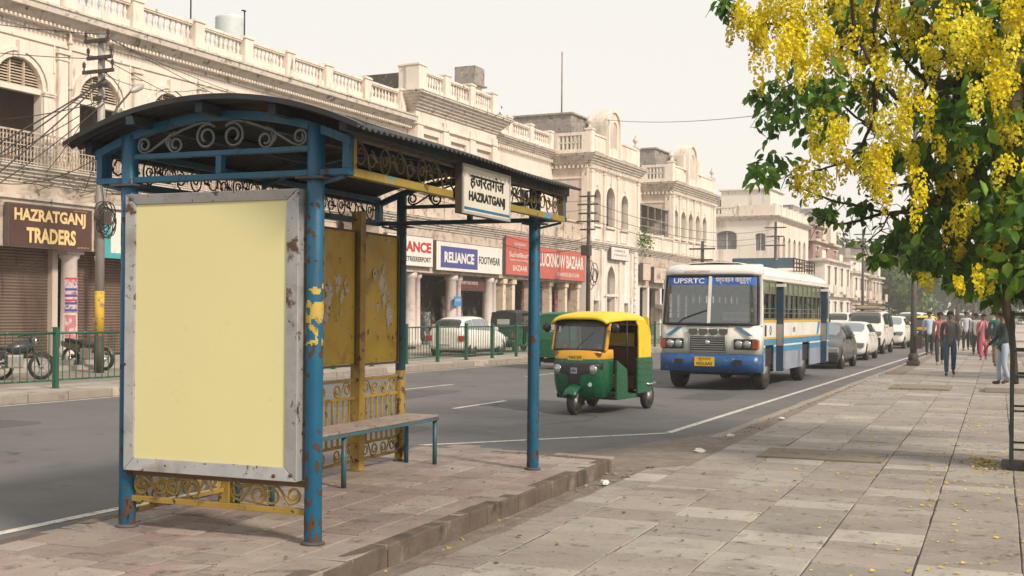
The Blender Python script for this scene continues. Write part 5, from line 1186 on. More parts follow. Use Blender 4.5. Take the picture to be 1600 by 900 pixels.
    for j in range(11):
        a = pi * (.14 + .62 * j / 10)
        yy, zz = -.25 - .33 * cos(a), .235 + .285 * sin(a); rows.append([(x * (1.0 if j else .9), yy * (1 if abs(x) < .12 else .92), zz - .07 * (abs(x) / .15) ** 2) for x in (-.14, -.11, -.06, 0, .06, .11, .14)])
    b.grid(rows); b.build('mudguard', mg, A, solid=.01)
    b = MB(); b.cyl((-.12, -.23, .225), (.12, -.23, .225), .02, n=8); b.cyl((.10, -.23, .225), (.05, .0, .6), .025, n=8); b.cyl((-.10, -.23, .225), (-.05, .0, .6), .025, n=8); b.build('fork', m_under, A)
    for sx in (-1, 1): wheel(A, sx * .54, 1.78, .225, .11, sx)
    b = MB(); b.cyl((-.55, 1.98, .24), (.55, 1.98, .24), .03, n=8); b.box(-.3, .3, 1.7, 2.25, .2, .34); b.build('axle', m_under, A)
    b = MB(); b.grid([[(x * .95, y, z - .045) for x, y, z in roofsec(yy, .59, zc, zs)] for yy, zc, zs in ((.02, 1.66, 1.56), (.8, 1.73, 1.59), (1.6, 1.72, 1.59), (2.18, 1.66, 1.48))]); b.box(-.59, .59, 2.18, 2.2, .95, 1.12)
    for sx in (-1, 1): b.box(sx * .60 - .004, sx * .60 + .004, 1.6, 2.2, .95, 1.55)
    b.box(-.59, -.32, 2.18, 2.2, 1.12, 1.5); b.box(.32, .59, 2.18, 2.2, 1.12, 1.5); b.box(-.32, .32, 2.18, 2.2, 1.37, 1.5); b.build('hood_lining', mat('dark_lining', (.03, .018, .014), .8), A)
    def squeeze(o):
        for ch in KIDS.get(o.name, []):
            if ch.name.startswith('wheel'): continue
            for v in ch.data.vertices: v.co.x *= .91; v.co.y *= .81
            squeeze(ch)
    squeeze(A)
    return A
AUTO_RZ = -atan(.092 / .996)
rickshaw('green and yellow three wheeled auto rickshaw driving in front of the bus', (-6.60, 19.13, -.12), AUTO_RZ)
rickshaw('green auto rickshaw seen from behind, half hidden by the nearer yellow topped one', (-12.45, 35.6, -.12), pi - .05, plate='UP 32', hood=(.012, .10, .05))
rickshaw('parked auto rickshaw with black canvas hood behind the green railing', WP(46.0, -21.5, -.04), pi - FA, black_top=True, plate='UP 32 B')
# --- cars
def car(name, label, loc, rz, col, st, wheels, r=.31, rough=.25, cat='car', extra=None, group=None, dark_low=False, metal=0.0):
    """st: stations (y, half width low, half width belt, half width roof, z bottom, z belt, z top), front at -y"""
    C = thing(name, label, cat, loc, rz, group)
    mp = mat('%s_paint_%d_%d' % (name, int(col[0] * 100), int(col[2] * 100)), col, rough, metal, var=.05, vs=1, layers=(((col[0] * .72 + .03, col[1] * .72 + .025, col[2] * .72 + .02), .58, 2.2, .2),))
    def ring(s):
        y, wl, wb, wr, z0, zb, zt = s; H = [(0, z0), (.85 * wl, z0), (wl, z0 + .10), (max(wl, wb) + .01, (z0 * .45 + zb * .55)), (wb, zb), (wr, zt - .05), (wr * .82, zt - .005), (wr * .4, zt + .01), (0, zt + .015)]
        return [(x, y, z) for x, z in H] + [(-x, y, z) for x, z in reversed(H[1:-1])]
    b = MB(); rows = [ring(s) for s in st]
    n = len(rows[0]); b.grid(rows, closed_u=True); c0 = len(b.v); b.add(rows[0], [tuple(range(n))]); b.add(rows[-1], [tuple(range(n))[::-1]])
    b.build('body', mp, C, fixn=True, sub=1)
    def lerp(a, c, t): return tuple(a[i] + (c[i] - a[i]) * t for i in range(3))
    gi = [i for i, s in enumerate(st) if s[6] - s[5] > .25]      # glasshouse stations
    def sidepatch(i, j, t0, t1, sx, name='side_window', v0=.08, v1=.93):
        A0, A1 = ring(st[i]), ring(st[j]); P = []
        for (t, v) in ((t0, v0), (t1, v0), (t1, v1), (t0, v1)):
            lo, hi = lerp(A0[4], A1[4], t), lerp(A0[5], A1[5], t); p = lerp(lo, hi, v); P.append((sx * (p[0] + .008), p[1], p[2] + .002))
        b = MB(); b.add(P, [(0, 1, 2, 3)]); b.build(name, m_gdark, C)
    for sx in (-1, 1):
        g0, g1 = gi[0], gi[-1]; seq = list(range(g0, g1 + 1))
        for i, j in zip(seq[:-1], seq[1:]): sidepatch(i, j, .05, .95, sx)
    def endpatch(i, j, name, t0=.08, t1=.93, k=.9): # sloping glass between station i (low) and j (high)
        A0, A1 = ring(st[i]), ring(st[j]); b = MB(); rows = []
        for t in (t0, t1):
            row = []
            for idx in (5, 6, 7, 8): p = lerp(A0[idx], A1[idx], t); row.append((p[0] * k, p[1], p[2]))
            row = row + [(-p[0], p[1], p[2]) for p in reversed(row[:-1])]; rows.append(row)
        d = Vector(rows[1][3]) - Vector(rows[0][3]); nn = Vector((0, -d.z, d.y)); nn = nn.normalized() * .012
        if nn.z < 0: nn = -nn
        b.grid([[tuple(Vector(p) + nn) for p in r] for r in rows]); return b.build(name, m_glass if False else m_gdark, C)
    ws = [i for i in range(len(st) - 1) if st[i][6] - st[i][5] < .25 <= st[i + 1][6] - st[i + 1][5]]
    rw = [i for i in range(len(st) - 1) if st[i + 1][6] - st[i + 1][5] < .25 <= st[i][6] - st[i][5]]
    if ws: endpatch(ws[0], ws[0] + 1, 'windscreen')
    if rw: endpatch(rw[-1] + 1, rw[-1], 'rear_window')
    w = st[1][1]; yf = st[0][0]; yr = st[-1][0]; zb = st[1][5]
    for sx in (-1, 1):
        for yy in wheels:
            b = MB(); x = sx * w; b.lathe([(r * 1.16, -.03), (r * 1.16, .012), (.001, .013)], 22, (x, yy, r + .01), (sx, 0, 0)); b.build('wheel_arch', m_under, C)
            wheel(C, sx * (w - .06), yy, r, .18, sx)
        b = MB(); b.box(*sorted((sx * (w - .36), sx * (w - .02))), yf - .015, yf + .14, zb - .22, zb - .05); b.build('headlight', m_lens, C, bevel=.03)
        b = MB(); b.box(*sorted((sx * (w - .24), sx * (w - .01))), yr - .12, yr + .02, zb - .16, zb + .04); b.build('tail_lamp', m_redl, C, bevel=.03)
        g = st[ws[0] + 1] if ws else st[1]; b = MB(); b.box(*sorted((sx * (g[2] - .02), sx * (g[2] + .17))), g[0] - .28, g[0] - .16, g[5] + .02, g[5] + .16); b.build('mirror', mp if not dark_low else m_blackp, C, bevel=.03)
    b = MB(); b.box(-w * .55, w * .55, yf - .012, yf + .06, zb - .24, zb - .10); b.build('grille', m_blackp, C, bevel=.01)
    b = MB(); b.box(-w * .45, w * .45, yf - .012, yf + .06, st[0][4] + .06, st[0][4] + .2); b.build('air_intake', m_blackp, C, bevel=.02)
    if dark_low: b = MB(); b.box(-w + .02, w - .02, yf - .05, yf + .1, st[0][4], st[0][4] + .26); b.build('bumper', m_blackp, C, bevel=.03)
    for yy, nm in ((yf - .02, 'number_plate'), (yr + .02, 'rear_plate')):
        b = MB(); b.box(-.24, .24, yy - .006, yy + .006, st[0][4] + .23, st[0][4] + .34); b.build(nm, m_swhite, C)
    b = MB(); b.box(-w + .1, w - .1, yf + .3, yr - .3, .14, st[1][4] + .05); b.build('underside', m_under, C)
    for sx in (-1, 1):
        b = MB(); b.box(*sorted((sx * .15, sx * .6)), -.1, .35, .5, 1.15); b.build('front_seat', m_under, C, bevel=.04)
    if extra: extra(C, mp)
    return C
HB = [(-1.85, .66, .62, .52, .22, .62, .70), (-1.70, .78, .74, .62, .20, .74, .84), (-1.05, .82, .80, .68, .19, .86, .97), (-.85, .82, .81, .70, .19, .89, 1.02), (-.25, .82, .80, .60, .19, .92, 1.44), (.35, .82, .80, .61, .19, .94, 1.49), (1.05, .82, .79, .60, .19, .97, 1.46), (1.55, .82, .77, .56, .20, 1.0, 1.38), (1.86, .78, .72, .60, .24, .98, 1.06), (1.93, .72, .68, .56, .28, .80, .90)]
SU = [(-1.95, .72, .70, .62, .30, .84, .92), (-1.85, .84, .82, .70, .28, .96, 1.04), (-1.1, .86, .85, .74, .26, 1.04, 1.14), (-.95, .86, .85, .75, .26, 1.06, 1.18), (-.4, .86, .84, .66, .26, 1.08, 1.66), (.4, .86, .84, .67, .26, 1.08, 1.72), (1.3, .86, .83, .66, .26, 1.1, 1.70), (1.85, .85, .82, .64, .28, 1.12, 1.62), (2.02, .80, .78, .66, .32, 1.1, 1.16), (2.06, .78, .74, .6, .36, .9, .98)]
VN = [(-2.1, .70, .72, .64, .32, .98, 1.04), (-2.0, .84, .84, .74, .30, 1.08, 1.16), (-1.45, .86, .86, .78, .30, 1.14, 1.24), (-1.35, .86, .86, .78, .30, 1.15, 1.26), (-.95, .86, .85, .72, .30, 1.16, 1.90), (.3, .86, .85, .73, .30, 1.16, 1.96), (1.4, .86, .85, .73, .30, 1.16, 1.95), (2.0, .85, .84, .72, .32, 1.16, 1.88), (2.1, .82, .82, .72, .34, 1.14, 1.2), (2.12, .8, .8, .7, .36, 1.0, 1.06)]
car('parked_hatchback', 'white hatchback parked behind the green railing by the footwear shop', WP(40.1, -20.95, -.04), pi - FA, (.66, .63, .58), HB, (-1.15, 1.25))
DR = -.045
car('grey_suv', 'dark grey suv following close behind the bus', (-5.37, 40.6, -.12), DR, (.10, .093, .085), HB, (-1.15, 1.25), .33, dark_low=True, metal=.3)
car('white_hatchback', 'white hatchback between the grey suv and the white van', (-5.40, 48.7, -.12), DR, (.62, .59, .54), HB, (-1.15, 1.25), .33)
def rack(C, mp):
    b = MB()
    for z in (2.02, 2.2):
        b.tube([(-.62, -.8, z), (.62, -.8, z), (.62, 1.6, z), (-.62, 1.6, z)], .025, 5, closed=True)
    b.build('roof_rack', m_under, C); b = MB(); b.box(-.55, .55, -.5, 1.4, 2.03, 2.22); b.build('roof_load', mat('tan_load', (.42, .33, .20), .8, var=.2), C, bevel=.05)
    b = MB(); b.box(-.8, .8, -2.2, -2.05, .35, .75); b.build('bumper', m_blackp, C, bevel=.03)
car('white_van', 'white van with tan luggage on its roof rack in the line of traffic', (-5.55, 57.2, -.12), DR, (.62, .58, .52), VN, (-1.35, 1.35), .36, extra=rack, cat='van')
car('white_hatchback', 'white minivan just left of the nearest street lamp, behind the white van', (-5.35, 67.0, -.12), DR, (.64, .61, .56), SU, (-1.25, 1.3), .33)
car('white_hatchback', 'pale car roof showing left of the tan luggage van in the far lane', (-8.6, 58.5, -.12), DR, (.62, .58, .52), VN, (-1.35, 1.35), .33)
car('white_van', 'white van far ahead, directly right of the nearest street lamp', (-4.9, 76.0, -.12), DR, (.60, .57, .52), VN, (-1.35, 1.35), .36, cat='van')
rickshaw('distant yellow topped auto rickshaw beside the man in light blue shirt', (-3.95, 71.5, -.12), DR, plate='UP')
for (x, y, lb, c) in ((-7.6, 84, 'distant white van in the middle lane beyond the traffic line', (.6, .57, .52)), (-2.9, 96, 'distant pale van beyond the walkers, left of the boxed lamp', (.58, .52, .42)), (-1.8, 118, 'distant blue and white van beyond the boxed street lamp', (.20, .30, .48)), (-5.9, 106, 'distant white van left of the pale one', (.6, .58, .55)), (-11, 92, 'distant white van in the oncoming lane', (.6, .58, .55))):
    car('distant_van', lb, (x, y, -.12), DR, c, VN, (-1.35, 1.35), .36, cat='van')
# --- motorcycles
def bike(label, loc, rz, col=(.03, .03, .035)):
    K = thing('motorcycle', label, 'motorcycle', loc, rz)
    mp = mat('bike_paint_%d' % int(col[0] * 100), col, .3, var=.1)
    for y in (-.62, .62):
        b = MB(); T0 = Matrix.Translation(Vector((0, y, .30))); b.T = T0; b.lathe([(.235, -.05), (.29, -.045), (.305, 0), (.29, .045), (.235, .05), (.235, -.05)], 24, (0, 0, 0), (1, 0, 0), caps=False); t = b.build('wheel', m_tyre, K)
        b = MB(); b.T = T0; b.lathe([(.05, -.06), (.05, .06)], 10, (0, 0, 0), (1, 0, 0)); b.lathe([(.215, -.02), (.235, -.02), (.235, .02), (.215, .02), (.215, -.02)], 20, (0, 0, 0), (1, 0, 0), caps=False)
        for k in range(5): a = k * 1.2566; b.bar((0, 0, 0), (0, .22 * cos(a), .22 * sin(a)), .02, .03, (1, 0, 0))
        b.build('rim', m_chrome, t)
    b = MB(); b.tube([(0, -.60, .30), (0, -.42, .72), (0, -.36, .95)], .028, 8); b.tube([(0, .62, .32), (0, .15, .42), (0, -.1, .40), (0, -.38, .70)], .03, 6); b.build('frame', m_under, K)
    b = MB(); b.lathe([(.02, -.30), (.10, -.26), (.15, -.1), (.14, .1), (.08, .26), (.03, .3)], 12, (0, -.12, .74), (0, 1, -.12)); b.build('fuel_tank', mp, K)
    b = MB(); b.hexa([(-.11, .12, .68), (.11, .12, .68), (.09, .75, .74), (-.09, .75, .74), (-.12, .12, .76), (.12, .12, .76), (.09, .78, .84), (-.09, .78, .84)]); b.build('seat', m_blackp, K, bevel=.02)
    b = MB(); b.box(-.12, .12, -.18, .18, .28, .58); b.build('engine', m_rim, K, bevel=.03)
    b = MB(); b.tube([(.14, -.05, .32), (.16, .3, .28), (.16, .75, .36)], [.03, .035, .05], 8); b.build('exhaust', m_chrome, K)
    b = MB(); b.tube([(-.34, -.22, .98), (-.15, -.34, 1.02), (.15, -.34, 1.02), (.34, -.22, .98)], .014, 6); b.build('handlebar', m_blackp, K)
    lamp(K, 0, -.46, .88, .09); b = MB(); rows = [[(x, -.60 - .33 * cos(a), .30 + .34 * sin(a)) for x in (-.06, 0, .06)] for a in [pi * (.1 + .07 * j) for j in range(9)]]; b.grid(rows); b.build('mudguard', mp, K, solid=.008)
    b = MB(); b.hexa([(-.07, .3, .45), (.07, .3, .45), (.07, .9, .62), (-.07, .9, .62), (-.10, .2, .68), (.10, .2, .68), (.07, .92, .76), (-.07, .92, .76)]); b.build('tail_cowl', mp, K, bevel=.02)
    return K
bike('black motorcycle parked nearest the green railing post at the left edge', WP(19.4, -21.8, -.04), pi - FA - .35)
bike('white tanked motorcycle parked behind the black one at the left edge', WP(18.8, -22.5, -.04), pi - FA - .6, (.45, .43, .42))
bike('dark scooterlike motorcycle parked at the foot of the bill pasted column', WP(23.9, -24.1, -.04), pi / 2 - FA, (.10, .085, .07))
# --- bus
BUS = thing('city_bus', 'white and blue city bus with roof carrier driving towards the stop', 'bus', (-6.07, 26.55, -.12), -.045)
m_bw = mat('bus_white', (.66, .635, .585), .4, var=.06, vs=1.2, layers=(((.46, .42, .37), .57, 1.6, .25), ((.34, .29, .24), .68, 6, .1)))
m_bb = mat('bus_blue', (.008, .065, .20), .4, var=.12, vs=2, layers=(((.04, .12, .24), .6, 3, .15), ((.16, .16, .17), .68, 8, .05)))
m_bb2 = mat('bus_mid_blue', (.045, .20, .33), .5, var=.1, layers=(((.10, .22, .30), .6, 3, .15),))
m_bg = mat('bus_skirt_grey', (.23, .26, .33), .5, var=.15, vs=2, streak=True, layers=(((.14, .14, .16), .56, 3, .1),))
m_by = mat('bus_stripe', (.55, .34, .06), .5, var=.1)
m_bolive = mat('bus_window_frame', (.12, .125, .085), .5, var=.1)
HW, LB_ = 1.17, 8.5
def fr(t): return .05 + .0
b = MB(); W_f = [(-HW, .30), (-HW + .03, .12), (-HW + .16, .02), (-HW + .5, -.02), (0, -.05), (HW - .5, -.02), (HW - .16, .02), (HW - .03, .12), (HW, .30)]
def band(mats, z0, z1, name, k0=1.0, k1=1.0, dy=0, dy1=None, side=True):
    dy1 = dy if dy1 is None else dy1
    b = MB(); rows = []
    for z, k, d in ((z0, k0, dy), (z1, k1, dy1)): rows.append([(x * k, y + d, z) for x, y in W_f])
    b.grid(rows, smooth=True); return b.build(name, mats, BUS, solid=.02)
band(m_bb, .42, .82, 'front_bumper', 1.01, 1.012, -.05, -.06); band(m_bw, .822, 1.50, 'front_panel', 1, 1, -.005, .02)
b = MB(); rows = [[(x * k, y + d, z) for x, y in W_f] for z, k, d in ((2.60, .965, .17), (2.66, .968, .13), (2.74, .965, .15), (2.82, .93, .28), (2.87, .86, .6))]; b.grid(rows)
xs = [-1, -.96, -.85, -.5, 0, .5, .85, .96, 1]
rows2 = [[(x * HW * .97, yy, 2.87 - .27 * abs(x) ** 5 + .05 * (1 - x * x)) for x in xs] for yy in (.45, .8, 2, 4, 6, 8.2, 8.45)]
rows2.append([(x * HW * .95, 8.5, min(z, 2.7)) for x, (_, _, z) in zip(xs, rows2[0])]); b.grid(rows2); b.build('roof', m_bw, BUS, solid=.02)
b = MB(); b.box(-HW * .97, HW * .97, .32, 8.46, 2.52, 2.60); b.build('cant_rail', m_bw, BUS)
for sx in (-1, 1):
    b = MB()
    x0, x1 = sorted((sx * (HW - .03), sx * HW))
    cuts = [(.30, .50), (1.42, 1.62), (2.42, 4.72), (5.72, 7.25), (7.85, 8.5)] if sx > 0 else [(.30, .5), (1.42, 4.72), (5.72, 8.5)]
    for a, c in cuts: b.m = 1; b.box(x0, x1, a, c, .40, .84)
    b.build('skirt', [m_bw, m_bg], BUS)
for sx in (-1, 1):
    segs = [(.30, 1.62), (2.42, 7.25), (7.85, 8.5)] if sx > 0 else [(.30, 8.5)]
    for z0, z1, m, nm, e in ((.98, 1.02, m_bw, 'waist_line', 0), (1.02, 1.16, m_bb2, 'blue_stripe', 0), (.84, .98, m_bb2, 'blue_stripe', 0), (1.16, 1.205, m_by, 'yellow_stripe', .004), (1.205, 1.545, m_bw, 'side_panel', 0), (1.545, 1.60, m_by, 'yellow_stripe', .006)):
        for a, c in segs:
            b = MB()
            if z0 < 1.0:
                for (p, q) in ((a, .5), (1.42, 1.62 if a < 1 and c < 2 else 4.72), (5.72, c)) if a < 1 and c > 5 else ((a, min(c, .5)), (1.42, c)) if c < 2 else ((a, 4.72), (5.72, c)) if a < 3 else ((a, c),): b.box(*sorted((sx * (HW - .03), sx * (HW + e))), p, q, z0, z1)
            else: b.box(*sorted((sx * (HW - .03), sx * (HW + e))), a, c, z0, z1)
            b.build(nm, m, BUS)
    # window band
    b = MB(); X = sorted((sx * (HW - .045), sx * (HW - .005)))
    for a, c in segs:
        for z0, z1 in ((1.60, 1.64), (2.20, 2.24), (2.48, 2.52)): b.box(*X, a, c, z0, z1)
        n = max(1, round((c - a) / .62))
        for i in range(n + 1):
            y = a + (c - a) * i / n; b.box(*X, max(a, y - .03), min(c, y + .03), 1.64, 2.48)
        for z in (1.76, 1.86): b.cyl((sx * (HW - .02), a, z), (sx * (HW - .02), c, z), .010, n=5)
    b.build('window_frame', m_bolive, BUS)
    for a, c in segs:
        n = max(1, round((c - a) / .62))
        for i in range(n):
            y0_, y1_ = a + (c - a) * i / n + .03, a + (c - a) * (i + 1) / n - .03
            b = MB(); b.box(*sorted((sx * (HW - .03), sx * (HW - .025))), y0_, y1_, 2.24, 2.48); b.build('top_pane', mat('olive_pane', (.16, .17, .10), .2, var=.1), BUS)
            b = MB(); ym = y0_ + (y1_ - y0_) * .55; b.box(*sorted((sx * (HW - .03), sx * (HW - .025))), y0_, ym, 1.64, 2.20); b.build('sliding_pane', m_gdark, BUS)
b = MB(); P = [(7.9, 1.545), (8.5, 1.545), (8.5, 1.02), (7.5, 1.02)]; b.prism(P, 'x', HW + .001, HW + .006); P = [(6.85, 1.54), (7.15, 1.54), (6.9, 1.21), (6.65, 1.21)]; b.prism(P, 'x', HW + .001, HW + .006); b.build('rear_blue_panel', m_bb2, BUS)
b = MB(); b.box(-HW, HW, 8.47, 8.5, .4, 2.6); b.build('rear_wall', m_bw, BUS)
b = MB(); b.box(HW - .02, HW + .004, .42, .60, 1.23, 1.48); b.build('side_vent', m_blackp, BUS)
text('UPSR', .30, .12, (HW + .006, 3.5, 1.30), (0, 1, 0), (0, 0, 1), mat('blue_letter', (.03, .06, .12), .5), BUS, ext=0, bold=.01)
text('\u0909\u092a\u0930\u0924\u0930', .8, .12, (HW + .006, 3.4, 1.30), (0, 1, 0), (0, 0, 1), MATS['blue_letter'], BUS, ext=0.001) if False else None
b = MB(); b.tube([(HW + .006, 1.0 + .07 * cos(a * pi / 8), 1.36 + .10 * sin(a * pi / 8)) for a in range(16)], .008, 4, closed=True); b.build('side_emblem', MATS['blue_letter'], BUS)
# open doors folded out
for ya, yb, nm in ((1.62, 2.42, 'door'), (7.25, 7.85, 'door')):
    b = MB(); b.box(HW - .75, HW - .70, ya, yb, .42, 2.5); b.box(HW - .7, HW + .02, ya, yb, .40, .44); b.build('door_well', m_dark, BUS)
    b = MB(); b.box(HW + .0, HW + .16, ya + .02, ya + .07, .40, 2.38); d = b.build('door', mat('door_blue', (.02, .05, .09), .4, var=.2), BUS)
    b = MB(); b.box(HW + .01, HW + .15, ya + .008, ya + .019, 1.0, 1.5); b.build('door_panel', m_rim, d)
    b = MB(); b.box(HW - .02, HW + .20, ya - .02, ya + .12, 2.38, 2.45); b.build('door_cap', m_bw, BUS)
# windscreen: two panes, centre post, blue header
def bw(x, z): t = (z - 1.5) / 1.12; yy = 0
for (xa, xb) in ((-1.07, -.035), (.035, 1.07)):
    def wpt(x, z):
        y = -.05 + .05 * (abs(x) / 1.0) ** 2 + .16 * max(0, (abs(x) - .95) / .2) ** 2; return (x * (1 - .03 * (z - 1.5)), y + .14 * (z - 1.52) + .01, z)
    b = MB(); b.grid([[wpt(xa + (xb - xa) * i / 8, 1.53 + (2.39 - 1.53) * j / 3) for i in range(9)] for j in range(4)]); b.build('windscreen', glass('bus_glass', (.6, .68, .70), .7, k=.9, base=.14) if 'bus_glass' not in MATS else MATS['bus_glass'], BUS)
    b = MB(); b.grid([[wpt(xa + (xb - xa) * i / 8, 2.39 + (2.57 - 2.39) * j) for i in range(9)] for j in range(2)]); b.build('header_band', mat('header_blue', (.02, .12, .42), .35, var=.05), BUS)
b = MB(); L_ = [wpt(-1.1 + 2.2 * i / 16, 1.50) for i in range(17)] + [wpt(1.1, 1.5 + 1.1 * j / 4) for j in range(1, 5)] + [wpt(1.1 - 2.2 * i / 16, 2.60) for i in range(1, 17)] + [wpt(-1.1, 2.6 - 1.1 * j / 4) for j in range(1, 4)]
b.tube(L_, .035, 6, closed=True); b.build('windscreen_rubber', m_blackp, BUS)
b = MB(); p, q = wpt(0, 1.50), wpt(0, 2.6); b.bar((0, p[1] - .01, 1.5), (0, q[1] - .01, 2.6), .07, .03, (0, 1, 0)); b.build('centre_post', m_bw, BUS)
for sx in (-1, 1):
    b = MB(); p0_, p1_ = wpt(sx * 1.13, 1.45), wpt(sx * 1.14, 2.62); b.bar((p0_[0], p0_[1] + .05, 1.45), (p1_[0], p1_[1] + .06, 2.62), .09, .14, (0, 1, 0)); b.build('corner_pillar', m_bw, BUS, bevel=.01)
up_s = (0, .138, .99)
def ftext(s, w, h, x, z, m, bold=.01, off=.012): p = wpt(x, z); return text(s, w, h, (x, -.05 + .14 * (z - 1.52) + .01 - off, z), (1, .0, 0), up_s, m, BUS, ext=0.0, bold=bold)
ftext('UPSRTC', .72, .12, -.86, 2.425, m_swhite, .02, .018); ftext('\u092a\u0930\u094d\u092f\u0935\u0939\u0928 \u0935\u093e\u0939\u0941\u0926\u0941\u0930\u094d\u0917', .82, .14, .12, 2.41, m_swhite, .008, .02)
b = MB(); b.box(.28, .98, .10, .13, 1.58, 1.78); o = b.build('destination_board', m_swhite, BUS); text('CHANAD LNOPOO', .62, .09, (.32, .098, 1.635), (1, 0, 0), (0, 0, 1), m_lred, o, ext=.002)
text('QVCETUERPOY', .62, .055, (-.62, .075, 2.665), (1, 0, 0), (0, .1, 1), m_lred, BUS, ext=.006, bold=.01)
b = MB(); p = wpt(-.7, 1.56); b.tube([(-.74, -.05, 1.50), (-.60, -.04, 1.62), (-.12, -.01, 1.80)], .010, 5); b.tube([(-.5, -.03, 1.66), (-.02, -.005, 1.82)], .016, 4); b.build('wiper', m_blackp, BUS)
yfp = -.062
b = MB(); 
for i in range(6): z = .93 + i * .05; b.box(-.40, .36, yfp - .012, yfp + .02, z, z + .018)
b.build('grille_bar', mat('dull_bar', (.30, .30, .29), .4, .6, var=.2), BUS)
b = MB(); b.box(-.42, .38, yfp - .002, yfp + .01, .90, 1.22); b.build('grille', m_blackp, BUS)
b = MB()
for i in range(4):
    xc = -.36 + i * .235; b.prism([(xc - .10, 1.39), (xc + .10, 1.39), (xc + .10, 1.31), (xc + .06, 1.26), (xc - .06, 1.26), (xc - .10, 1.31)], 'y', yfp - .012, yfp + .01)
b.build('upper_grille', mat('grille_grey', (.10, .10, .09), .5, .4), BUS)
b = MB(); b.tube([(-.49, yfp, 1.46), (.45, yfp, 1.46), (.40, yfp - .002, .86), (-.44, yfp - .002, .86)], .006, 4, closed=True); b.build('bonnet_seam', m_blackp, BUS)
b = MB(); b.lathe([(.06, 0), (.055, .015), (.02, .02)], 8, (-.02, yfp - .012, 1.08), (0, -1, 0)); b.build('grille_badge', m_chrome, BUS)
for sx in (-1, 1):
    b = MB(); x0, x1 = sorted((sx * .58, sx * 1.10)); b.box(x0, x1, -.06, .12, .93, 1.17); hb = b.build('lamp_bezel', m_blackp, BUS, bevel=.02)
    for x in (.70, .89): lamp(BUS, sx * x, -.07, 1.05, .075)
    b = MB(); x0, x1 = sorted((sx * 1.0, sx * 1.13)); b.box(x0, x1, -.065, .14, .95, 1.15); b.build('indicator', m_amber, BUS, bevel=.01)
    for k in range(2):
        b = MB(); x = sx * (.72 + .12 * 0); b.prism([(sx * (.62 + .07 * k), 1.44), (sx * (.66 + .07 * k), 1.44), (sx * (.96 + .05 * k), 1.24), (sx * (.91 + .05 * k), 1.24)], 'y', -.065 + .02, -.035 + .02); b.build('blue_flash', m_bb2, BUS)
    b = MB(); x0, x1 = sorted((sx * .58, sx * .78)); b.box(x0, x1, -.118, -.10, .60, .70); b.build('bumper_slot', m_blackp, BUS)
    b = MB(); b.tube([(sx * 1.14, .10, 2.2), (sx * 1.30, -.08, 2.25), (sx * 1.32, -.1, 2.1)], .012, 5); b.box(*sorted((sx * 1.22, sx * 1.40)), -.12, -.07, 1.78, 2.12); b.build('mirror', m_blackp, BUS, bevel=.02) if sx > 0 and False else None
b = MB(); b.box(-.30, .16, -.128, -.112, .55, .76); p = b.build('number_plate', m_plate, BUS); text('HOLAAS', .36, .075, (-.25, -.13, .57), (1, 0, 0), (0, 0, 1), m_black, p, ext=.001, bold=.02); text('\u092f\u0941\u092a\u0924\u0930', .30, .07, (-.22, -.13, .668), (1, 0, 0), (0, 0, 1), m_black, p, ext=.001)
for y in (.96, 5.22):
    for sx in (-1, 1): wheel(BUS, sx * (HW - .21), y, .44, .26, sx)
b = MB(); b.box(-HW + .06, HW - .06, .3, 8.4, .55, .95); b.box(-.9, .9, .1, 8.2, .35, .56); b.build('chassis', m_under, BUS)
b = MB(); b.box(-HW + .05, HW - .05, .15, .75, .96, 1.48); b.build('dashboard', m_under, BUS)
for r_ in range(8):
    for xs_ in ((-1.02, -.3), (.3, 1.02)):
        if xs_[0] > 0 and r_ in (0, 7): continue
        y = 1.7 + r_ * .78; b = MB(); b.box(xs_[0], xs_[1], y, y + .45, 1.2, 1.35); b.box(xs_[0], xs_[1], y + .40, y + .50, 1.3, 2.0); b.build('passenger_seat', mat('seat_blue_grey', (.07, .09, .11), .7, var=.2), BUS, bevel=.03)
b = MB(); b.lathe([(.22, -.012), (.245, 0), (.22, .012), (.21, 0), (.22, -.012)], 20, (.55, .55, 1.55), (0, .5, 1), caps=False); b.build('steering_wheel', m_blackp, BUS)
# roof carrier
b = MB(); x0, x1, y0, y1 = -.72, .90, 4.9, 7.7; b.box(x0, x1, y0, y0 + .04, 2.95, 3.22); b.build('carrier_front_board', mat('carrier_slate', (.06, .10, .13), .5, var=.2, layers=(((.45, .42, .38), .70, 6, .02),)), BUS)
b = MB()
for z in (2.97, 3.08, 3.20):
    b.bar((x1, y0, z), (x1, y1, z), .025, .03); b.bar((x0, y0 + .05, z), (x0, y1, z), .025, .03); b.bar((x0, y1, z), (x1, y1, z), .025, .03)
for i in range(9):
    y = y0 + i * (y1 - y0) / 8
    for x in (x0, x1): b.bar((x, y, 2.86), (x, y, 3.2), .025, .025, (0, 1, 0))
b.build('carrier_rail', m_iron, BUS)
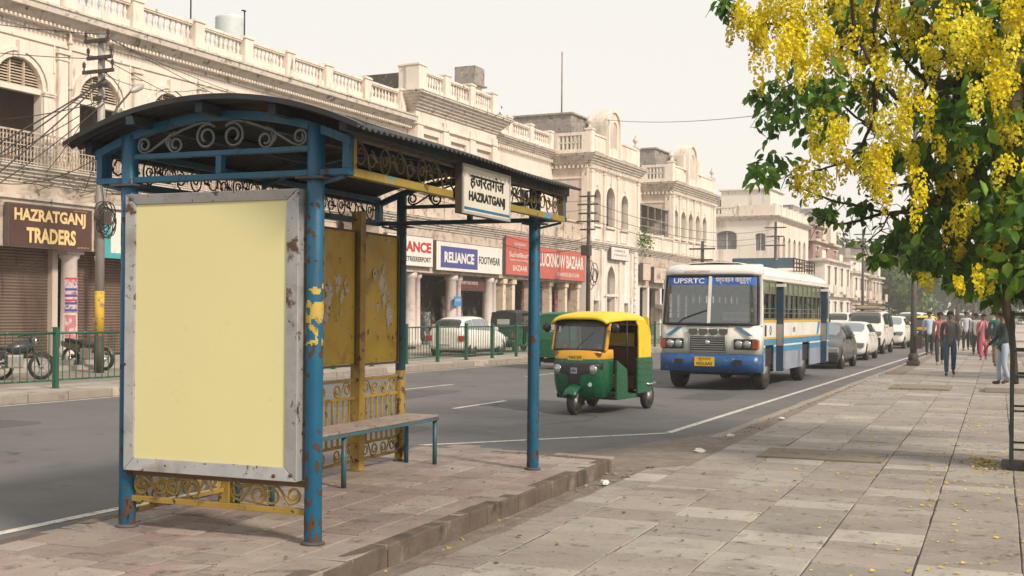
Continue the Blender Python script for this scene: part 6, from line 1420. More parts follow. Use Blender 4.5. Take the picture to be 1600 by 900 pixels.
# ------------------------------------------------------------------ people
SKIN = mat('skin', (.17, .085, .05), .55, var=.08, vs=8); HAIR = mat('black_hair', (.006, .005, .005), .85, var=.2, vs=20)
def skinmesh(V, E, Rr, sub=1):
    me = bpy.data.meshes.new('tmp'); me.from_pydata(V, E, []); o = bpy.data.objects.new('tmp', me); COL.objects.link(o)
    md = o.modifiers.new('k', 'SKIN'); md.use_smooth_shade = True
    for i, r in enumerate(Rr):
        d = me.skin_vertices[0].data[i]; d.radius = (r, r) if not isinstance(r, tuple) else r; d.use_root = (i == 0)
    if sub: s_ = o.modifiers.new('s', 'SUBSURF'); s_.levels = sub; s_.render_levels = sub
    bpy.context.view_layer.update()
    out = bpy.data.meshes.new_from_object(o.evaluated_get(bpy.context.evaluated_depsgraph_get()))
    vs = [tuple(v.co) for v in out.vertices]; fs = [tuple(p.vertices) for p in out.polygons]
    bpy.data.objects.remove(o); bpy.data.meshes.remove(me); bpy.data.meshes.remove(out); return vs, fs
def cloth(n, c): return mat('cloth_' + n, c, .85, var=.12, vs=7, bump=.4, bs=18)
def person(label, loc, rz, shirt, pants, shoes=(.02, .018, .016), stride=.22, h=1.0, kurta=False, seated=False, hair='short', lean=0, armf=(.15, -.15), scarf=None, sleeve='long', slim=1.0, look=0):
    Pn = thing('person', label, 'person', loc, rz); w = slim
    def sc_(P): return [(x * h, (y + lean * max(0, z - .9)) * h, z * h) for x, y, z in P]
    hipz = .90; st = stride
    kn, an, to = [], [], []
    for s, f in ((-1, 1), (1, -1)):
        if seated: kn.append((s * .12, -.42, .92)); an.append((s * .12, -.44, .50)); to.append((s * .12, -.56, .46))
        else:
            y = -f * st; b_ = .07 if f < 0 else .01
            kn.append((s * .095, y * .5 - .045 - (.03 if f < 0 else 0), .50)); an.append((s * .09, y, .085 + (.05 if y > .05 else 0))); to.append((s * .11, y - .15, .035 + (.0 if y > .05 else 0)))
    hip = [(-.09, 0, hipz), (.09, 0, hipz)]
    arms = []
    for s, af in ((-1, armf[0]), (1, armf[1])):
        sh_ = (s * .185 * w, 0.0, 1.40); el = (s * (.222 * w), af * .35 + .03, 1.13)
        wr = (s * (.205 * w), af * .95 - .05, .89) if not seated else (s * .16, -.36, 1.15)
        if seated: el = (s * .25, -.05, 1.13)
        arms.append((sh_, el, wr))
    # body: one continuous surface
    V = [(0, 0, .95), (0, 0, 1.12), (0, 0, 1.30), (0, .0, 1.42), (0, -.005, 1.50), (0, -.015, 1.56), (0, -.02, 1.63), (0, -.015, 1.685)]
    Rr = [.085 * w, .08 * w, .095 * w, .07, .048, .062, .080, .066]; E = [(i, i + 1) for i in range(7)]
    def chain(start, pts, rad):
        a = start
        for p, r in zip(pts, rad): V.append(p); Rr.append(r); E.append((a, len(V) - 1)); a = len(V) - 1
    for i in (0, 1):
        s, e, wq = arms[i]; hd = (wq[0] * 1.0, wq[1] - .03, wq[2] - .09 if not seated else wq[2] + .02)
        chain(3, [s, e, wq, hd], [.055, .040, .026, .030])
        chain(0, [hip[i], kn[i], an[i], to[i]], [.085, .052, .036, .030])
    vs, fs = skinmesh(sc_(V), E, [r * h for r in Rr])
    b = MB(); b.add(vs, fs, True); hd0 = [arms[i][2] for i in (0, 1)]
    for i, s in ((0, -1), (1, 1)):
        q = hd0[i]; x, y, z = q[0], q[1] - .035, (q[2] - .11 if not seated else q[2] + .01)
        for k, l in enumerate((.060, .070, .066, .052)):
            yy = y - .022 + k * .015; dz = -1 if not seated else -.3
            b.tube(sc_([(x, yy, z + .02), (x + s * .004, yy - .002, z + dz * l * .55), (x - s * .012, yy - .010, z + dz * l)]), [.0085 * h, .008 * h, .006 * h], 5)
        b.tube(sc_([(x, y - .020, z + .045), (x - s * .014, y - .045, z + .012), (x - s * .016, y - .052, z - .02)]), [.010 * h, .009 * h, .007 * h], 5)
    b.tube(sc_([(0, -.085, 1.66), (0, -.112, 1.622), (0, -.095, 1.612)]), [.009 * h, .014 * h, .012 * h], 6)
    for s in (-1, 1): b.tube(sc_([(s * .074, -.005, 1.655), (s * .086, .005, 1.64), (s * .076, .0, 1.61)]), .011 * h, 5)
    body = b.build('body', SKIN, Pn)
    b = MB()
    for s in (-1, 1): b.lathe([(.0, 0), (.013 * h, .004), (.009 * h, .010)], 8, sc_([(s * .032, -.089, 1.652)])[0], (s * .2, -1, 0))
    b.tube(sc_([(-.03, -.088, 1.582), (0, -.096, 1.580), (.03, -.088, 1.582)]), .005 * h, 4); b.build('eyes_and_mouth', mat('dark_features', (.02, .01, .01), .4, var=0), Pn)
    # hair
    rows = []; nn = 14
    for j in range(8):
        t = j / 7; phi = t * pi * .62; row = []
        for i in range(nn):
            a = 2 * pi * i / nn; r = .098 * sin(phi) ; back = max(0, sin(a)); zz = 1.655 + .088 * cos(phi) - (.03 * back * t) + (.045 * t * max(0, -sin(a)))
            row.append((r * cos(a) * .92, -.006 + r * sin(a) * 1.05, zz))
        rows.append(row)
    b = MB(); b.grid([sc_(r) for r in rows], closed_u=True)
    if hair == 'long': v2, f2 = skinmesh(sc_([(0, .07, 1.66), (0, .10, 1.52), (0, .10, 1.35), (0, .09, 1.18)]), [(0, 1), (1, 2), (2, 3)], [.05 * h, .06 * h, .055 * h, .03 * h]); b.add(v2, f2, True)
    b.build('hair', HAIR, Pn, solid=.012)
    # top
    low = .70
    V = [(0, 0, low + .06), (0, 0, .95), (0, 0, 1.10), (0, .0, 1.28), (0, 0, 1.405)]; Rr = [.15 * w, .138 * w, .124 * w, .135 * w, .085]; E = [(0, 1), (1, 2), (2, 3), (3, 4)]
    if kurta: V = [(0, 0, .52), (0, 0, .75), (0, 0, 1.10), (0, 0, 1.28), (0, 0, 1.405)]; Rr = [.20 * w, .17 * w, .125 * w, .132 * w, .085]; E = [(i, i + 1) for i in range(4)]
    top = len(V) - 1
    for i in (0, 1):
        s, e, wq = arms[i]
        pts = [s, e, tuple(e[k] + (wq[k] - e[k]) * .86 for k in range(3))] if sleeve == 'long' else [s, tuple(s[k] + (e[k] - s[k]) * .75 for k in range(3))]
        chain(top, pts, [.068, .053, .040] if sleeve == 'long' else [.070, .062])
    vs, fs = skinmesh(sc_(V), E, [r * h for r in Rr]); b = MB(); b.add(vs, fs, True); tp = b.build('shirt' if not kurta else 'kurta', shirt, Pn)
    b = MB(); b.tube(sc_([(.055 * cos(a * pi / 5), -.004 + .06 * sin(a * pi / 5), 1.475 + .012 * sin(a * pi / 5)) for a in range(10)]), .012 * h, 5, closed=True); b.build('collar', shirt, tp)
    # trousers
    V = [(0, 0, 1.06), (0, 0, .93)]; Rr = [.105 * w, .12 * w]; E = [(0, 1)]
    for i in (0, 1): chain(1, [(hip[i][0], 0, .86), kn[i], (an[i][0], an[i][1] + .005, an[i][2] + .0)], [.098, .074 if not kurta else .085, .058 if not kurta else .07])
    vs, fs = skinmesh(sc_(V), E, [r * h for r in Rr]); b = MB(); b.add(vs, fs, True); b.build('trousers', pants, Pn)
    for i in (0, 1):
        a, t = an[i], to[i]; b = MB(); ms = mat('shoe_%d' % int(shoes[0] * 100), shoes, .5)
        vs, fs = skinmesh(sc_([(a[0], a[1] + .03, a[2] - .03), (a[0], a[1] - .05, a[2] - .035), (t[0], t[1] - .02, t[2] + .01)]), [(0, 1), (1, 2)], [.044 * h, .046 * h, .036 * h]); b.add(vs, fs, True); b.build('shoe', ms, Pn)
    if scarf: 
        b = MB(); b.tube(sc_([(-.12, -.11, 1.05), (-.10, -.14, 1.30), (-.05, -.09, 1.44), (0.02, .07, 1.47), (.08, -.07, 1.44), (.12, -.13, 1.3), (.13, -.12, 1.0)]), [.03, .035, .03, .03, .03, .035, .03], 6); b.build('scarf', scarf, Pn)
    return Pn
wk = cloth
person('man in dark grey shirt and blue jeans walking nearest on the footpath', (-1.20, 34.07, 0), .06, wk('grey', (.075, .07, .072)), wk('denim', (.025, .06, .12)), stride=.19, armf=(.12, -.2))
person('man in salmon pink shirt and dark trousers just behind the grey shirted man', (-1.78, 41.5, 0), .12, wk('salmon', (.46, .15, .14)), wk('charcoal', (.03, .028, .03)), shoes=(.3, .26, .22), stride=.22, h=1.0, slim=.9)
person('man in light blue shirt and black trousers walking by the kerb', (-2.62, 51.5, 0), .1, wk('pale_blue', (.42, .50, .62)), wk('black', (.015, .014, .016)), stride=.12, h=1.03)
person('man in lavender white shirt walking in the middle distance', (-1.40, 59.4, 0), .0, wk('lavender', (.47, .46, .54)), wk('black', (.015, .014, .016)), stride=.16, h=1.05)
W2 = person('woman in pink kurta with dark maroon shoulder bag', (-.50, 46.8, 0), .05, wk('pink', (.52, .17, .20)), wk('deep_pink', (.42, .06, .12)), kurta=True, hair='long', stride=.10, h=.98, scarf=wk('rose', (.55, .22, .25)), shoes=(.2, .1, .08))
BG = thing('shoulder_bag', 'dark maroon bag hanging at the side of the woman in pink', 'bag', (-.27, 46.72, .78), 0)
b = MB(); b.box(-.16, .16, -.08, .08, 0, .40); b.build('bag_body', wk('maroon', (.05, .012, .018)), BG, bevel=.04); b = MB(); b.tube([(-.10, 0, .38), (-.14, 0, .62), (-.05, 0, .68), (.08, 0, .6), (.12, 0, .38)], .012, 5); b.build('bag_strap', MATS['cloth_maroon'], BG)
person('man in white shirt half behind the woman in pink', (-.86, 53.5, 0), .0, wk('white', (.60, .58, .55)), wk('brown_black', (.04, .03, .028)), stride=.1, h=1.0)
person('man in white shirt seen over the green dressed person', (.02, 49.0, 0), .0, wk('white', (.60, .58, .55)), wk('grey_trouser', (.12, .12, .13)), stride=.05, h=1.06)
person('person in dark green shawl standing at the right edge of the walkers', (-.03, 41.4, 0), .3, wk('bottle_green', (.012, .085, .07)), wk('khaki', (.16, .12, .08)), kurta=True, stride=.06, h=1.02, slim=1.1)
person('man in black and green top and pale jeans standing beside the stone step', (.13, 30.25, 0), -pi / 2 + .35, wk('black_green', (.012, .035, .03)), wk('pale_denim', (.30, .36, .44)), stride=.07, h=.99, armf=(-.3, -.25), lean=-.06)
person('distant person in black walking beneath the boxed street lamp', (-1.20, 66, 0), .0, wk('black', (.015, .014, .016)), wk('black', (.015, .014, .016)), stride=.16, h=1.03)
person('rickshaw driver in pale shirt seated behind the windscreen', (-6.53, 19.92, -.38), AUTO_RZ, wk('white', (.60, .58, .55)), wk('khaki', (.16, .12, .08)), seated=True, sleeve='short', h=.88)
person('bus driver in khaki shirt seated behind the right hand windscreen pane', (-5.50, 27.45, .45), -.045, wk('khaki_shirt', (.30, .24, .16)), wk('khaki', (.16, .12, .08)), seated=True, sleeve='short', h=.95)
# ------------------------------------------------------------------ trees
def leafmat(name, trans=.35, rough=.45):
    m = bpy.data.materials.new(name); m.use_nodes = True; t = m.node_tree; N = t.nodes; L = t.links
    b = N['Principled BSDF']; a = N.new('ShaderNodeAttribute'); a.attribute_name = 'tone'; L.new(a.outputs['Color'], b.inputs['Base Color']); b.inputs['Roughness'].default_value = rough; b.inputs['Specular IOR Level'].default_value = .3
    tr = N.new('ShaderNodeBsdfTranslucent'); L.new(a.outputs['Color'], tr.inputs[0]); mx_ = N.new('ShaderNodeMixShader'); mx_.inputs[0].default_value = trans
    L.new(b.outputs[0], mx_.inputs[1]); L.new(tr.outputs[0], mx_.inputs[2]); L.new(mx_.outputs[0], N['Material Output'].inputs[0]); MATS[name] = m; return m
m_leaf = leafmat('green_leaf'); m_bloom = leafmat('yellow_bloom', .4, .7); m_far = leafmat('far_foliage', .3, .7)
m_bark = mat('tree_bark', (.085, .058, .042), .9, var=.3, vs=4, streak=True, bump=1.0, bs=30, layers=(((.16, .12, .09), .58, 3, .1), ((.03, .022, .018), .6, 7, .08)))
m_twig = mat('dark_twig', (.035, .022, .017), .85, var=.3, vs=8)
YL = [(-2.31, 12.77, 4.7, 0.36), (-2.06, 12.94, 4.58, 0.4), (-1.67, 13.01, 4.77, 0.44), (-1.3, 13.22, 4.85, 0.4), (-0.89, 12.94, 4.75, 0.44), (-0.52, 13.19, 4.78, 0.36), (-0.36, 11.94, 4.26, 0.29), (-2.17, 12.55, 4.34, 0.26), (-2.6, 13.22, 4.93, 0.2), (-1.38, 12.81, 4.23, 0.33), (-1.48, 13.16, 3.96, 0.33), (-1.39, 12.06, 3.51, 0.29), (-1.54, 12.56, 3.43, 0.29), (-1.66, 12.25, 3.17, 0.26), (-1.86, 12.66, 3.11, 0.2), (-1.74, 12.7, 2.99, 0.18), (-0.93, 11.92, 3.59, 0.22), (-0.83, 12.2, 4.01, 0.29), (-0.72, 12.29, 3.76, 0.22), (-0.71, 13.18, 4.52, 0.26), (-0.2, 12.97, 4.44, 0.33), (0.09, 12.12, 4.47, 0.29), (-0.14, 13.02, 4.12, 0.33), (-0.07, 12.09, 3.63, 0.33), (0.04, 12.76, 3.54, 0.22), (-0.99, 12.08, 3.0, 0.23), (-0.89, 11.9, 2.79, 0.23), (-1.17, 13.12, 2.98, 0.2), (-0.95, 12.19, 3.42, 0.26), (-0.83, 12.2, 3.25, 0.22), (-0.64, 13.28, 3.46, 0.2), (-0.57, 13.12, 3.16, 0.23), (-0.39, 12.31, 3.19, 0.18), (-0.45, 13.25, 3.01, 0.15), (-0.42, 12.65, 2.65, 0.18), (-0.37, 12.85, 2.54, 0.13), (0.16, 12.19, 2.97, 0.2), (0.08, 13.22, 2.89, 0.13), (0.05, 12.87, 2.5, 0.16), (0.19, 13.25, 2.56, 0.15), (-0.31, 13.15, 2.33, 0.09), (-0.18, 12.32, 2.01, 0.1), (-0.0, 12.41, 1.97, 0.1), (-0.34, 12.13, 1.93, 0.06), (0.2, 12.1, 4.22, 0.29), (-1.17, 11.99, 3.24, 0.2), (-1.29, 12.32, 3.13, 0.13), (-1.09, 12.74, 4.13, 0.22), (-1.68, 11.9, 4.32, 0.29), (-2.02, 12.85, 4.83, 0.29), (0.15, 12.37, 3.97, 0.22), (0.16, 12.33, 3.44, 0.18), (-0.51, 13.05, 4.21, 0.22), (0.55, 12.57, 4.41, 0.36), (0.76, 12.34, 3.68, 0.36), (0.5, 12.57, 3.06, 0.33), (-0.67, 12.89, 2.02, 0.07), (-1.72, 11.98, 4.12, 0.22), (-1.63, 13.27, 4.51, 0.26), (0.43, 11.93, 2.28, 0.15)]
GL = [(-2.14, 13.9, 4.24, 0.33), (-2.35, 14.09, 4.1, 0.29), (-1.78, 12.44, 3.69, 0.33), (-2.48, 13.98, 3.86, 0.18), (-2.47, 13.13, 4.03, 0.1), (-2.37, 13.56, 3.32, 0.2), (-2.29, 12.42, 3.07, 0.12), (-1.6, 12.49, 3.99, 0.22), (-2.76, 12.76, 4.96, 0.09), (-1.87, 14.31, 3.81, 0.22), (-1.25, 12.79, 3.95, 0.22), (-0.73, 13.91, 2.69, 0.29), (-0.96, 14.26, 2.58, 0.22), (-1.1, 14.28, 2.4, 0.19), (-0.56, 13.09, 2.29, 0.29), (-0.75, 13.11, 2.23, 0.2), (-0.32, 13.45, 2.72, 0.36), (-0.01, 13.95, 3.24, 0.44), (0.17, 12.62, 2.64, 0.44), (-0.14, 13.9, 2.47, 0.36), (0.12, 13.99, 2.12, 0.29), (-0.4, 14.12, 2.2, 0.26), (-0.13, 12.47, 3.57, 0.44), (0.18, 14.29, 4.27, 0.44), (-0.49, 12.58, 3.48, 0.33), (-0.76, 13.08, 3.23, 0.26), (-0.28, 13.62, 4.59, 0.36), (-0.03, 14.24, 4.98, 0.36), (-1.33, 13.08, 2.78, 0.09), (-1.89, 14.25, 2.82, 0.07), (-1.31, 13.49, 3.38, 0.13), (-1.01, 13.02, 3.3, 0.15), (-1.34, 13.03, 4.54, 0.22), (-1.44, 12.75, 4.69, 0.2), (0.22, 12.56, 2.32, 0.44), (-0.24, 12.7, 1.95, 0.13), (-0.0, 13.78, 1.88, 0.15), (0.57, 14.39, 3.69, 0.58), (0.51, 12.72, 2.51, 0.51), (0.77, 12.5, 4.32, 0.58), (0.59, 14.37, 1.92, 0.29), (-0.61, 13.47, 2.93, 0.33), (-1.21, 13.21, 2.21, 0.07), (-0.51, 12.87, 4.7, 0.36), (-0.93, 13.59, 4.56, 0.26), (-0.41, 14.05, 4.12, 0.36)]
BR = {'a': ([(.34, 13.55, 1.6), (.18, 13.4, 2.2), (-0.1, 13.3, 2.7), (-0.2, 13.42, 3.12), (-0.39, 13.27, 3.48), (-0.56, 13.19, 3.91), (-0.75, 13.36, 4.5), (-0.92, 13.4, 5.14), (-1.1, 13.5, 5.9)], .075, .03),
 'b': ([(-0.19, 13.3, 3.07), (-0.44, 13.12, 2.96), (-0.68, 12.97, 2.77), (-0.87, 12.89, 2.68), (-1.13, 13.06, 2.68), (-1.4, 13.1, 2.61), (-1.58, 12.92, 2.57), (-1.83, 12.93, 2.66)], .038, .007),
 'c': ([(-1.12, 13.06, 2.68), (-1.26, 13.02, 2.73), (-1.51, 12.87, 2.78), (-1.73, 12.79, 2.85), (-1.99, 12.96, 2.99), (-2.09, 13.0, 3.13)], .016, .005),
 'd': ([(-0.39, 13.25, 3.48), (-0.62, 12.95, 3.64), (-0.98, 12.67, 3.83), (-1.17, 12.49, 4.0), (-1.19, 12.6, 3.66), (-1.3, 12.7, 3.41), (-1.44, 12.52, 3.19), (-1.66, 12.53, 3.12), (-1.83, 12.7, 3.11)], .03, .008),
 'e': ([(-1.1, 12.7, 5.6), (-1.14, 12.5, 4.93), (-1.2, 12.62, 4.51), (-1.15, 12.47, 4.11), (-1.16, 12.45, 3.81)], .024, .018),
 'f': ([(-1.5, 12.6, 5.6), (-1.41, 12.4, 4.93), (-1.39, 12.52, 4.56), (-1.27, 12.37, 4.26), (-1.15, 12.4, 4.05)], .02, .016),
 'g': ([(-0.9, 13.1, 5.5), (-1.36, 12.8, 5.05), (-1.66, 12.92, 4.92), (-2.04, 12.77, 4.76), (-2.36, 12.69, 4.69), (-2.67, 12.86, 4.82), (-2.89, 12.9, 4.99)], .03, .006),
 'h': ([(-0.77, 12.93, 2.72), (-0.82, 13.02, 2.53), (-0.89, 12.87, 2.25)], .012, .006), 'i': ([(-1.07, 13.0, 2.67), (-1.16, 13.02, 2.5), (-1.34, 12.87, 2.33)], .010, .005),
 'j': ([(-0.1, 13.5, 2.9), (-0.27, 13.7, 3.22), (-0.46, 13.82, 3.66), (-0.41, 13.67, 4.26), (-0.35, 13.59, 5.13), (-.3, 13.6, 6)], .05, .03),
 'k': ([(-0.15, 13.4, 3.1), (-0.2, 13.6, 3.41), (0.04, 13.72, 3.96), (0.23, 13.57, 4.4), (0.47, 13.49, 4.9)], .04, .025),
 'l': ([(-0.57, 13.25, 3.95), (-0.86, 13.52, 4.26), (-1.08, 13.37, 4.59), (-1.14, 13.29, 4.99)], .028, .015),
 'm': ([(-0.2, 13.3, 3.15), (-0.41, 12.5, 3.15), (-0.73, 12.62, 2.98), (-0.96, 12.47, 2.91), (-1.14, 12.39, 2.94)], .024, .008),
 'n': ([(-0.1, 13.3, 2.9), (-0.31, 13.12, 2.62), (-0.49, 12.97, 2.42), (-0.61, 12.89, 2.15)], .018, .006),
 'o': ([(-0.7, 13.3, 4.3), (-0.73, 13.6, 4.13), (-1.06, 13.72, 3.75), (-1.39, 13.57, 3.74), (-1.73, 13.49, 4.03), (-2.17, 13.66, 4.24), (-2.47, 13.7, 3.97)], .022, .006)}
TR = thing('flowering_tree', 'large tree in drooping yellow blossom standing in an iron guard by the footpath', 'tree', (.42, 13.6, 0))
OT = Vector((.42, 13.6, 0))
def tr(b): b.T = Matrix.Translation(-OT); return b
def smooth(P, k=4):
    P = [Vector(p) for p in P]; out = []
    for i in range(len(P) - 1):
        p0 = P[max(i - 1, 0)]; p1 = P[i]; p2 = P[i + 1]; p3 = P[min(i + 2, len(P) - 1)]
        for j in range(k):
            t = j / k; out.append(.5 * ((2 * p1) + (p2 - p0) * t + (2 * p0 - 5 * p1 + 4 * p2 - p3) * t * t + (3 * p1 - p0 - 3 * p2 + p3) * t ** 3))
    out.append(P[-1]); return out
R = random.Random(21)
tp = smooth([(.70, 13.62, -.05), (.67, 13.6, .5), (.66, 13.6, 1.1), (.60, 13.6, 1.7), (.47, 13.55, 2.2), (.28, 13.5, 2.8), (.10, 13.5, 3.5), (.12, 13.55, 4.3), (.3, 13.6, 5.2), (.4, 13.6, 6.5)], 5)
b = tr(MB()); rows = []
for i, p in enumerate(tp):
    t = i / (len(tp) - 1); r = .31 * (1 - t) ** .8 + .05 + (.07 * max(0, 1 - i / 5))
    rows.append([(p.x + r * (1 + .13 * sin(3 * a + i * .4) + .07 * sin(7 * a + i) + R.uniform(-.03, .03)) * cos(a), p.y + r * (1 + .13 * sin(3 * a + i * .4) + .07 * sin(7 * a + i)) * sin(a), p.z) for a in [2 * pi * k / 20 for k in range(20)]])
b.grid(rows, closed_u=True); b.build('trunk', m_bark, TR)
b = tr(MB()); b.tube(smooth([(.17, 13.42, .9), (.15, 13.42, 1.2), (.12, 13.42, 1.5), (.07, 13.42, 1.78), (.16, 13.45, 1.98), (.42, 13.55, 2.12)], 4), [.035] * 8 + [.05] * 13, 10); b.build('side_stem', m_bark, TR)
for k, (P, r0, r1) in BR.items():
    Q = smooth(P, 4); n = len(Q); b = tr(MB()); b.tube([q + Vector((R.uniform(-1, 1), R.uniform(-1, 1), R.uniform(-1, 1))) * .006 for q in Q], [r0 + (r1 - r0) * i / (n - 1) for i in range(n)], 7); br = b.build('branch', m_twig, TR)
    b = tr(MB())
    for q in Q[2::2]:
        for _ in range(2):
            d = Vector((R.uniform(-1, 1), R.uniform(-1, 1), R.uniform(-.9, .5))).normalized(); l = R.uniform(.12, .34); b.tube([q, q + d * l * .5 + Vector((0, 0, .02)), q + d * l + Vector((0, 0, -.06))], [.006, .004, .002], 4)
    b.build('twig', m_twig, br)
for x, y, z, r in [(-.9, 14.6, 5.5, .04), (1.2, 13.8, 5.0, .05), (1.6, 12.8, 4.4, .04), (1.3, 14.9, 4.6, .04), (.4, 12.2, 5.2, .04)]:
    b = tr(MB()); b.tube(smooth([(.2, 13.5, 3.2), ((.2 + x) / 2, (13.5 + y) / 2, (3.6 + z) / 2), (x, y, z)], 4), [r, r, r, r, r * .9, r * .8, r * .7, r * .6, r * .5], 7); b.build('branch', m_twig, TR)
GR = [(.065, .17, .015), (.045, .125, .012), (.10, .22, .02), (.03, .08, .012), (.15, .28, .02), (.05, .14, .015), (.20, .32, .03), (.08, .19, .015)]
def leaf(b, p, d, n, L_, w):
    d = d.normalized(); s = d.cross(n).normalized(); n = s.cross(d)
    bend = -.12 * L_
    b.add([p, p + d * .28 * L_ + s * w * .85 + n * w * .3, p + d * .62 * L_ + s * w + n * (w * .3 + bend * .4), p + d * L_ + n * bend, p + d * .62 * L_ - s * w + n * (w * .3 + bend * .4), p + d * .28 * L_ - s * w * .85 + n * w * .3, p + d * .35 * L_, p + d * .7 * L_ + n * bend * .4],
        [(0, 6, 1), (1, 6, 7, 2), (2, 7, 3), (0, 5, 6), (5, 4, 7, 6), (4, 3, 7)], False)
b = tr(MB()); b.tone = []
def spray(b, c, r, n, lo=.09, hi=.17):
    for _ in range(n):
        while True:
            q = Vector((R.uniform(-1, 1), R.uniform(-1, 1), R.uniform(-1, 1)))
            if q.length < 1: break
        p = Vector(c) + q * r * 1.05; d = Vector((q.x * .5 + R.uniform(-.7, .7), q.y * .5 + R.uniform(-.7, .7), R.uniform(-1.3, .15)))
        nn = Vector((R.uniform(-.8, .8), R.uniform(-.9, .4), R.uniform(.1, 1))); t = R.choice(GR); j = R.uniform(.8, 1.2); b.t = (t[0] * j, t[1] * j, t[2] * j)
        L_ = R.uniform(lo, hi); leaf(b, p, d, nn, L_, L_ * R.uniform(.24, .30))
for (x, y, z, r) in GL:
    big = 1 if x > -1.2 else 0
    for k in range(3): spray(b, (x, y + (k - 1) * .35 * min(1, r * 3), z), r, int(10 + 235 * r * r), .10 + .025 * big, .16 + .05 * big)
for _ in range(46): # the crown goes on above and beyond the frame
    x, y, z = R.uniform(-2.2, 3.2), R.uniform(12.0, 16.2), R.uniform(4.9, 7.0)
    if x > .6: z = R.uniform(2.6, 7.0)
    spray(b, (x, y, z), .55, 60, .12, .2)
for _ in range(22): spray(b, (R.uniform(-.6, 2.2), R.uniform(14.3, 15.6), R.uniform(2.3, 4.8)), .5, 62, .12, .2)
for k in ('b', 'c', 'd', 'n', 'h', 'i', 'o', 'g', 'm'):
    for q in smooth(BR[k][0], 2)[2:]: spray(b, q, .10, 3, .07, .13)
b.build('foliage', m_leaf, TR)
YC = [(.84, .70, .015), (.87, .76, .03), (.74, .60, .012), (.85, .72, .02), (.68, .55, .02), (.88, .79, .07), (.60, .54, .03)]
nblob = 0
EX = [(R.uniform(-2.0, 2.6), R.uniform(12, 15.5), R.uniform(5.2, 6.6), .4) for _ in range(16)] + [(R.uniform(.9, 2.6), R.uniform(12.2, 14.8), R.uniform(3.0, 5.2), .35) for _ in range(10)]
b = tr(MB()); b.tone = []
for (x, y, z, r) in YL + EX:
    y = y - .25
    nr = max(2, int(2 + (72 if z > 4.1 else 46) * r * r))
    for _ in range(nr):
        a = R.uniform(0, 6.283); q = R.random() ** .5 * r; cx, cy = x + q * cos(a), y + q * sin(a) * .8; zt = z + r * R.uniform(-.3, 1.0); L_ = min(R.uniform(.16, .42), r * 1.6 + .08)
        n = int(L_ * 230); tone = R.choice(YC); sw = R.uniform(-.08, .08)
        for i in range(n):
            t = (i + R.random()) / n; rad = (.072 * (1 - t) ** .55 * (.55 + .45 * min(1, t * 5)) + .012) * (.7 if r < .15 else 1); aa = R.uniform(0, 6.283); rr = rad * R.uniform(.7, 1.05)
            p = Vector((cx + rr * cos(aa) + sw * t, cy + rr * sin(aa), zt - L_ * t)); f = R.uniform(.82, 1.15) * (1 if t < .75 else .8)
            b.t = (tone[0] * f, tone[1] * f * (1 if t < .8 else 1.0), tone[2] * f); s = R.uniform(.014, .0225) * (1 if t < .75 else .7)
            nz = Vector((cos(aa) * 1.2 + R.uniform(-.6, .6), sin(aa) * 1.2 + R.uniform(-.6, .6), R.uniform(-.3, .9))).normalized(); u, v = basis(nz)
            ph = R.uniform(0, 1.2); ring = [p + (u * cos(ph + k * 1.2566) + v * sin(ph + k * 1.2566)) * s + nz * s * .45 for k in range(5)]
            b.add([p] + ring, [(0, k + 1, (k + 1) % 5 + 1) for k in range(5)])
b.build('blossoms', m_bloom, TR)
# iron tree guard
TG = thing('tree_guard', 'dark green iron guard of posts and rings around the flowering tree trunk', 'tree guard', (.5, 13.75, 0))
m_guard = mat('guard_iron', (.012, .022, .018), .55, var=.3, vs=6, layers=((rust, .66, 6, .08),))
for (x, y, w) in ((-.36, -.36, .036), (.42, -.36, .03), (-.36, .42, .026), (.42, .42, .03)):
    b = MB(); b.box(x - w / 2, x + w / 2, y - w / 2, y + w / 2, 0, 1.66); b.build('post', m_guard, TG)
for z, h_ in ((.22, .022), (.62, .022), (.98, .028), (1.25, .022), (1.63, .03)):
    b = MB(); b.box(-.36, .42, -.366, -.352, z - h_ / 2, z + h_ / 2); b.box(-.36, .42, .412, .426, z - h_ / 2, z + h_ / 2); b.box(-.366, -.352, -.35, .41, z - h_ / 2, z + h_ / 2); b.box(.412, .426, -.35, .41, z - h_ / 2, z + h_ / 2); b.build('ring', m_guard, TG)
for i in range(1, 5):
    q = -.36 + i * .156
    for p in ((q, -.372), (q, .406), (-.372, q), (.406, q)):
        b = MB(); b.cyl((*p, .05), (*p, 1.2 if p[0] < .4 else 1.6), .008, n=6); b.build('bar', m_guard, TG)
b = MB(); b.box(-.45, .5, -.36, .5, .002, .02); b.build('soil_bed', mat('tree_pit_soil', (.06, .045, .03), .95, var=.3, bump=1, bs=20), TG)
# plant on the ledge
b = MB(); b.tone = []
for _ in range(240):
    q = Vector((R.gauss(0, .28), R.gauss(0, .5), R.gauss(.35, .35))); t = R.choice(GR); b.t = t; leaf(b, q, Vector((R.uniform(-1, 1), R.uniform(-1, 1), R.uniform(-.4, 1))), Vector((.3, .2, 1)), R.uniform(.12, .22), .06)
WPl = b.build('wild_plant', m_leaf, loc=WP(67.6, -23.5, 5.6), label='wild green shrub sprouting from the ledge right of the first pediment building', cat='plant')
b = MB(); b.tone = []
for _ in range(120):
    q = Vector((R.gauss(0, .2), R.gauss(0, .35), R.gauss(.2, .2))); b.t = R.choice(GR[:4]); leaf(b, q, Vector((R.uniform(-1, 1), R.uniform(-1, 1), R.uniform(-.4, 1))), Vector((.3, .2, 1)), R.uniform(.1, .2), .05)
b.build('wild_plant', m_leaf, loc=WP(53.4, -26.6, 11.2), label='small dark plant on the parapet beside the projecting bay', cat='plant')
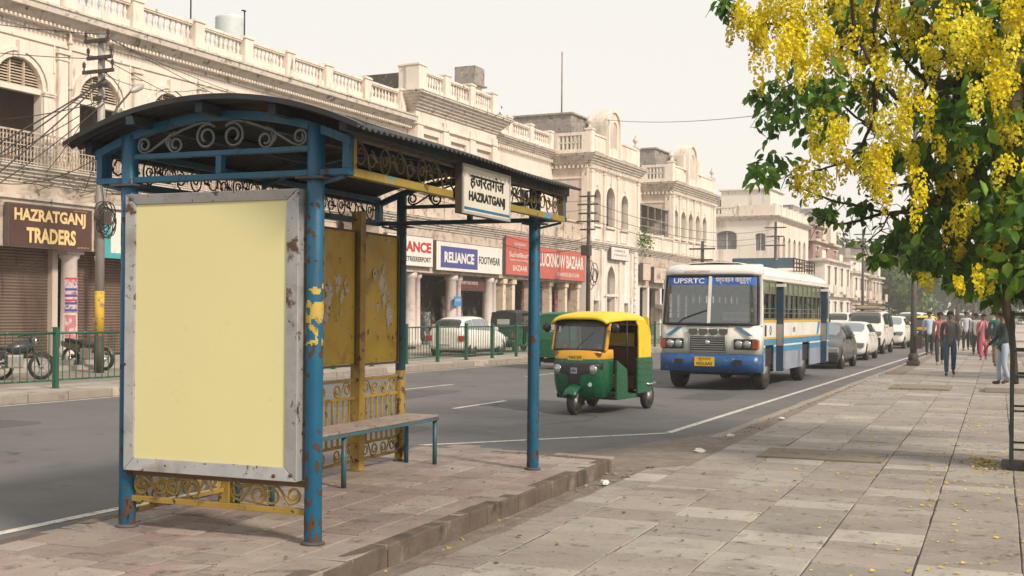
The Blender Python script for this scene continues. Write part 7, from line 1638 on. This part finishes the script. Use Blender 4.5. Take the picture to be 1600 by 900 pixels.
# far trees
def fartree(label, x, y, h, r, seed, tones, n=1400, ls=.34, trunk=.28, low=.25):
    R_ = random.Random(seed); T = thing('broadleaf_tree', label, 'tree', (x, y, 0), 0, None)
    b = MB(); top = h * .55; b.tube([(0, 0, -.2), (.15, .1, h * .25), (-.1, 0, top)], [trunk * 1.3, trunk, trunk * .5], 8)
    b.build('trunk', m_bark, T)
    lobes = []
    for _ in range(13):
        a = R_.uniform(0, 6.283); q = R_.random() ** .6; lobes.append((Vector((q * r * .72 * cos(a), q * r * .72 * sin(a), h * (low + .12) + (h * (1 - low) - r * .4) * R_.random() * (1 - .45 * q))), r * R_.uniform(.32, .55)))
    for i in range(5): c, _ = lobes[i]; b = MB(); b.tube([(0, 0, top * .6), tuple(c * .5 + Vector((0, 0, top * .25))), tuple(c)], [trunk * .5, trunk * .3, trunk * .12], 6); b.build('limb', m_bark, T)
    b = MB(); b.tone = []
    for i in range(n):
        c, lr = R_.choice(lobes); q = Vector((R_.gauss(0, 1), R_.gauss(0, 1), R_.gauss(0, 1))).normalized() * lr * R_.uniform(.55, 1.12); p = c + q
        t = R_.choice(tones); f = R_.uniform(.75, 1.2); b.t = (t[0] * f, t[1] * f, t[2] * f); s = ls * R_.uniform(.5, 1.1)
        nz = (q.normalized() + Vector((R_.uniform(-.7, .7), R_.uniform(-.7, .7), R_.uniform(-.7, .7)))).normalized(); u, v = basis(nz); ph = R_.uniform(0, 3)
        b.add([p + (u * cos(ph + k * 1.2566) * R_.uniform(.6, 1.2) + v * sin(ph + k * 1.2566) * R_.uniform(.6, 1.2)) * s for k in range(5)], [(0, 1, 2, 3, 4)])
    b.build('crown', m_far, T); return T
DG = [(.035, .075, .02), (.05, .10, .025), (.03, .06, .02), (.065, .12, .03)]; YG = [(.10, .16, .03), (.12, .19, .04), (.08, .13, .03), (.15, .21, .05)]
YM = [(.085, .15, .04), (.11, .18, .045), (.07, .12, .035), (.14, .21, .06)]
fartree('dark far tree directly right of the terrace row, behind the white van', -21.5, 158, 13.5, 7.5, 1, DG + YM, 3600, .5, low=.02)
fartree('tall green far tree left of the nearest street lamp', -15.0, 172, 15, 7, 2, DG + YM, 3200, .5, low=.02)
fartree('yellow green far tree right of the nearest street lamp', -10.4, 165, 13.0, 4.6, 3, YG, 2800, .42, low=.02)
fartree('hazy far tree between the street lamp and the boxed lamp', -8.0, 235, 17, 8, 4, DG + YM, 2600, .6, low=.02)
fartree('pale hazy tree at the far end of the road', -2.0, 300, 19, 10, 5, DG + YM, 2200, .75, low=.02)
fartree('faint far tree closing the view behind the distant vans', 7, 270, 17, 10, 6, DG + YM, 2200, .75, low=.02)
fartree('dim far tree left behind the tall green one', -28, 215, 17, 9, 7, DG + YM, 2200, .6, low=.02)
fartree('bushy mid distance tree at the right edge beyond the iron guard', 4.2, 52, 7.0, 3.2, 8, DG + YG[:2], 3000, .17, .16, .08)
fartree('dark mid distance tree behind the flowering trunk', 3.6, 33, 6.0, 2.3, 9, DG, 2400, .14, .14, .2)
fartree('low leafy tree over the standing men at the right', 4.6, 84, 7.5, 4.2, 10, DG + YG[:2], 3000, .22, .18, .10)
fartree('distant green tree beyond the low leafy one at the right', 7.5, 130, 10, 5.5, 11, DG, 2000, .34, .2, .2)
for i, (x, y, s) in enumerate(((16, 190, 1), (-42, 260, 1.1), (-18, 330, 1.3), (20, 340, 1.3), (-52, 330, 1.2))):
    fartree(('faint tree top far right beyond the distant green one', 'faint hazy tree far left behind the terrace row', 'palest far tree low over the road end, left', 'palest far tree low over the road end, right', 'faint hazy crown far left on the skyline')[i], x, y, 15 * s, 9 * s, 20 + i, DG + YM, 1500, .8, low=.02)
# air
b = MB(); b.box(-160, 160, -40, 420, -2.3, 22)
hz = b.build('haze', [], kind='stuff'); hm = bpy.data.materials.new('haze_air'); hm.use_nodes = True; n = hm.node_tree.nodes; n.clear()
pv = n.new('ShaderNodeVolumePrincipled'); pv.inputs['Color'].default_value = (1.0, .985, .955, 1); pv.inputs['Density'].default_value = .0009; pv.inputs['Anisotropy'].default_value = .25
ho = n.new('ShaderNodeOutputMaterial'); hm.node_tree.links.new(pv.outputs[0], ho.inputs['Volume']); hz.data.materials.append(hm)
